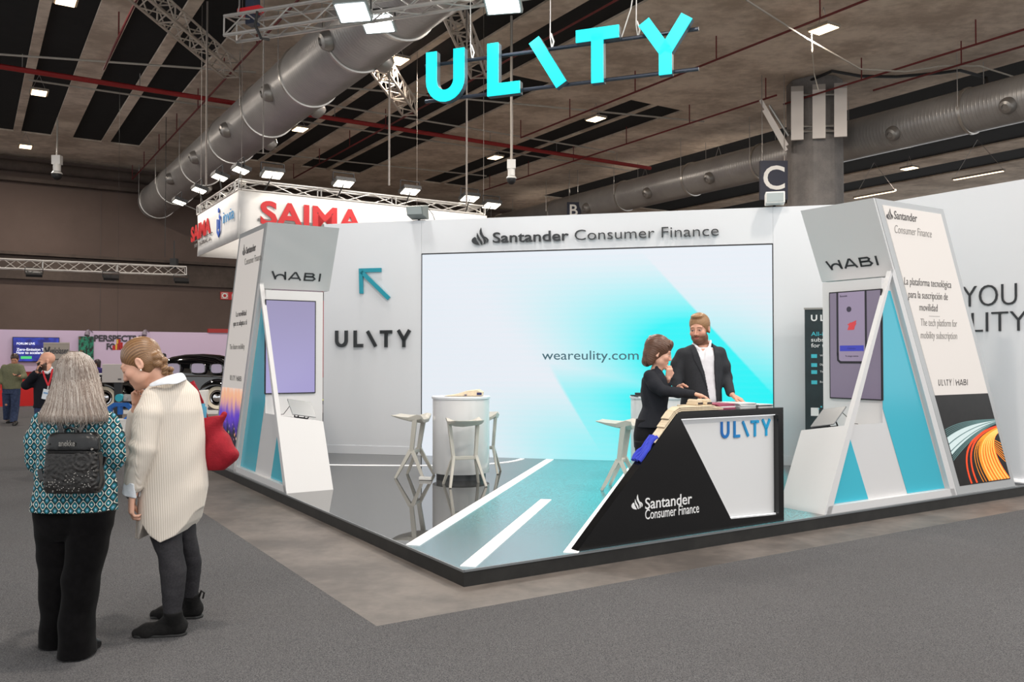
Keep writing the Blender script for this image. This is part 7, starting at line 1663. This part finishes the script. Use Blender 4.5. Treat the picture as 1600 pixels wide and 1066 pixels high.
Sw.chain([L(58, 590), L(50, 597, -.04), L(41, 602, -.09)], [.07, .068, .066], .03); Sw.chain([L(41, 602, -.09), L(52, 588, -.14), L(55, 584, -.155)], [.06, .052, .048], .02); Sw.chain([L(90, 591), L(95, 612), L(93, 636, -.07)], [.07, .06, .05], .03); Sw.add(lambda x, y, z: .004 * noise3((x, y, z), 26, 4)); fld('sweater', Sw, cloth_mat('black_sweater', (26, 27, 34), .85, .1, 60, .2, 200), bm_.root)
mb = MB(); mb.tube([L(66, 581, -.09), L(74, 583, -.10), L(81, 578, -.06), L(80, 575, .05)], .022, 8); mb.build('shirt_collar', M_SHIRT, bm_.root)
mb = MB(); P = [Vector(L(*q)) for q in ((67, 580, -.12), (70, 590, -.155), (75.5, 603, -.165), (79, 592, -.16), (82, 577, -.08))]
for u, v in zip(P[:-1], P[1:]): d = (v - u).normalized(); X = d.cross(Vector((0, 1, 0))).normalized(); mb.box((u + v) / 2, ((v - u).length + .01, .024, .006), (d, X, d.cross(X)))
mb.build('lanyard', mat('lanyard_red', (206, 34, 46), .6), bm_.root)
mb = MB(); q = [Vector(L(x, y, -.175)) for x, y in ((64.5, 623), (78, 626), (80.5, 610), (68, 607.5))]; mb.prism(q, (0, .008, 0)); o = mb.build('badge', mat('badge_white', (222, 228, 234), .4), bm_.root); mb = MB(); q2 = [c + (p - c) * .8 for c in [sum(q, Vector()) / 4] for p in (q[0] * .45 + q[3] * .55, q[1] * .45 + q[2] * .55, q[1] * .25 + q[2] * .75, q[0] * .25 + q[3] * .75)]; mb.prism(q2, (0, -.003, 0)); mb.build('badge_print', mat('badge_blue', (120, 160, 200), .5), o); mb = MB(); mb.tube([L(75.5, 603, -.168), L(74.5, 609, -.172)], .012, 6); mb.build('clip', M_STEEL, bm_.root)
Tp = bm_.field((-.3, -.25, .02), (.3, .25, .95), .009); Tp.loft(bm_.st([(633, 55, 90, .13), (660, 56, 90, .12)]), .02)
for x0, x1 in ((56, 73), (73, 90)): Tp.loft(bm_.st([(655, x0, x1, .10), (695, x0 + 1, x1 - 1, .08), (727, x0 + 2, x1 - 2, .07)]), .01)
M_JEANS = cloth_mat('blue_jeans', (56, 66, 92), .85, .25, 25, .2, 200); fld('jeans', Tp, M_JEANS, bm_.root)
for x in (66, 82): h_ = np.array((L(x, 725)[0], .05, 0.0)); Sf = Field(h_ + (-.08, -.32, 0), h_ + (.08, .08, .14), .009); shoe_f(Sf, h_, h_ + (0, -.25, 0)); fld('shoe', Sf, M_SHOE, bm_.root)
ph = MB(); c = Vector(L(61.5, 574, -.14)); ph.box(c, (.012, .075, .15), (Vector((1, 0, 0)), Vector((0, 1, .3)).normalized(), Vector((0, -.3, 1)).normalized())); o = place(ph, 'phone', M_BLK, 'dark phone at the bald man\'s ear', 'phone', bevel=.004); o.location = o.location + Vector(bm_.o)
# ---------------------------------------------------------------- man in green sweater walking with a phone
gm = Person(20, 21.3, 'man in olive green sweater and jeans walking while looking at a phone', h=.012); L = gm.L
hd = Head(L(23, 561.5), frame((.30, -.85, -.45), (.1, -.4, .9)), 1.05)
B = gm.field((-.42, -.5, 0), (.42, .42, 1.82), .012); hd.build(B); B.cap(L(22.5, 565), L(21.5, 572), .055, .065, .03); B.loft(gm.st([(572, 10, 32, .10), (590, 8, 32, .10), (608, 8, 30, .10)]), .03)
B.chain([L(33, 574), L(37, 588, -.05), L(30, 588, -.28)], [.05, .045, .03], .02); hand(B, L(30, 588, -.29), (-.7, -.5, .2), (.2, 0, 1), 1.0, side=-1); B.chain([L(7, 574), L(0, 588), L(-1, 600, -.1)], [.05, .045, .03], .02); hand(B, L(-1, 600, -.1), (0, -.1, -1), (1, 0, 0))
B.chain([L(12, 608), L(11, 632), L(10, 655, .15)], [.08, .055, .04], .03); B.chain([L(24, 608), L(24, 634), L(21, 658, -.1)], [.08, .055, .04], .03)
fld('body', B, M_SKIN, gm.root, lambda P: hd.color(P, (196, 140, 112)))
Hf = Field(hd.c - .18, hd.c + .2, .011); hd.cap_hair(Hf, .012, .014); fine_hair(hd, Hf, gm.root, (44, 32, 26), (70, 50, 40))
Sw = gm.field((-.46, -.45, .75), (.46, .35, 1.6), .012); Sw.loft(gm.st([(568, 16, 28, .08), (571, 9, 34, .11), (580, 5, 35, .13), (600, 4, 33, .13), (608, 4, 32, .13)]), .03); Sw.chain([L(32, 574), L(37.5, 588, -.05), L(33, 590, -.22)], [.075, .07, .055], .03); Sw.chain([L(7, 574), L(1, 587), L(0, 597, -.08)], [.075, .07, .055], .03); Sw.add(lambda x, y, z: .006 * noise3((x, y, z), 22, 4)); fld('sweater', Sw, cloth_mat('olive_knit', (112, 112, 88), .9, .12, 50, .2, 160), gm.root)
Tp = gm.field((-.35, -.30, .04), (.35, .35, .95), .012); Tp.loft(gm.st([(606, 4, 32, .12), (616, 5, 31, .12)]), .02); Tp.loft(gm.st([(614, 4, 19, .10), (634, 5, 17, .085, .03), (656, 6, 15, .07, .15)]), .01); Tp.loft(gm.st([(614, 17, 31, .10), (634, 18, 30, .085, -.03), (661, 16, 26, .075, -.1)]), .01); fld('jeans', Tp, M_JEANS, gm.root)
for px, py, dx in ((11, 661, -.06), (20, 665, .05)):
    t_ = np.array(at_z(px, py + 1, 0)) - gm.o; Sf = Field(t_ + (-.12, -.12, -.02), t_ + (.12, .38, .14), .01); shoe_f(Sf, t_ + (-dx, .24, 0), t_ + (dx * .3, -.02, 0)); Sf.cut((0, 0, .003), (0, 0, -1)); fld('shoe', Sf, M_SHOE, gm.root)
ph = MB(); c = Vector(L(27.5, 586, -.36)); ph.box(c, (.13, .07, .012), (Vector((1, 0, .2)).normalized(), Vector((0, .9, .4)).normalized(), Vector((-.2, -.4, .9)).normalized())); o = place(ph, 'phone', M_BLK, 'dark phone in the hand of the man in the green sweater', 'phone'); o.location = o.location + Vector(gm.o)
# ---------------------------------------------------------------- two people far behind the counters
def far_person(px, Y, top, label, coat, hair, long, fwd, base):
    f = Person(px, Y, label, h=.014); hh = 1.62 + (560 - top) / FPX * Y; k = hh / 1.72
    hd = Head(np.array((0, 0, hh - .125)), frame(fwd), 1.0); B = f.field((-.34, -.34, 0), (.34, .34, hh + .05), .014); hd.build(B, .95); B.cap((0, 0, hh - .17), (0, .01, hh - .28), .055, .065, .03)
    B.loft([(hh - .30, 0, 0, .15, .09), (hh - .5, 0, 0, .17, .10), (hh - .8, 0, 0, .15, .10)], .03)
    for q in (-1, 1): B.chain([(q * .19, 0, hh - .32), (q * .24, 0, hh - .6), (q * .14, -.22, hh - .66)], [.05, .04, .03], .02); hand(B, (q * .14, -.23, hh - .66), (-q * .3, -1, 0), (0, 0, -1)); B.chain([(q * .09, 0, hh - .8), (q * .09, 0, .45), (q * .09, .02, .06)], [.08, .055, .045], .03)
    fld('body', B, M_SKIN, f.root, lambda P: hd.color(P, SKIN_B)); Hf = Field(hd.c - .26, hd.c + .2, .012); hd.cap_hair(Hf, .014, .03)
    if long: Hf.ell(hd.p(0, -.06, -.08), (.075, .06, .13), .03, hd.M)
    fine_hair(hd, Hf, f.root, hair, hair)
    Sw = f.field((-.36, -.34, hh - 1.0), (.36, .3, hh - .2), .014); Sw.loft([(hh - .24, 0, 0, .08, .07), (hh - .30, 0, 0, .19, .11), (hh - .5, 0, 0, .20, .13), (hh - .9, 0, 0, .19, .14)], .03)
    for q in (-1, 1): Sw.chain([(q * .20, 0, hh - .33), (q * .25, 0, hh - .6), (q * .15, -.2, hh - .66)], [.07, .06, .045], .03)
    fld('jacket', Sw, coat, f.root); Tp = f.field((-.3, -.25, .04), (.3, .25, hh - .8), .014)
    for q in (-1, 1): Tp.loft([(.06, q * .09, 0, .07, .08), (.5, q * .09, 0, .08, .085), (hh - .84, q * .09, 0, .10, .12)], .02)
    fld('trousers', Tp, M_TROUS, f.root)
    for q in (-1, 1): h_ = np.array((q * .09, .08, 0)); Sf = Field(h_ + (-.08, -.3, 0), h_ + (.08, .06, .12), .014); shoe_f(Sf, h_, h_ + (0, -.24, 0)); fld('shoe', Sf, M_SHOE, f.root)
far_person(55, 31.2, 560, 'dark-haired man in a navy jacket far behind the red counter', cloth_mat('navy_jacket', (30, 34, 62), .8), (40, 32, 30), False, (.9, -.3, 0), 0)
far_person(151, 27.2, 562, 'dark-haired woman in a purple jacket far behind the grey-haired woman', cloth_mat('purple_jacket', (62, 52, 110), .8), (46, 34, 36), True, (-.9, -.3, 0), 0)
